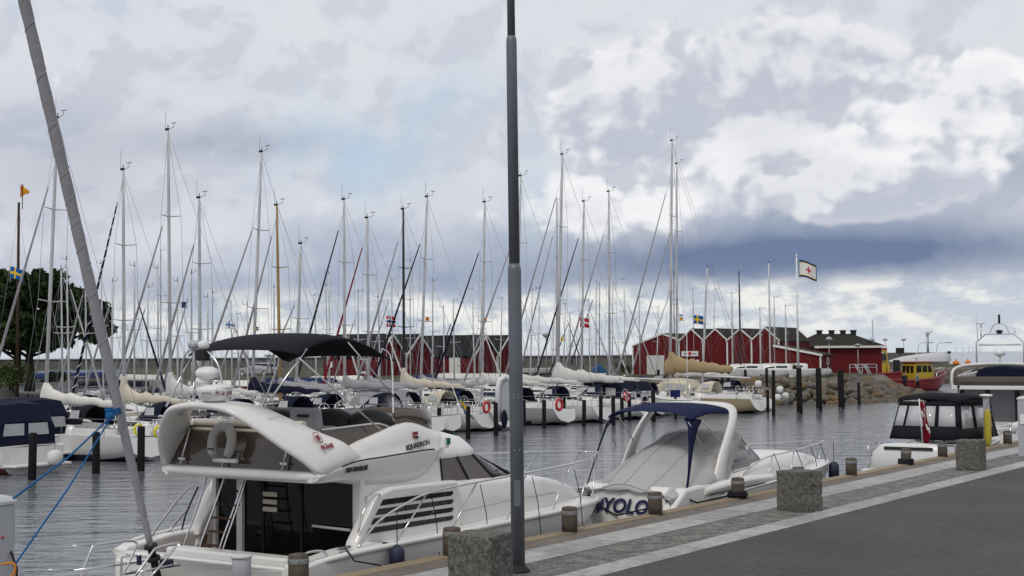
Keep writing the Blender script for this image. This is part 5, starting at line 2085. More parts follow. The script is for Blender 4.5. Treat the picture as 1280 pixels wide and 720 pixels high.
mb.build('bulkhead', 'charcoal', GB, bevel=.01)
for y, w in ((-1.15, 1.0), (.02, 1.0), (1.12, .84)):
    MB().box((2.33, y, 1.92), (.04, w, 1.2)).build('rear_window', 'smoke_vinyl', GB)
mb = MB()
mb.prism([(2.5, 1.2), (7.5, 1.5), (6.6, 2.6), (2.5, 2.6)], -1.7, 1.7, 'y')
mb.build('saloon', 'gelcoat_far', GB, bevel=.08)
for sg in (-1, 1):
    MB().prism([(3.0, 1.9), (6.7, 2.0), (6.2, 2.45), (3.0, 2.45)], sg * 1.70, sg * 1.715, 'y').build('side_window', 'dark_glass', GB)
mb = MB()
mb.prism([(1.3, -1.75), (6.8, -1.75), (7.2, 0), (6.8, 1.75), (1.3, 1.75)], 2.58, 2.74, 'z')
mb.build('flybridge_floor', 'gelcoat_far', GB, bevel=.03)
mb = MB()
rows = []
for x, y, zt in ((1.35, 0, 3.10), (1.35, -1.2, 3.10), (1.4, -1.62, 3.10), (1.9, -1.70, 3.10), (4.0, -1.68, 3.2), (5.8, -1.5, 3.2), (6.4, 0, 3.2), (5.8, 1.5, 3.2), (4.0, 1.68, 3.2), (1.9, 1.70, 3.10), (1.4, 1.62, 3.10), (1.35, 1.2, 3.10), (1.35, 0, 3.10)):
    rows.append([(x, y, 2.74), (x - .02, y * 1.01, 2.9), (x, y, zt)])
mb.loft(rows, False, False, False, 0, True)
mb.build('flybridge_screen', 'smoked', GB, solid=.03)
mb = MB()
mb.tube(curve([(1.4, 1.72, 2.7), (1.38, 1.74, 3.0), (1.5, 1.70, 3.35), (1.8, 1.45, 3.52), (2.0, .8, 3.58), (2.0, 0, 3.60), (2.0, -.8, 3.58), (1.8, -1.45, 3.52), (1.5, -1.70, 3.35), (1.38, -1.74, 3.0), (1.4, -1.72, 2.7)], 4), .055, 10)
mb.tube([(1.6, 1.55, 3.12), (3.2, 1.5, 3.3)], .03, 6)
mb.tube([(1.5, 1.3, 3.15), (2.6, .3, 3.45)], .03, 6)
mb.build('arch', 'gelcoat_far', GB)
mb = MB()
rows = []
for x, w, z in ((1.9, 1.2, 3.45), (2.6, 1.4, 3.52), (3.6, 1.45, 3.50), (4.6, 1.35, 3.40)):
    rows.append([(x, -w, z - .35), (x, -w * .9, z - .1), (x, 0, z), (x, w * .5, z - .06), (x, w * .72, z - .16), (x, w * .8, z - .4)])
mb.grid(rows)
mb.add([rows[0][0], rows[0][1], rows[0][2], rows[0][3], rows[0][4], rows[0][5]], [tuple(range(6))], 0)
mb.build('flybridge_cover', 'navy_cloth', GB, solid=.02)
mb = MB()
mb.tube([(2.0, .92, 3.6), (2.0, .92, 4.45), (2.0, .55, 4.78), (2.0, -.55, 4.78), (2.0, -.92, 4.45), (2.0, -.92, 3.6)], .035, 8)
mb.tube(curve([(2.0, .38, 4.78), (2.0, .25, 5.1), (2.0, 0, 5.2), (2.0, -.25, 5.1), (2.0, -.38, 4.78)], 4), .025, 8)
mb.build('radar_hoop', 'alu_pale', GB)
mb = MB()
mb.tube([(2.0, .82, 4.36), (2.0, -.82, 4.36)], .045, 8)
mb.lathe([(.02, 0), (.2, .1), (.22, .24), (.12, .3)], c=(2.0, 0, 3.85), n=14)
mb.tube([(2.0, 0, 3.6), (2.0, 0, 3.9)], .04, 8)
mb.build('radar', 'white_plastic', GB)
mb = MB()
mb.lathe([(.08, 0), (.16, .10), (.03, .14)], c=(2.0, 0, 4.8), n=12)
mb.build('mast_light', 'charcoal', GB)
MB().tube([(2.0, 0, 5.2), (2.0, 0, 5.55)], .045, 8).build('top_light', 'charcoal', GB)
mb = MB()
mb.tube([(2.0, .72, 4.65), (2.0, .72, 5.15)], .03, 8)
mb.lathe([(.02, -.03), (.17, 0), (.1, .05), (.02, .06)], c=(2.0, .72, 5.2), n=14)
mb.build('gps_antenna', 'white_plastic', GB)
mb = MB()
mb.tube([(2.0, .85, 4.5), (2.0, .95, 6.4)], [.016, .006], 6)
mb.tube([(2.0, -.6, 4.78), (2.0, -.6, 5.05)], .016, 6)
mb.build('whip_antenna', 'white_plastic', GB)
mb = MB()
mb.tube(curve([(.6, 1.6, 1.4), (-.2, 1.6, 1.35), (-.5, 1.5, .9)], 4), .02, 8)
mb.tube(curve([(.6, -1.0, 1.4), (-.2, -1.0, 1.35), (-.5, -1.0, .9)], 4), .02, 8)
mb.tube([(-.3, -1.0, 1.3), (-.3, 1.5, 1.3)], .02, 8)
mb.tube([(-.4, .9, 1.1), (-.4, .2, .6)], .02, 8)
mb.build('stern_rail', 'steel', GB)
t = thing('inflatable_dinghy', 'white inflatable dinghy stowed across the stern of the yacht at the right edge', 'dinghy', (0, 0, 0), rz)
bpy.context.view_layer.update()
t.location = onboat(GB, (-.1, -.2, 1.05))
mb = MB()
mb.tube(curve([(.0, 1.2, .0), (.0, .2, .05), (.0, -.8, .15), (.0, -1.2, .3)], 4), .17, 12)
mb.build('tube', 'gelcoat_far', t)
MB().box((.1, .1, .0), (.12, 2.0, .2)).build('floor', 'pedestal_grey', t, bevel=.03)

# ================================================================== THE MARINA
RW = math.atan2(W.y, W.x)          # bows point away from the quay


def covered_boom(parent, x0, x1, z0, z1, m, r=.17, collar=.9, boom='alu_pale', n=16):
    if boom:
        MB().tube([(x0 - .08, 0, z0), (x1, 0, z1)], .065, 8).build('boom', boom, parent)
    if not m:
        return
    rows = []
    ln = x0 - x1
    for k in range(n + 1):
        q = k / n
        x = x0 + .14 - q * (ln + .05) * .97
        z = z0 + (z1 - z0) * q
        lift = .45 * collar * max(0, 1 - q / .24) ** 1.4
        rr = r * (1.35 - .85 * q) * (1 + .10 * math.sin(k * 2.3))
        sag = .03 * math.sin(k * 1.3)
        if k < 2:
            x -= .10 * (1 - k)
        rows.append([(x, rr * .75 * math.cos(a), z + rr * .75 + lift * max(0, math.sin(a)) ** .6 + rr * (1.25 * math.sin(a)) + sag) for a in [j * PI / 5 for j in range(10)]])
    mb = MB().loft(rows, True, True, True, 0, True)
    if collar > .25:
        mb.lathe([(r * .9, -r * .9), (r * 1.35, -r * .3), (r * 1.25, collar * .45), (r * .95, collar * .8), (.115, collar * 1.05)], c=(x0, 0, z0), n=10)
    mb.build('sail_cover', m, parent)


def sailboat(name, label, loc, rz, H, heel=0.0, L=10.0, B=3.2, mast='alu', furl='grey_cloth', cover='white_cloth', hullm=('gelcoat_far', 'antifoul'), hood='navy_cloth',
             detail=2, frac=.93, group=None, xm=.58, boomz=2.45, collar=.8, fl=1.0, mr=1.0, stripe=None, furl_spiral=None, trm='gelcoat_far', tr_text=None, cr=.17, boom='alu_pale', rake=0.0):
    t = thing(name, label, 'sailboat', loc, rz, group, rx=heel)
    f = fl
    st = [(0, .36 * B, .95 * f, .25 * B, .30, .16), (.15 * L, .42 * B, .96 * f, .34 * B, .06, -.2), (.45 * L, .5 * B, 1.0 * f, .40 * B, -.02, -.4), (.68 * L, .42 * B, 1.08 * f, .28 * B, -.02, -.35),
          (.86 * L, .23 * B, 1.2 * f, .11 * B, .02, -.15), (.96 * L, .07 * B, 1.28 * f, .03 * B, .4, .25), (L, .01, 1.32 * f, .005, 1.0, .9)]
    st = smooth_st(st, 3 if detail > 1 else 2)
    rings = sections(st, 6)
    rk = .40
    rings = [[(p[0] - rk * (1 - p[2] / f) * max(0, 1 - p[0] / 1.6), p[1], p[2]) for p in r] for r in rings]

    def mi(i, k):
        z = sum(p[2] for p in (rings[i][k], rings[i][k + 1], rings[i + 1][k], rings[i + 1][k + 1])) / 4
        return 1 if z < .14 else 0
    MB().loft(rings, False, False, False, mi, True).build('hull', list(hullm), t)
    mb = MB()
    r0 = [Vector(p) + Vector((-.012, 0, 0)) for p in rings[0]]
    mb.add(r0, [tuple(range(len(r0)))], 0)
    tr = mb.build('transom', trm, t)
    if tr_text:
        text(tr_text, .36, 'decal_black', tr, (-.20, 0, .62), (0, -1, 0), (.42, 0, 1), bold=.01)
    mb = MB()
    mb.grid([[Vector(r[0]).lerp(Vector(r[-1]), q) + Vector((0, 0, .05 * (1 - (2 * q - 1) ** 2) - .01)) for q in (0, .2, .5, .8, 1)] for r in rings])
    mb.build('deck', trm, t)
    X = xm * L
    # coach roof with windows
    rows = []
    for q, w, h in ((.30, .29, .42), (.36, .30, .46), (.52, .28, .44), (.64, .22, .34), (.72, .14, .16), (.75, .09, .02)):
        x = q * L
        zb = f * (1.0 + .12 * max(0, q - .4))
        rows.append([(x, -w * B, zb), (x, -w * B * .93, zb + h * .8), (x, -w * B * .6, zb + h), (x, 0, zb + h + .04), (x, w * B * .6, zb + h), (x, w * B * .93, zb + h * .8), (x, w * B, zb)])
    MB().loft(rows, False, True, True, 0, True).build('coach_roof', trm, t)
    for sg in (-1, 1):
        rows = []
        for q, w, h, hh in ((.37, .30, .46, 1.0), (.48, .287, .445, 1.0), (.58, .25, .385, .9), (.64, .222, .34, .5)):
            zb = f * (1.0 + .12 * max(0, q - .4))
            rows.append([(q * L, sg * (w * B * .975 + .012), zb + h * .30), (q * L, sg * (w * B * .945 + .012), zb + h * (.30 + .38 * hh))])
        MB().grid(rows, 0, False).build('cabin_window', 'dark_glass', t)
    # mast, spreaders, rigging
    tip = (X - rake, 0, H)
    foot = (X, 0, 1.25 * f)

    def mp(q):
        return Vector(foot).lerp(Vector(tip), q)
    mb = MB()
    mb.tube([foot, mp(.5), mp(.8), tip], [.088 * mr, .085 * mr, .075 * mr, .058 * mr], 8)
    ms = mb.build('mast', mast, t)
    sp = [.40, .70] if H > 10.5 else [.55]
    for q in sp:
        p = mp(q)
        for sg in (-1, 1):
            MB().tube([p, p + Vector((-.15, sg * (.85 - .35 * q), .05))], [.03, .02], 5).build('spreader', mast, ms)
    mb = MB()
    p = Vector(tip)
    mb.tube([p, p + Vector((0, 0, .25))], .02, 5)
    mb.tube([p + Vector((.1, 0, 0)), p + Vector((-.45, .05, .12))], .012, 4)
    mb.tube([p + Vector((-.45, .05, .12)), p + Vector((-.45, .05, .30))], .012, 4)
    if detail > 1:
        mb.tube([p + Vector((-.60, .05, .30)), p + Vector((-.30, .05, .30))], .016, 4)
        mb.box(p + Vector((.06, 0, .06)), (.18, .10, .09))
        mb.tube([p + Vector((.12, .03, .0)), p + Vector((.12, .03, .9))], .009, 4)
    mb.build('wind_vane', 'charcoal', ms)
    wr = .011 if detail > 1 else .006
    for sg in (-1, 1):
        mb = MB()
        pts = [mp(.985)]
        for q in reversed(sp):
            pts.append(mp(q) + Vector((-.15, sg * (.85 - .35 * q), .05)))
        pts.append(Vector((X - .15, sg * .44 * B, 1.0 * f)))
        mb.tube(pts, wr, 4)
        mb.tube([mp(sp[0]) + Vector((0, sg * .08, -.1)), Vector((X - .5, sg * .42 * B, 1.0 * f))], wr, 4)
        mb.build('shroud', 'wire', t)
    MB().tube([mp(.995), Vector((.12, 0, 1.0 * f))], wr, 4).build('backstay', 'wire', t)
    bow = Vector((L - .12, 0, 1.35 * f))
    top = mp(frac)
    fs = MB()
    fs.tube([bow, top], wr, 4)
    fo = fs.build('forestay', 'wire', t)
    if furl:
        a, b = bow.lerp(top, .05), bow.lerp(top, .90)
        mb = MB()
        mb.tube([a, a.lerp(b, .1), a.lerp(b, .5), b], [.045, .066, .058, .03], 8)
        fu = mb.build('furled_headsail', furl, fo)
        if furl_spiral:
            d = (b - a)
            e1 = d.cross(Vector((0, 1, 0))).normalized()
            e2 = d.normalized().cross(e1)
            mb = MB()
            pts = [a + d * (k / 160) + (e1 * math.cos(k * .75) + e2 * math.sin(k * .75)) * (.068 - .036 * k / 160) for k in range(161)]
            mb.tube(pts, .02, 5)
            mb.build('spiral_edge', furl_spiral, fu)
        MB().lathe([(.10, 0), (.12, .05), (.10, .14)], c=tuple(bow + Vector((0, 0, .12))), n=8).build('furling_drum', 'charcoal', fo)
    covered_boom(t, X, X - .44 * L, boomz, boomz - .12, cover, r=cr, collar=collar, boom=boom)
    if detail < 1:
        return t
    # pulpit, pushpit, lifelines
    mb = MB()
    zl = 1.0 * f
    for sg in (-1, 1):
        mb.tube([(.05, sg * .1 * B, zl + .62), (.05, sg * .34 * B, zl + .62), (.9, sg * .41 * B, zl + .62)], .02, 5)
        for x, y in ((.05, .33), (.9, .40), (.05, .12)):
            mb.tube([(x, sg * y * B, zl - .05), (x, sg * y * B, zl + .62)], .017, 5)
    mb.build('pushpit', 'steel', t)
    mb = MB()
    mb.tube(curve([(.86 * L, -.22 * B, 1.2 * f), (.88 * L, -.20 * B, 1.85), (L - .2, -.06 * B, 1.95), (L + .05, 0, 1.95), (L - .2, .06 * B, 1.95), (.88 * L, .20 * B, 1.85), (.86 * L, .22 * B, 1.2 * f)], 3), .02, 5)
    mb.build('pulpit', 'steel', t)
    for sg in (-1, 1):
        mb = MB()
        pth = [(.9, .41), (.3 * L, .46), (.45 * L, .49), (.6 * L, .46), (.75 * L, .36), (.88 * L, .20)]
        for z in (.32, .62):
            mb.tube([(x, sg * y * B, f * (1.0 + max(0, x / L - .5) * .4) + z) for x, y in pth], .008, 4)
        for x, y in pth[1:-1]:
            z0 = f * (1.0 + max(0, x / L - .5) * .4)
            mb.tube([(x, sg * y * B, z0 - .05), (x, sg * y * B, z0 + .62)], .013, 4)
        mb.build('lifeline', 'wire', t)
    # coamings and spray hood
    for sg in (-1, 1):
        MB().box((.19 * L, sg * .27 * B, zl + .10), (.24 * L, .10, .26)).build('cockpit_coaming', trm, t, bevel=.03 if detail > 1 else 0)
    if hood:
        rows = []
        w, h, x = .27 * B, .75, .30 * L
        for dx, k in ((-.45, 1.0), (.0, 1.04), (.45, .92), (.95, .30)):
            rows.append([(x + dx + (.25 if 0 else 0), w * (1.02 if abs(c) > .9 else 1) * c, zl + .38 + h * k * (max(0, 1 - abs(c) ** 3.5) if abs(c) < 1 else 0)) for c in (-1, -.93, -.7, -.35, 0, .35, .7, .93, 1)])
        hd = MB().grid(rows).build('spray_hood', hood, t, solid=.02)
        for sg in (-1, 1):
            MB().add([(x - .25, sg * (w * .98 + .02), zl + .62), (x + .35, sg * (w * .98 + .02), zl + .62), (x + .30, sg * (w * .90 + .02), zl + .92), (x - .2, sg * (w * .90 + .02), zl + .95)], [(0, 1, 2, 3)]).build('hood_window', 'clear_vinyl', hd)
    if detail > 1:
        mb = MB()
        mb.tube([(1.4 + .02 * math.sin(a), .42 * math.cos(a), zl + .45 + .42 * math.sin(a)) for a in [k * PI / 10 for k in range(21)]], .018, 5)
        mb.tube([(1.4, -.42, zl + .45), (1.4, .42, zl + .45)], .01, 4)
        mb.tube([(1.4, 0, zl + .03), (1.4, 0, zl + .87)], .01, 4)
        mb.box((1.5, 0, zl + .25), (.16, .18, .5))
        mb.build('steering_wheel', 'steel', t)
    return t


def mast_s(px, py, t):
    return s_of(at_t(px, py, t))


mains = [
    # foot px,py  tip px,py  t mast furl frac cover collar hull hood L text label
    dict(f=(58, 480), p=(72, 148), furl='grey_cloth', frac=.86, cover='white_cloth', collar=.75, hood='black_cloth', L=10.8, boomz=2.25, cr=.19, text=None,
         label='white sailboat whose pale mast stands just right of the large tree\'s trunk, white boom cover'),
    dict(f=(155, 470), p=(154, 213), furl='navy_cloth', frac=.97, cover='cream_cloth', collar=1.0, hood='navy_cloth', L=9.6, boomz=2.2, spiral='flag_white',
         label='sailboat with blue and white striped furled sail and cream boom cover'),
    dict(f=(213, 480), p=(210, 163), furl='grey_cloth', frac=.74, cover='pale_cloth', collar=.9, hood='navy_cloth', L=10.8, label='sailboat with the tall plain mast just left of the cruiser\'s antenna hoop'),
    dict(f=(250, 440), p=(249, 248), furl='grey_cloth', frac=.88, cover='pale_cloth', collar=.5, hood='navy_cloth', L=9.0, label='sailboat with the shorter mast rising right behind the cruiser\'s antenna hoop'),
    dict(f=(316, 470), p=(327, 190), furl='grey_cloth', frac=.78, cover='navy_cloth', collar=.5, hood='navy_cloth', L=10.6, label='sailboat with tall leaning grey mast and navy boom cover left of the wooden mast'),
    dict(f=(350, 480), p=(346, 257), mast='wood_mast', furl='grey_cloth', frac=.95, cover='grey_cloth', collar=.3, hood=None, L=9.2, hull='cream', label='sailboat with the varnished yellow wooden mast above the black canopy'),
    dict(f=(373, 400), p=(376, 305), furl='grey_cloth', frac=.70, cover='grey_cloth', collar=.3, hood='navy_cloth', L=8.0, t=51, label='small sailboat with a short mast right of the wooden mast'),
    dict(f=(431, 490), p=(430, 250), furl='charcoal', frac=.95, cover='grey_cloth', collar=.3, hood='navy_cloth', L=9.8, label='sailboat with dark furled headsail and grey boom cover before the leftmost middle shed'),
    dict(f=(461, 480), p=(459, 273), furl='red_cloth', frac=.94, cover='grey_cloth', collar=.3, hood='navy_cloth', L=9.2, hull='grey_hull', label='sailboat with the red furled headsail'),
    dict(f=(505, 470), p=(504, 262), mast='black_mast', furl='grey_cloth', frac=.93, cover='cream_cloth', collar=.9, hood='cream_cloth', L=9.6, label='sailboat with the black mast and a cream boom cover in front of the red sheds'),
    dict(f=(526, 480), p=(534, 246), furl='navy_cloth', frac=.86, cover='grey_cloth', collar=.2, hood='navy_cloth', L=9.9, hull='grey_hull', label='grey hulled sailboat with pale mast just right of the black mast'),
    dict(f=(603, 470), p=(606, 253), furl='navy_cloth', frac=.83, cover='pale_cloth', collar=.3, hood='navy_cloth', L=10.0, hull='grey_hull', label='grey hulled sailboat with navy furled headsail, mast nearest left of the lamp post'),
    dict(f=(645, 470), p=(651, 220), furl='grey_cloth', frac=.80, cover='pale_cloth', collar=.5, hood='navy_cloth', L=10.8, label='white sailboat with its mast half hidden behind the lamp post'),
    dict(f=(697, 475), p=(703, 193), furl='grey_cloth', frac=.91, cover='pale_cloth', collar=.9, hood='navy_cloth', L=11.2, mr=1.2, text='16', cr=.30, label='white sailboat with stout tall mast, pale boom cover and number 16 on its stern'),
    dict(f=(727, 470), p=(730, 252), furl='charcoal', frac=.90, cover='white_cloth', collar=.4, hood='white_cloth', L=10.0, hull='maroon_hull', label='maroon hulled sailboat with white cockpit cover and dark furled headsail'),
    dict(f=(762, 460), p=(761, 240), furl='grey_cloth', frac=.88, cover=None, collar=.4, hood='navy_cloth', L=10.4, label='sailboat with bare boom and navy hood, right of the maroon hull'),
    dict(f=(838, 460), p=(840, 176), t=47.5, furl='grey_cloth', frac=.88, cover='tan_cloth', collar=.85, hood='cream_cloth', L=11.4, hull='tan_hull', mr=1.1, boomz=2.95, cr=.36,
         label='tan hulled sailboat with the tallest mast and bulky tan boom cover'),
    dict(f=(846, 450), p=(846, 205), t=51, furl='grey_cloth', frac=.80, cover='pale_cloth', collar=.5, hood='navy_cloth', L=10.6, label='sailboat with the second mast close right of the tallest mast'),
    dict(f=(805, 470), p=(836, 245), t=52, furl=None, cover=None, L=0, label=''),
]
SAIL = {}
for k, d in enumerate(mains):
    if not d['L']:
        continue
    t_ = d.get('t', 50.0)
    a = at_t(d['f'][0], d['f'][1], t_)
    b = at_t(d['p'][0], d['p'][1], t_)
    s = s_of(a)
    # carry the lean of the mast down to the waterline
    slope = (s_of(b) - s_of(a)) / max(.5, (b.z - a.z))
    s_w = s - slope * (a.z - WZ)
    H = (b.z - WZ)
    L = d['L']
    loc = ST(s_w, t_ - .58 * L, WZ)
    hm = d.get('hull', 'gelcoat_far')
    SAIL[k] = sailboat('sailboat', d['label'], loc, RW, H, math.atan(slope), L, 3.3 if L > 9.5 else 2.9, d.get('mast', 'alu'), d['furl'], d['cover'], (hm, 'antifoul'), d['hood'], 2, d['frac'],
                       'sailboats moored in the front row', boomz=d.get('boomz', 2.45), collar=d['collar'], mr=d.get('mr', .9), furl_spiral=d.get('spiral'), tr_text=d.get('text'), cr=d.get('cr', .17))
# second mast right beside the stout one, and the boat right of the tan hull
extra = [((696, 470), (696, 250), 60, 'pale_cloth', 'grey_cloth', 9.5, 'sailboat behind the stout mast, its own mast touching it on the left', 'sailboats behind the front row'),
         ((878, 480), (896, 335), 47.0, None, None, 8.5, 'sailboat with short right leaning mast and white round fenders, right of the tan hull', 'sailboats moored in the front row')]
for f_, p_, t_, cov, fu, L, lab, grp in extra:
    a, b = at_t(*f_, t_), at_t(*p_, t_)
    slope = max(-.12, min(.12, (s_of(b) - s_of(a)) / (b.z - a.z)))
    sailboat('sailboat', lab, ST(s_of(a) - slope * (a.z - WZ), t_ - .58 * L, WZ), RW, b.z - WZ, math.atan(slope), L, 2.9, 'alu', fu, cov, ('gelcoat_far', 'antifoul'), 'navy_cloth', 1, .9, grp)

# rows behind: thin masts between the front ones
marks = [(37, 'the large tree'), (155, 'the striped furled sail'), (250, 'the antenna hoop'), (348, 'the wooden mast'), (505, 'the black mast'), (645, 'the lamp post'), (762, 'the bare boom'), (842, 'the two tallest masts'), (998, 'the white flagpole')]
backs = [(78, 337), (86, 325), (129, 330), (140, 353), (168, 333), (198, 336), (201, 314), (240, 342), (260, 372), (265, 367), (290, 379), (299, 393), (343, 360), (410, 357), (412, 343), (491, 351), (513, 326), (541, 352), (568, 377),
         (593, 362), (600, 352), (663, 363), (673, 361), (690, 400), (704, 380), (713, 392), (738, 376), (745, 353), (749, 356), (765, 355), (782, 350), (821, 385), (843, 340), (867, 363), (891, 362), (108, 345), (183, 360), (222, 352), (310, 382), (395, 370), (448, 365), (475, 372), (555, 385), (625, 374), (800, 372)]
backs.sort()
cols = ['pale_cloth', 'navy_cloth', 'grey_cloth', 'pale_cloth', 'blue_cloth', None]
words = {'pale_cloth': 'pale', 'navy_cloth': 'navy', 'white_cloth': 'white', 'grey_cloth': 'grey', 'blue_cloth': 'blue', None: 'no'}
cnt = {}
nth = ['first', 'second', 'third', 'fourth', 'fifth', 'sixth', 'seventh', 'eighth', 'ninth', 'tenth', 'eleventh', 'twelfth']
rb = random.Random(4)
for k, (px, py) in enumerate(backs):
    mk = max([m for m in marks if m[0] <= px], key=lambda m: m[0])[1]
    i = cnt.get(mk, 0)
    cnt[mk] = i + 1
    t_ = [62, 64, 70, 72, 66][k % 5]
    a, b = at_t(px, 470, t_), at_t(px + rb.uniform(-3, 3), py, t_)
    slope = (s_of(b) - s_of(a)) / (b.z - a.z)
    H = b.z - WZ
    L = max(6.5, min(10, H * .8))
    flip = k % 2
    mast = 'black_mast' if px in (843,) else rb.choice(['alu', 'alu', 'alu_pale', 'wire'])
    cov = cols[k % 6]
    off = .58 * L
    loc = ST(s_of(a) - slope * (a.z - WZ), t_ + (off if flip else -off), WZ)
    if s_of(a) > 93 and not flip:
        pass
    sailboat('sailboat', 'far sailboat with %s boom cover, its thin mast %s right of %s' % (words[cov], nth[i], mk), loc, RW + (PI if flip else 0), H, (-1 if flip else 1) * math.atan(slope), L, L * .31, mast,
             rb.choice(['grey_cloth', 'navy_cloth', None, None, 'pale_cloth']), cov, (rb.choice(['gelcoat_far', 'gelcoat_far', 'navy_hull', 'cream', 'grey_hull']), 'antifoul'), rb.choice(['navy_cloth', 'grey_cloth', None]), 1 if k % 4 == 0 else 0,
             rb.uniform(.82, .95), 'sailboats behind the front row', boomz=1.75, collar=.15, cr=.12, mr=.6)
# boats standing ashore in front of the right-hand sheds
ashore = [(916, 367, 125), (932, 340, 121), (951, 387, 128), (963, 329, 122), (983, 383, 126), (969, 372, 131)]
for k, (px, py, y) in enumerate(ashore):
    a, b = at_y(px - (6 if px == 932 else 0), 470, y), at_y(px, py, y)
    H = b.z - .75
    L = 6.5
    rr = RW + R(30)
    c = Vector((a.x, a.y, .75)) - Vector((math.cos(rr), math.sin(rr), 0)) * .58 * L
    lab = ['short pale mast', 'dark leaning mast', 'low thin mast', 'tall pale mast', 'thin mast nearest the flagpole', 'thin mast behind the tall pale one'][k]
    sailboat('sailing_dinghy', 'small sailing boat ashore before the red sheds with ' + lab, c, rr, H, math.atan((px - a.x * 0 - px) * 0 + (6 if px == 932 else 0) * y / FOC / H), L, 1.9,
             'black_mast' if px == 932 else 'alu_pale', None, None, ('gelcoat_far', 'gelcoat_far'), None, 0, .8, 'sailing boats ashore', boomz=1.9, fl=.7, mr=.8, boom=None)

# floating pier between the two rows
mb = MB()
for k in range(12):
    s0 = 26 + k * 6
    c = ST(s0 + 3, 57.6, -.62)
    mb.box(c, (5.9, 1.9, .28), 0, Matrix.Rotation(QROT, 3, 'Z'))
p = mb.build('floating_pier', 'concrete', bevel=.02)
tag(p, 'long floating concrete pier behind the front row of moored boats', 'pier')

# black mooring piles
piles = [(40, 541, 600, 1.2), (120, 540, 592, 1.2), (176, 533, 589, 1.2), (549, 510, 543, 1), (585, 508, 549, 1), (620, 503, 545, 1), (680, 500, 535, 1), (730, 500, 533, 1), (751, 495, 530, 1), (767, 495, 532, 1), (778, 497, 527, 1), (787, 497, 526, 1),
         (817, 488, 527, 1.1), (903, 462, 508, 1), (911, 456, 508, 1), (967, 463, 520, 1), (960, 487, 515, .9), (998, 460, 515, 1), (1001.5, 460, 517, 1), (1022, 460, 510, 1), (1026, 460, 514, 1), (1050, 463, 509, 1), (1054, 463, 511, 1), (1074, 478, 506, 1),
         (823, 462, 500, 1), (845, 464, 500, 1), (862, 462, 500, 1), (932, 462, 502, 1), (952, 468, 503, 1), (959, 460, 505, 1), (518, 508, 540, .9), (655, 500, 533, 1), (705, 498, 530, .9)]
piles.sort()
zone = [(0, 'before the left motor cruisers'), (500, 'between the grey sailboats'), (650, 'right of the lamp post'), (740, 'before the maroon hull'), (800, 'among the boats left of the tan hull'), (900, 'around the tan hulled sailboat'), (990, 'in front of the boulder bank')]
cnt = {}
for px, y0, y1, k in piles:
    z = max([q for q in zone if q[0] <= px], key=lambda q: q[0])[1]
    i = cnt.get(z, 0)
    cnt[z] = i + 1
    b = at_z(px, y1, WZ)
    tpz = at_y(px, y0, b.y).z
    r = .115 * k
    mb = MB()
    tx_, ty_ = random.uniform(-.06, .06), random.uniform(-.06, .06)
    mb.lathe([(r * 1.05, -1.5), (r, .5), (r * .97, tpz - WZ - .03), (r * .85, tpz - WZ), (.001, tpz - WZ + .01)], n=12)
    o = mb.build('mooring_pile', 'pile_black')
    o.location = b
    o.rotation_euler = (tx_ * .3, ty_ * .3, 0)
    tag(o, 'black mooring pile %s, %s from the left there' % (z, nth[i]), 'pile', 'black mooring piles')


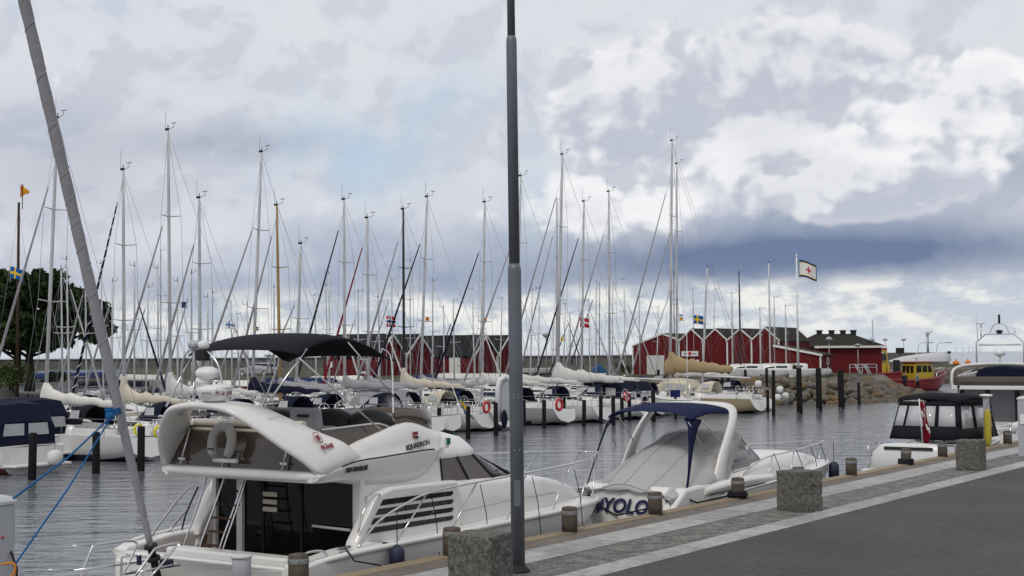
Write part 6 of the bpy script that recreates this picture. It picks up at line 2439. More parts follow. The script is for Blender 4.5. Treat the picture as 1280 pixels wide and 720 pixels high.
# ------------------------------------------------------------------ motor cruisers with canopies
def cruiser(label, s, ts, L, B, canopy, rz=RW, hullm=('gelcoat_far', 'red_foul'), h=1.15, group='motor boats moored in the front row', radar=False, nm='motor_boat', cabz=.75):
    t = thing(nm, label, 'motor boat', ST(s, ts, WZ), rz, group)
    hull(t, [(0, .42 * B, .95, .38 * B, .08, -.2), (.3 * L, .5 * B, 1.05, .43 * B, .08, -.3), (.6 * L, .48 * B, 1.2, .36 * B, .15, -.3), (.85 * L, .27 * B, 1.35, .12 * B, .35, -.05), (.97 * L, .05 * B, 1.42, .02 * B, .8, .6), (L, .01, 1.43, .005, 1.0, .95)], list(hullm), .16, rim_r=.03, n=6)
    mb = MB()
    mb.prism([(-.6, -.38 * B), (.0, -.42 * B), (.0, .42 * B), (-.6, .38 * B)], .28, .36, 'z')
    mb.build('swim_platform', 'gelcoat_far', t, bevel=.02)
    rows = []
    for q, w, z in ((.34, .41, 1.0), (.36, .40, 1.05 + cabz * .75), (.50, .38, 1.1 + cabz), (.62, .32, 1.1 + cabz * .8), (.72, .24, 1.1 + cabz * .45), (.84, .12, 1.36)):
        zb = .95 + .5 * max(0, q - .3)
        rows.append([(q * L, -w * B, zb), (q * L, -w * B * .95, zb + (z - zb) * .8), (q * L, -w * B * .7, z), (q * L, 0, z + .05), (q * L, w * B * .7, z), (q * L, w * B * .95, zb + (z - zb) * .8), (q * L, w * B, zb)])
    MB().loft(rows, False, True, True, 0, True).build('cabin', 'gelcoat_far', t)
    for sg in (-1, 1):
        for q0, q1 in ((.38, .45), (.47, .54), (.56, .63)):
            w0, w1 = .405 - (q0 - .36) * .25, .405 - (q1 - .36) * .25
            MB().add([(q0 * L, sg * (w0 * B + .01), 1.2), (q1 * L, sg * (w1 * B + .01), 1.24), (q1 * L, sg * (w1 * B * .965 + .012), 1.5), (q0 * L, sg * (w0 * B * .965 + .012), 1.5)], [(0, 1, 2, 3)]).build('cabin_window', 'window_glass', t, solid=.01)
    if canopy:
        rows, x0, x1 = [], .05 * L, .42 * L
        prof = [(-1, 0.0), (-1.0, .30), (-.98, .75), (-.8, .95), (0, 1.0), (.8, .95), (.98, .75), (1.0, .30), (1, 0.0)]
        sec = []
        for x, k, w in ((x0, .55, .40), (x0 + .35, .95, .405), (.22 * L, 1.02, .405), (x1 - .7, 1.0, .39), (x1, .62, .38)):
            sec.append([(x, c * w * B, 1.0 + h * k * zz) for c, zz in prof])
        MB().loft(sec, False, True, True, 0, False).build('canopy', canopy, t)
        for sg in (-1, 1):
            a = sec
            for i in (1, 2):
                pa = [Vector(a[i][1 if sg < 0 else 7]), Vector(a[i + 1][1 if sg < 0 else 7]), Vector(a[i + 1][2 if sg < 0 else 6]), Vector(a[i][2 if sg < 0 else 6])]
                c = sum(pa, Vector()) / 4
                pp = [c + (p - c) * .8 + Vector((0, sg * .015, 0)) for p in pa]
                MB().add(pp, [(0, 1, 2, 3)]).build('canopy_window', 'clear_vinyl', t, solid=.01)
        ra = sec[0]
        rb_ = sec[1]
        for c0, c1 in ((-.78, -.08), (.08, .78)):
            MB().add([(x0 - .012, c0 * .40 * B, 1.0 + h * .22), (x0 - .012, c1 * .40 * B, 1.0 + h * .22), (x0 - .01, c1 * .37 * B, 1.0 + h * .49), (x0 - .01, c0 * .37 * B, 1.0 + h * .49)], [(0, 1, 2, 3)]).build('canopy_window', 'clear_vinyl', t, solid=.01)
    mb = MB()
    for sg in (-1, 1):
        mb.tube([(x * L, sg * y * B, z) for x, y, z in ((.45, .46, 1.7), (.6, .45, 1.8), (.85, .26, 1.98), (.99, .02, 2.02))], .017, 5)
        for x, y, z in ((.5, .48, 1.14), (.62, .46, 1.2), (.75, .37, 1.3), (.88, .22, 1.38)):
            mb.tube([(x * L, sg * y * B, z), (x * L, sg * (y - .01) * B, z + .62)], .013, 4)
    mb.build('bow_rail', 'steel', t)
    if radar:
        m = MB()
        m.tube([(.3 * L, 0, 1.0 + h), (.3 * L, 0, 1.9 + h)], .04, 6)
        m.build('radar_mast', 'gelcoat_far', t)
        m = MB()
        m.lathe([(.1, 0), (.26, .08), (.26, .2), (.2, .26), (.001, .27)], c=(.3 * L, 0, 1.9 + h), n=16)
        m.build('radome', 'white_plastic', t)
    return t


p = at_z(95, 588, WZ)
cruiser('white motor cruiser with navy canopy at the left edge, white ball fender astern', s_of(p) - 1.6, t_of(p) + .3, 8.8, 3.1, 'navy_cloth', h=1.55)
cruiser('white motor boat with navy canopy behind the left edge cruiser', s_of(p) + 2.6, t_of(p) + 4.6, 7.5, 2.7, 'navy_cloth', h=1.5)
fender(Vector(ST(s_of(p) - 1.2, t_of(p) - .35, -.65)), .26, .5, 'fender_white', 'white ball fender at the stern of the left edge cruiser', top=.4)
for (px, y, can, lab) in ((500, 60, 'grey_cloth', 'motor boat with grey canopy right behind the cruiser\'s flybridge'), (784, 512, 'navy_cloth', 'motor boat with navy canopy just right of the maroon hull'),
                          (806, 505, 'navy_cloth', 'white motor boat with second navy canopy, left of the cruiser with dark boom'), (868, 498, 'cream_cloth', 'white motor cruiser with cream hood before the name board shed')):
    t_ = 45.0 if px != 500 else 46.5
    q = at_t(px + 10, 500, t_)
    cruiser(lab, s_of(q), t_, 7.6, 2.6, can, h=1.35, hullm=('gelcoat_far', 'antifoul'))

# ------------------------------------------------------------------ near sailing yacht whose bow enters at lower left
bw = at_t(196, 724, 14.0)
loc = ST(s_of(bw) - 8.6, 14.0, WZ)
NS = thing('sailing_yacht', 'sailing yacht at lower left, only its pulpit and thick grey furled forestay in view', 'sailboat', loc, QROT)
st = [(0, .7, 1.0, .5, .25, .1), (2.5, 1.1, 1.0, .85, .05, -.3), (4.5, 1.18, 1.02, .85, 0, -.4), (6.5, .92, 1.06, .55, 0, -.3), (7.9, .42, 1.12, .16, .1, -.1), (8.5, .10, 1.16, .03, .5, .35), (8.65, .01, 1.17, .005, .95, .9)]
hull(NS, st, ['gelcoat', 'navy_hull'], .14, rim_r=.025)
bpy.context.view_layer.update()
inv = NS.matrix_world.inverted()


def nsl(px, py, t):
    return inv @ at_t(px, py, t)


MB().tube([(5.0, 0, 1.1), (4.95, 0, 13.2)], [.09, .07], 10).build('mast', 'alu', NS)
MB().tube([(5.0, 0, 2.2), (1.0, 0, 2.1)], .07, 8).build('boom', 'alu', NS)
f0, f1 = nsl(196, 716, 14.0), nsl(29, -4, 14.0)
d = f1 - f0
ftop = f0 + d * 1.55
fs = MB().tube([f0, ftop], .012, 5).build('forestay', 'wire', NS)
mb = MB()
n_ = 60
pts = [f0 + (ftop - f0) * (.03 + .9 * k / n_) for k in range(n_ + 1)]
rads = []
for k in range(n_ + 1):
    q = k / n_
    base = .040 + .028 * min(1, q / .25)
    rads.append(base * (1 + .05 * math.sin(k * 1.9)))
mb.tube(pts, rads, 14)
fr = mb.build('furled_headsail', 'grey_cloth', fs)
# the spiral edge of the sun strip
dd = (ftop - f0).normalized()
e1 = dd.cross(Vector((0, 1, 0))).normalized()
e2 = dd.cross(e1)
mb = MB()
for ph in (0,):
    pts = []
    for k in range(420):
        q = k / 419
        base = .040 + .028 * min(1, (q * .93) / .25)
        a = q * 2 * PI * 34 + ph
        pts.append(f0 + (ftop - f0) * (.03 + .9 * q) + (e1 * math.cos(a) + e2 * math.sin(a)) * (base + .001))
    mb.tube(pts, .0045, 5)
mb.build('sail_edge', 'grey_hull', fr)
m = MB()
m.tube([f0 - dd * .1, f0 + dd * .15], .05, 10)
m.tube([f0 + dd * .17, f0 + dd * .22], .085, 12)
m.tube([f0 + dd * .34, f0 + dd * .38], .085, 12)
m.tube([f0 + dd * .22, f0 + dd * .34], .05, 10)
m.build('furling_drum', 'charcoal', fs)


def nsp(px, py, y):
    """on the yacht's own length plane y"""
    o = inv @ Vector((0, 0, EYE))
    r = inv.to_3x3() @ ray(px, py)
    k = (y - o.y) / r.y
    return o + r * k


mb = MB()
A = [nsp(100, 722, .42), nsp(116, 683, .40), nsp(120, 681, .40), nsp(160, 676, .28), nsp(169, 678, .26), nsp(170, 684, .25), nsp(152, 722, .28)]
mb.tube(curve([tuple(p) for p in A], 3), .015, 8)
mb.build('pulpit', 'steel', NS)
mb = MB()
Bp = [nsp(168, 722, -.20), nsp(192, 688, -.22), nsp(196, 685, -.22), nsp(219, 679, -.26), nsp(219, 684, -.28), nsp(188, 722, -.34)]
mb.tube(curve([tuple(p) for p in Bp], 3), .015, 8)
mb.build('pulpit', 'steel', NS)
mb = MB()
mb.tube([nsp(92, 713, .42), nsp(172, 703, .26)], .013, 6)
mb.tube([nsp(172, 703, .26), nsp(214, 692, -.2)], .012, 6)
mb.tube([nsp(60, 712, .5), nsp(92, 713, .42)], .006, 5)
mb.tube([nsp(90, 682, .5), nsp(114, 683, .42)], .006, 5)
mb.tube([nsp(170, 716, -.2), nsp(215, 706, -.3)], .012, 6)
mb.build('lifeline', 'steel', NS)
m = MB()
m.box(f0 + Vector((.16, 0, .10)), (.10, .16, .10))
m.box(f0 + Vector((-.22, .08, .18)), (.05, .05, .12))
m.build('bow_light', 'fender_navy', NS, bevel=.01)
m = MB()
m.box(f0 + Vector((-.1, .0, .06)), (.9, .10, .03))
m.build('bow_fitting', 'steel', NS)
# blue ropes tied round the furled sail
k0 = at_t(140, 520, 13.95)
e_a = at_y(17, 623, 13.6)
e_b = at_y(17, 708, 13.9)
cord('blue_rope', [k0, k0.lerp(e_a, .5) + Vector((0, 0, -.05)), e_a], .011, 'rope_blue', 'upper blue rope running from the grey furled sail down to the left edge')
cord('blue_rope', [k0, k0.lerp(e_b, .5) + Vector((0, 0, -.06)), e_b], .011, 'rope_blue', 'lower blue rope running from the grey furled sail to the pedestal hook')
m = MB()
ax = (at_t(29, -4, 14.0) - at_t(196, 716, 14.0)).normalized()
a1 = ax.cross(Vector((0, 0, 1))).normalized()
a2 = ax.cross(a1)
c0 = at_t(142, 517, 14.0)
for j in range(3):
    m.tube([c0 + ax * (j * .03 + .012 * math.sin(a)) + (a1 * math.cos(a) + a2 * math.sin(a)) * .085 for a in [q * PI / 8 for q in range(17)]], .014, 6)
m.ball(c0 + a2 * .02 + Vector((0, -.11, -.02)), (.06, .04, .05), 10)
tag(m.build('rope_knot', 'rope_blue'), 'blue knot of rope wrapped round the grey furled sail', 'knot')
m = MB().tube(curve([tuple(e_b + Vector((-.12, 0, .02))), tuple(e_b + Vector((0, 0, .03))), tuple(e_b + Vector((.01, 0, -.06))), tuple(e_b + Vector((-.05, 0, -.12)))], 3), .012, 6)
tag(m.build('hook', 'flag_orange'), 'small orange hook at the end of the lower blue rope', 'hook')

# ------------------------------------------------------------------ flags
sw = nordic('flag_blue', 'flag_yellow')
no = nordic('flag_red', 'flag_white', 'flag_navy', cw=.26)
dk = nordic('flag_red', 'flag_white')
fi = nordic('flag_white', 'flag_blue', cw=.17)


def pflag(px, py, t_, wpx, hpx, cells, label, rz=0.0, staff=None, y=None, **k):
    a = at_y(px, py, y) if y else at_t(px, py, t_)
    kk = a.y / FOC
    return flag(label, tuple(a), rz, wpx * kk, hpx * kk, cells, staff=staff, **k)


pflag(13, 333, 0, 20, 15, sw, 'blue and yellow flag above the tree at the left edge', y=100, rz=R(-15), droop=.15, staff=(.3, .6))
# dark mast with orange pennant behind the tree
a0, a1 = at_y(22, 420, 100), at_y(22, 253, 100)
t = thing('flag_mast', 'dark brown mast carrying an orange pennant above the tree', 'mast', tuple(a0), 0)
MB().tube([(0, 0, -6), (0, 0, a1.z - a0.z)], [.14, .09], 8).build('pole', 'dark_wood', t)
MB().tube([(.25, 0, a1.z - a0.z - .5), (.25, 0, a1.z - a0.z + 1.3)], .03, 6).build('staff', 'charcoal', t)
m = MB()
for sg in (-1, 1):
    m.tube([(0, 0, a1.z - a0.z - .4), (sg * 1.6, 0, -2)], .012, 4)
m.build('stay', 'wire', t)


def tri(u, v):
    if abs(v - .5) > .5 * (1 - u):
        return None
    return 'flag_red' if (u < .1) else ('flag_orange' if (int(u * 6) + int(v * 5)) % 3 else 'flag_yellow')


pflag(25.5, 231, 0, 14, 16, tri, 'small orange and yellow pennant at the top of the dark mast', y=100, ncol=10, nrow=12, amp=.03)
pflag(60, 373, 52, 4, 10, lambda u, v: 'flag_orange', 'tiny orange signal flag on the pale mast beside the tree', rz=0)
pflag(227, 377, 70, 7, 8, lambda u, v: 'flag_navy', 'small dark flag left of the cruiser\'s antenna hoop')
pflag(282, 401, 60, 13, 10, fi, 'white flag with blue cross above the cruiser\'s black canopy, left of the wooden mast', staff=(3.5, .1))
pflag(317, 408, 50, 7, 5, sw, 'tiny yellow and blue flag on the tall leaning mast')
pflag(483, 395, 62, 13, 14, no, 'red flag with blue and white cross, left of the black mast', rz=R(8), staff=(4.0, .1), sag=.15)
pflag(725, 397, 60, 13, 12, dk, 'red flag with white cross, right of the stout mast', rz=R(5), staff=(3, .1), sag=.3)
pflag(867, 394, 62, 14, 11, sw, 'blue and yellow flag above the red shed with the name board', rz=R(4), staff=(5, .1))
pflag(849, 393, 52, 5, 8, lambda u, v: ['flag_blue', 'flag_white', 'flag_red', 'flag_yellow'][int(v * 4)], 'string of small signal flags beside the two tallest masts')
pflag(532, 396, 50, 5, 5, lambda u, v: 'flag_orange', 'tiny orange signal flag on the pale mast right of the black mast', rz=0.2)
pflag(604, 397, 50, 5, 4, lambda u, v: 'flag_orange', 'tiny orange signal flag on the mast nearest left of the lamp post', rz=0.2)
pflag(701, 421, 50, 4, 5, lambda u, v: 'flag_yellow', 'tiny yellow signal flag on the stout mast', rz=0.2)
# flag on the stern of a grey hulled boat
a = at_t(577, 495, 44.0)
t = thing('flag', 'blue and yellow flag drooping from a slanted staff at the stern of a grey sailboat', 'flag', tuple(a), 0)
MB().tube([(-.5, .3, .5), (.45, -.4, -2.0)], .02, 6).build('staff', 'white_plastic', t)
mb = MB()
P = []
for j in range(11):
    v = j / 10
    P.append([(-.25 + .38 * v + (u * .55) * (.4 + .6 * v) + .03 * math.sin(u * 9 + v * 3), -.1 * math.sin(u * 8 + v * 5), .25 - 1.15 * v - .35 * u) for u in [i / 8 for i in range(9)]])
fs, mi = [], []
for j in range(10):
    for i in range(8):
        fs.append((j * 9 + i, j * 9 + i + 1, j * 9 + i + 10, j * 9 + i + 9))
        mi.append(1 if abs(i - 3.5) < 1.1 and True or abs(j - 4.5) < 1.1 else 0)
mb.add([p for r in P for p in r], fs, mi, True)
mb.build('cloth', ['flag_blue', 'flag_yellow'], t, solid=.006)
# white flag with red emblem on the tall white flagpole
a0, a1 = at_y(998, 470, 121), at_y(997, 320, 121)
t = thing('flagpole', 'tall white flagpole in front of the red sheds by the boulder bank', 'flagpole', (a0.x, a0.y, .7), 0)
MB().tube([(0, 0, -.2), (0, 0, a1.z - .7)], [.11, .06], 10).build('pole', 'white_trim', t)
MB().ball((0, 0, a1.z - .66), .11, 8).build('finial', 'white_trim', t)


def emblem(u, v):
    if u < .04 or u > .95 or v < .10 or v > .90:
        return 'flag_green' if (u < .04 or u > .95) else 'flag_navy'
    if v < .16 or v > .85:
        return 'flag_yellow'
    x, y = (u - .5) * 2.3, (v - .5) * 1.45
    if abs(x) < .33 and abs(y) < .33:
        if (abs(x) < .07) or (abs(y) < .07):
            return 'flag_red'
        if abs(x) > .24 and abs(y) < .15 or abs(y) > .24 and abs(x) < .15:
            return 'flag_red'
        if abs(x) < .14 and abs(y) < .14:
            return 'flag_red'
    return 'flag_white'


pflag(998.5, 325, 0, 26, 21, emblem, 'white flag with a red cross emblem flying from the white flagpole', y=121, rz=R(6), ncol=36, nrow=28, droop=.16, amp=.05)

# ------------------------------------------------------------------ life rings, upright dinghy, fenders among the sterns
def lifering(px, py, t_, r, label, m='bright_red', rz=RW, band=False):
    a = at_t(px, py, t_)
    t = thing('lifebuoy', label, 'lifebuoy', tuple(a), rz)
    MB().tube([(0, r * math.cos(q), r * math.sin(q)) for q in [k * PI / 10 for k in range(21)]], r * .26, 8).build('ring', m, t)
    if not band:
        return t
    m2 = MB()
    for k in range(4):
        q = k * PI / 2 + .5
        m2.tube([(0, r * math.cos(q - .14), r * math.sin(q - .14)), (0, r * math.cos(q + .14), r * math.sin(q + .14))], r * .29, 8)
    m2.build('band', 'flag_white', t)
    return t


lifering(699, 506, 43.6, .30, 'red lifebuoy on the stern of the white sailboat right of the lamp post')
lifering(608, 509, 43.6, .26, 'red lifebuoy on the stern of the grey hulled sailboat left of the lamp post')
lifering(783, 496, 43.2, .26, 'red and white lifebuoy on the boat right of the maroon hull', band=True)
lifering(173, 537, 44.0, .20, 'yellow lifebuoy at the stern of the sailboat left of the cruiser', 'hiviz')
lifering(198, 540, 42.6, .20, 'yellow lifebuoy half hidden by the flybridge arch', 'hiviz')
a = at_t(632, 500, 43.0)
t = thing('inflatable_dinghy', 'pale grey inflatable dinghy hoisted upright at a stern just left of the lamp post', 'dinghy', tuple(a), R(20))
out = [(-.42, -1.15), (-.42, .7), (-.30, 1.05), (0, 1.25), (.30, 1.05), (.42, .7), (.42, -1.15)]
MB().tube([(x, 0, z) for x, z in out], .15, 10).build('tube', 'gelcoat_far', t)
MB().prism([(-.4, -1.1), (-.4, .7), (0, 1.2), (.4, .7), (.4, -1.1)], -.03, .03, 'y').build('floor', 'pedestal_grey', t)
MB().ball((-.15, -.2, -1.0), (.18, .14, .5), 10).build('outboard_cover', 'navy_cloth', t)
for k, (px, py, lab) in enumerate([(975, 487, 'topmost white round fender beside the pile right of the tan hull'), (972, 497, 'lower left white round fender beside the pile right of the tan hull'), (982, 495, 'lower right white round fender beside the pile right of the tan hull'),
                                   (948, 480, 'white fender standing on the tan hulled boat\'s stern'), (829, 494, 'white round fender on the bow of the navy canopied boat right of the maroon hull'), (835, 503, 'pale round fender low beside the navy canopied boats')]):
    t_ = 40.4 if px > 940 else 43.5
    fender(at_t(px, py, t_), .24, .44, 'fender_white', lab, 'white round fenders among the far boats', top=.3)
# small blue info board and extra radome in front of the maroon hull
a = at_t(844, 492, 42.0)
t = thing('signboard', 'small blank blue board on a black pile left of the white radome boat', 'sign', tuple(a), R(-15))
MB().box((0, 0, 0), (.62, .05, .46)).build('board', 'flag_navy', t, bevel=.01)
MB().tube([(0, .08, -2.6), (0, .08, .1)], .09, 8).build('post', 'pile_black', t)
a = at_t(869, 493, 41.0)
t = thing('radar_boat', 'small white tender with an upright pole left of the tan hulled sailboat', 'boat', (a.x, a.y, WZ), RW)
hull(t, [(0, .7, 1.2, .6, .5, .3), (1.2, .85, 1.2, .7, .45, .2), (2.2, .7, 1.3, .4, .5, .3), (2.9, .05, 1.4, .02, .9, .8)], ['white_plastic', 'white_plastic'], 0, rim_r=.05, n=5)
MB().tube([(.4, 0, .9), (.4, 0, 2.3)], .03, 6).build('pole', 'steel', t)
text('Raym', .20, 'decal_red', t, (.9, .87, 1.0), (-1, 0, 0), (0, 0, 1)) if False else None

# ------------------------------------------------------------------ boats and gear ashore
def shore_boat(px, py, y, L, B, cover, label, rz, hullm='gelcoat_far', z=None, nm='boat_ashore', h=.55):
    a = at_y(px, py + 5, y)
    t = thing(nm, label, 'boat', (a.x, a.y, a.z), rz, 'boats standing ashore')
    t.scale = (.9, .9, .62)
    hull(t, [(-L / 2, .42 * B, .75, .36 * B, .15, -.05), (-.2 * L, .5 * B, .8, .42 * B, .05, -.2), (.1 * L, .47 * B, .85, .34 * B, .05, -.2), (.35 * L, .25 * B, .98, .1 * B, .3, .1), (L / 2, .01, 1.1, .005, .9, .8)], [hullm, hullm], -5, rim_r=.03, n=5)
    if cover:
        rows = []
        for q in (-.5, -.42, -.2, 0, .2, .38, .49):
            w = .5 * B * (1 - max(0, q) ** 2 * 3.2)
            zz = .82 + .25 * max(0, q)
            rows.append([(q * L, -w * 1.03, zz - .18), (q * L, -w * .95, zz + .05), (q * L, -w * .4, zz + h * .7), (q * L, 0, zz + h * (1 if abs(q) < .45 else .5)), (q * L, w * .4, zz + h * .7), (q * L, w * .95, zz + .05), (q * L, w * 1.03, zz - .18)])
        MB().loft(rows, False, True, True, 0, True).build('cover', cover, t)
    m = MB()
    for q in (-.3, .2):
        m.box((q * L, 0, -.35), (.15, B * .9, .12))
        for sg in (-1, 1):
            m.tube([(q * L, sg * B * .4, -.35), (q * L, sg * B * .33, .2)], .05, 5)
    m.build('cradle', 'charcoal', t)
    return t


shore_boat(90, 474, 118, 7, 2.2, 'blue_cloth', 'boat ashore under a bright blue cover right of the tree trunk', R(10))
shore_boat(105, 470, 124, 8.5, 2.4, 'pale_blue_cover', 'long pale blue covered boat ashore behind the leaning blue striped sail', R(5), 'pale_blue_cover')
shore_boat(128, 486, 110, 8, 2.3, 'navy_cloth', 'low navy covered boat ashore above the white boom', R(8))
shore_boat(180, 476, 120, 6, 2.1, 'pale_cloth', 'pale violet covered boat ashore left of the plain tall mast', R(170))
shore_boat(60, 487, 108, 5, 2.0, 'grey_cloth', 'grey covered dinghy ashore by the foot of the white mast', R(5))
shore_boat(280, 484, 112, 6.5, 2.2, 'white_cloth', 'white boat ashore with an orange red stripe, right of the radome', R(175), 'rescue_red')
shore_boat(375, 480, 116, 6.5, 2.0, 'blue_cloth', 'blue covered boat ashore behind the parked car', R(172))
shore_boat(420, 478, 118, 5, 1.9, 'white_cloth', 'white covered boat ashore left of the leftmost middle shed', R(5))
shore_boat(590, 474, 125, 7, 2.0, 'pale_cloth', 'long pale covered boat ashore below the white shed door', R(178))
shore_boat(545, 475, 128, 5, 1.8, 'blue_cloth', 'violet blue covered boat ashore between the two pairs of middle sheds', R(0))
shore_boat(683, 462, 140, 5.5, 2.0, None, 'white upturned looking boat ashore beside the globe lamp, upper one', R(5))
shore_boat(690, 478, 135, 5.5, 2.0, 'white_cloth', 'white covered boat ashore beside the globe lamp, lower one', R(176))
shore_boat(748, 466, 140, 3.5, 1.8, 'rope_blue', 'boat ashore under a bright blue tarpaulin left of the pale shed door', R(90), h=1.1)
for k, (px, py, lab) in enumerate([(980, 476, 'long white rowing hull lying on a rack before the lean-to shed'), (1018, 479, 'white rowing hull on the rack nearest the boulder bank'), (955, 474, 'white rowing hull lying furthest left on the rack')]):
    a = at_y(px, py, 124 - k)
    t = thing('rowing_boat', lab, 'boat', tuple(a), R(-22), 'white rowing hulls on the rack')
    rows = [[(x, w * math.cos(q), .22 + h * math.sin(q)) for q in [j * PI / 6 for j in range(12)]] for x, w, h in ((-2.6, .03, .04), (-1.8, .3, .2), (0, .42, .27), (1.8, .3, .2), (2.6, .03, .04))]
    MB().loft(rows, True, True, True, 0, True).build('hull', 'gelcoat_far', t)
    m = MB()
    for x in (-1.2, 1.2):
        m.box((x, 0, -.25), (.08, 1.0, .06))
        m.box((x, .4, -.6), (.07, .07, .7))
        m.box((x, -.4, -.6), (.07, .07, .7))
    m.build('rack', 'charcoal', t)

# parked car behind the masts
a = at_y(322, 480, 150)
t = thing('parked_car', 'silver estate car with red tail lights parked behind the boats ashore', 'car', (a.x, a.y, .75), R(158))
side = [(-2.1, .35), (-2.15, .75), (-2.0, 1.0), (-1.75, 1.42), (-.2, 1.46), (.75, 1.0), (1.9, .82), (2.1, .6), (2.1, .35)]
m = MB()
m.loft([[(x, sg * w * (1 if z < 1.05 else .84), z) for x, z in side] for sg, w in ((-1, .86), (-1, .8), (1, .8), (1, .86))] if False else [[(x, y * (1 if z < 1.05 else .84), z) for x, z in side] for y in (-.86, -.5, 0, .5, .86)], True, True, True, 0, False)
m.build('body', 'car_silver', t, bevel=.05)
for sg in (-1, 1):
    m = MB().prism([(-1.7, 1.04), (-1.62, 1.36), (-.25, 1.40), (.5, 1.05)], sg * .775, sg * .80, 'y')
    m.build('side_window', 'dark_glass', t)
    MB().box((-2.1, sg * .68, .86), (.12, .24, .22)).build('tail_light', 'tail_red', t)
    for x in (-1.35, 1.35):
        w = MB().tube([(x, sg * .72, .33), (x, sg * .88, .33)], .33, 16).build('wheel', 'tyre', t)
        MB().tube([(x, sg * .87, .33), (x, sg * .89, .33)], .2, 12).build('rim', 'alu', w)
MB().prism([(-.66, 1.06), (.66, 1.06), (.6, 1.36), (-.6, 1.36)], -2.02, -1.80, 'x').build('rear_window', 'dark_glass', t)

# lamps on the far shore and pier
def far_lamp(px, py0, py1, y, style, label, group='lamps along the far shore', r=.05):
    a0, a1 = at_y(px, py0, y), at_y(px, py1, y)
    h = a1.z - a0.z
    t = thing('street_lamp', label, 'lamp', tuple(a0), 0, group)
    MB().tube([(0, 0, -.5), (0, 0, h)], [r, r * .8], 8).build('pole', 'wire', t)
    if style == 'globe':
        m = MB()
        m.lathe([(.10, -.1), (.32, .10), (.36, .2), (.2, .36), (.001, .42)], c=(0, 0, h), n=14)
        m.build('lamp_head', 'pedestal_grey', t)
    elif style == 'flat':
        MB().lathe([(.1, -.1), (.42, 0), (.42, .08), (.001, .22)], c=(0, 0, h), n=14).build('lamp_head', 'wire', t)
    else:
        m = MB().tube(curve([(0, 0, h), (.1, 0, h + .7), (.5, 0, h + 1.0), (1.6, 0, h + 1.05)], 3), r * .8, 6)
        m.build('arm', 'wire', t)
        MB().box((1.9, 0, h + 1.03), (.8, .25, .12)).build('lamp_head', 'wire', t)
    return t


far_lamp(683, 470, 421, 125, 'globe', 'lamp with a rounded glass head between the lamp post and the stout mast')
far_lamp(1090, 460, 427, 150, 'globe', 'round headed lamp at the right end of the dark red house')
far_lamp(1073, 470, 432, 140, 'flat', 'flat headed lamp in front of the dark red house')
far_lamp(1037, 470, 426, 142, 'globe', 'round headed lamp between the lean-to shed and the red house roof')
far_lamp(1107, 448, 425, 205, 'flat', 'left one of two flat headed lamps behind the yellow boats')
far_lamp(1130, 448, 425, 205, 'flat', 'right one of two flat headed lamps behind the yellow boats')
far_lamp(1148, 448, 437, 214, 'curved', 'left one of two curved arm lamps on the outer pier')
far_lamp(1171, 448, 437, 214, 'curved', 'right one of two curved arm lamps on the outer pier')
far_lamp(335, 470, 445, 150, 'flat', 'flat headed dark lamp under the cruiser\'s black canopy', r=.07)
a = at_y(1160, 446, 214)
t = thing('pier_beacon', 'slim pale beacon mast on the outer pier between the curved lamps', 'beacon', tuple(a), 0)
MB().tube([(0, 0, -.6), (0, 0, 3.4)], [.2, .16], 8).build('pole', 'wire', t)
MB().tube([(0, 0, 3.3), (.8, 0, 3.9)], .06, 5).build('arm', 'wire', t)
MB().box((0, 0, 3.45), (.4, .4, .5)).build('lantern', 'pedestal_grey', t)
a = at_y(1125, 440, 205)
t = thing('dark_signboard', 'dark rectangular board standing on the pier behind the yellow boats', 'sign', tuple(a), 0)
MB().box((0, 0, .2), (1.2, .12, .8)).build('board', 'charcoal', t)
MB().box((0, .1, -.8), (.12, .1, 1.6)).build('post', 'charcoal', t)
a = at_y(1092, 475, 150)
t = thing('light_mast', 'tall thin pale mast between the red house and the yellow boats', 'mast', (a.x, a.y, .7), 0)
MB().tube([(0, 0, -.2), (0, 0, 5.6)], [.1, .06], 8).build('pole', 'pedestal_grey', t)

# steel gangway with trestle legs and railing beside the rock bank
a = at_y(1078, 460, 138)
t = thing('gangway', 'grey steel gangway with slanted trestle legs beside the boulder bank', 'gangway', (a.x, a.y, .45), R(-10))
t.scale = (.75, .75, .8)
m = MB()
for x in (-.9, .2):
    m.tube([(x, 0, 1.5), (x + 1.0, 0, -.4)], .09, 6)
    m.tube([(x + .3, .5, 1.5), (x + 1.3, .5, -.4)], .09, 6)
m.build('trestle_leg', 'pedestal_grey', t)
m = MB()
m.tube([(-1.6, 0, 1.55), (1.8, 0, 1.55)], .06, 6)
m.tube([(-1.6, 0, 1.2), (1.8, 0, 1.2)], .04, 6)
for x in (-1.6, 0, 1.8):
    m.tube([(x, 0, 0), (x, 0, 1.55)], .05, 6)
m.build('railing', 'pedestal_grey', t)
a = at_y(1150, 452, 200)
t = thing('upturned_hull', 'long white upturned hull lying on the outer pier right of the dark board', 'boat', tuple(a), R(14))
m = MB()
m.loft([[(x, w * math.cos(q), h * math.sin(q)) for q in [j * PI / 6 for j in range(7)]] for x, w, h in ((-4.8, .2, .2), (-3, .9, .7), (0, 1.2, 1.1), (3, 1.1, 1.3), (4.6, .5, 1.2))], False, True, True, 0, True)
m.build('hull', 'white_far', t)
MB().box((4.6, 0, 1.25), (.4, .3, .35)).build('fitting', 'charcoal', t)

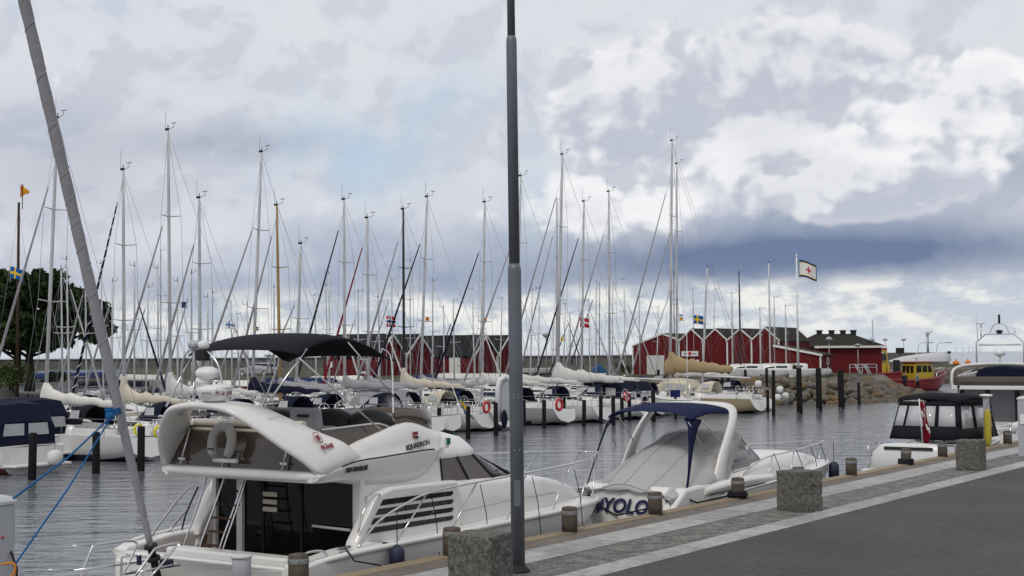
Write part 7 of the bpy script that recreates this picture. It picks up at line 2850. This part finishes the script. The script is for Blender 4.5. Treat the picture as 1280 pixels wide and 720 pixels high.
# ------------------------------------------------------------------ yellow and red rescue boats
def rescue(px, py, y, rz, label, L, hatches):
    a = at_y(px, py, y)
    t = thing('rescue_boat', label, 'rescue boat', (a.x, a.y, WZ), rz, 'yellow and red rescue boats')
    hull(t, [(-L / 2, 1.15, 1.15, .9, .15, -.2), (-.2 * L, 1.35, 1.15, 1.05, .1, -.3), (.15 * L, 1.3, 1.3, .9, .1, -.3), (.36 * L, .8, 1.65, .4, .3, 0), (L / 2, .05, 1.95, .02, 1.2, 1.0)], ['rescue_red', 'charcoal'], .1, rim='rescue_red', rim_r=.13, deck='charcoal', n=6)
    m = MB()
    m.prism([(-1.5, 1.1), (1.3, 1.15), (1.15, 2.0), (.75, 2.9), (-1.35, 2.9), (-1.5, 2.0)], -.95, .95, 'y')
    cab = m.build('wheelhouse', 'rescue_yellow', t, bevel=.06)
    for sg in (-1, 1):
        for x0, x1 in ((-1.25, -.55), (-.4, .25), (.38, .95)):
            MB().prism([(x0, 1.95), (x1, 1.95), (min(x1, .78), 2.65), (x0, 2.65)], sg * .955, sg * .97, 'y').build('window', 'dark_glass', t)
    for y0 in (-.55, .05, .6):
        MB().box((-1.48, y0 - .0, 2.25), (.06, .42, .75)).build('rear_window', 'dark_glass', t)
    MB().prism([(-.8, 2.05), (.8, 2.05), (.75, 2.7), (-.75, 2.7)], 1.02, 1.16, 'x').build('front_window', 'clear_vinyl', t)
    m = MB()
    m.box((-.2, 0, 2.98), (2.6, 2.15, .16))
    m.build('roof', 'rescue_red', t, bevel=.05)
    m = MB()
    m.tube([(-.3, 0, 3.05), (-.3, 0, 4.3)], .04, 6)
    m.tube([(-.3, -.5, 3.5), (-.3, .5, 3.5)], .03, 6)
    m.ball((-.3, 0, 3.5), .16, 8)
    m.build('antenna_mast', 'white_plastic', t)
    m = MB()
    for sg in (-1, 1):
        m.tube(curve([(.15 * L, sg * 1.25, 1.3), (.2 * L, sg * 1.2, 1.95), (.36 * L, sg * .75, 2.2), (.48 * L, 0, 2.4)], 3), .03, 5)
    m.build('rail', 'steel', t)
    return t


rescue(1149, 487, 150, R(28), 'larger yellow wheelhouse rescue boat with red hull near the tip of the boulder bank', 7.5, 3)
a = at_y(1109, 475, 166)
t = thing('rescue_boat', 'smaller rescue boat with open yellow frame and red hull behind the boulder bank', 'rescue boat', (a.x, a.y, WZ + .2), R(-5), 'yellow and red rescue boats')
hull(t, [(-3, 1.0, 1.5, .8, .3, 0), (-1, 1.2, 1.4, 1.0, .25, -.1), (1.2, 1.1, 1.5, .7, .3, 0), (2.4, .5, 1.75, .2, .7, .5), (3, .03, 1.95, .01, 1.3, 1.2)], ['rescue_red', 'rescue_red'], -1, rim='rescue_red', rim_r=.12, deck='charcoal', n=5)
m = MB()
for x in (-1.1, -.15):
    for y in (-.75, .75):
        m.tube([(x * 1.15, y, 1.4), (x, y, 4.0)], .10, 6)
m.tube([(-1.1, -.75, 4.0), (-.15, -.75, 4.0), (-.15, .75, 4.0), (-1.1, .75, 4.0), (-1.1, -.75, 4.0)], .1, 6)
m.box((-.6, 0, 2.0), (1.5, 1.6, 1.2))
m.box((-.62, 0, 2.9), (1.2, 1.5, .3))
m.build('yellow_frame', 'rescue_yellow', t)
m = MB()
m.box((-.62, -.05, 3.3), (.9, 1.62, .7))
m.build('cabin_window', 'dark_glass', t)
m = MB()
m.box((-1.0, 0, 4.22), (.12, 1.2, .4))
m.box((-.4, 0, 4.2), (.9, .12, .3))
m.build('light_bar', 'rescue_red', t)
m = MB()
m.box((1.1, 0, 2.2), (.7, .8, 1.5))
m.build('engine_cover', 'charcoal', t, bevel=.1)

# ------------------------------------------------------------------ people by the rescue boats
def person(loc, rz, label, jacket, trousers, pose, hair='hair'):
    t = thing('person', label, 'person', loc, rz)
    V, E, Rd = [], [], []

    def chain(pts, rads, start=None):
        prev = start
        for p, r in zip(pts, rads):
            V.append(p)
            Rd.append(r)
            if prev is not None:
                E.append((prev, len(V) - 1))
            prev = len(V) - 1
        return prev

    def skin(nm, m, root):
        me = bpy.data.meshes.new(nm)
        me.from_pydata(V, E, [])
        o = bpy.data.objects.new(nm, me)
        COL.objects.link(o)
        md = o.modifiers.new('skin', 'SKIN')
        for v, r in zip(me.skin_vertices[0].data, Rd):
            v.radius = (r, r)
        me.skin_vertices[0].data[0].use_root = True
        s_ = o.modifiers.new('sub', 'SUBSURF')
        s_.levels = s_.render_levels = 2
        dg = bpy.context.evaluated_depsgraph_get()
        m2 = bpy.data.meshes.new_from_object(o.evaluated_get(dg))
        m2.name = nm
        bpy.data.objects.remove(o)
        m2.materials.clear()
        for q in m:
            m2.materials.append(MATS[q])
        o = bpy.data.objects.new(nm, m2)
        COL.objects.link(o)
        o.parent = t
        for p in m2.polygons:
            p.use_smooth = True
            c = p.center
            p.material_index = 2 if (c.z > 1.50 or (c.z < .98 and c.z > .76 and abs(c.y) > .22)) else (0 if c.z > .92 else 1)
            if c.z < .08:
                p.material_index = 3
        return o
    lean = pose.get('lean', 0)
    chain([(0, 0, .95), (lean * .3, 0, 1.15), (lean * .8, 0, 1.36), (lean * 1.0, 0, 1.48), (lean * 1.15, 0, 1.58), (lean * 1.25 + .02, 0, 1.70)], [.145, .15, .16, .075, .06, .10])
    for sg in (-1, 1):
        k = chain([(lean * .85, sg * .19, 1.40)], [.072], 2)
        ax = pose.get('arm', .1)
        chain([(lean * .85 + ax * .3, sg * .25, 1.13), (lean * .85 + ax, sg * .24, .90), (lean * .85 + ax * 1.3, sg * .24, .82)], [.055, .042, .038], k)
        k = chain([(0, sg * .10, .88)], [.10], 0)
        sx = pose.get('step', .08) * sg
        chain([(sx * .6, sg * .11, .50), (sx, sg * .11, .09), (sx + .14, sg * .12, .045)], [.072, .05, .045], k)
    skin('body', [jacket, trousers, 'skin', 'charcoal'], 0)
    hx = lean * 1.25 + .02
    m = MB()
    m.ball((hx - .02, 0, 1.745), (.108, .10, .085), 12)
    m.build('hair', hair, t)
    return t


a = at_y(1131, 488, 139.5)
person((a.x, a.y, a.z), R(60), 'person in dark jacket and trousers standing at the left of the yellow wheelhouse', 'dark_jacket', 'dark_trousers', dict(lean=.10, arm=.18, step=.1))
a = at_y(1147.5, 488, 138.5)
person((a.x, a.y, a.z), R(140), 'person in grey jacket standing in front of the yellow wheelhouse', 'grey_jacket', 'dark_trousers', dict(lean=.04, arm=.1, step=.06))

# yellow buoys at the harbour mouth
for px, lab in ((1195, 'left one of two orange yellow buoys left of the big yacht'), (1210, 'right one of two orange yellow buoys by the big yacht')):
    a = at_y(px, 456, 188)
    t = thing('buoy', lab, 'buoy', (a.x, a.y, 1.0), 0, 'orange buoys on the outer breakwater')
    MB().ball((0, 0, .35), (.42, .42, .36), 12).build('float', 'buoy_orange', t)
    MB().tube([(0, 0, .6), (0, 0, .9)], .06, 6).build('eye', 'charcoal', t)
# far away wind turbines on the horizon
for k, px in enumerate((1195, 1204, 1211, 1216, 1225)):
    d = ray(px, 439)
    a = Vector((0, 0, EYE)) + d * (5200 / d.y)
    t = thing('wind_turbine', 'tiny pale wind turbine on the sea horizon, %s from the left' % nth[k], 'wind turbine', (a.x, a.y, WZ), 0, 'wind turbines on the horizon')
    MB().tube([(0, 0, -1), (0, 0, 16)], [.9, .5], 6).build('tower', 'white_far', t)
    m = MB()
    for q in range(3):
        g = q * 2 * PI / 3 + k
        m.tube([(0, -1.5, 16), (9 * math.cos(g), -1.5, 16 + 9 * math.sin(g))], [.5, .2], 5)
    m.build('rotor', 'white_far', t)
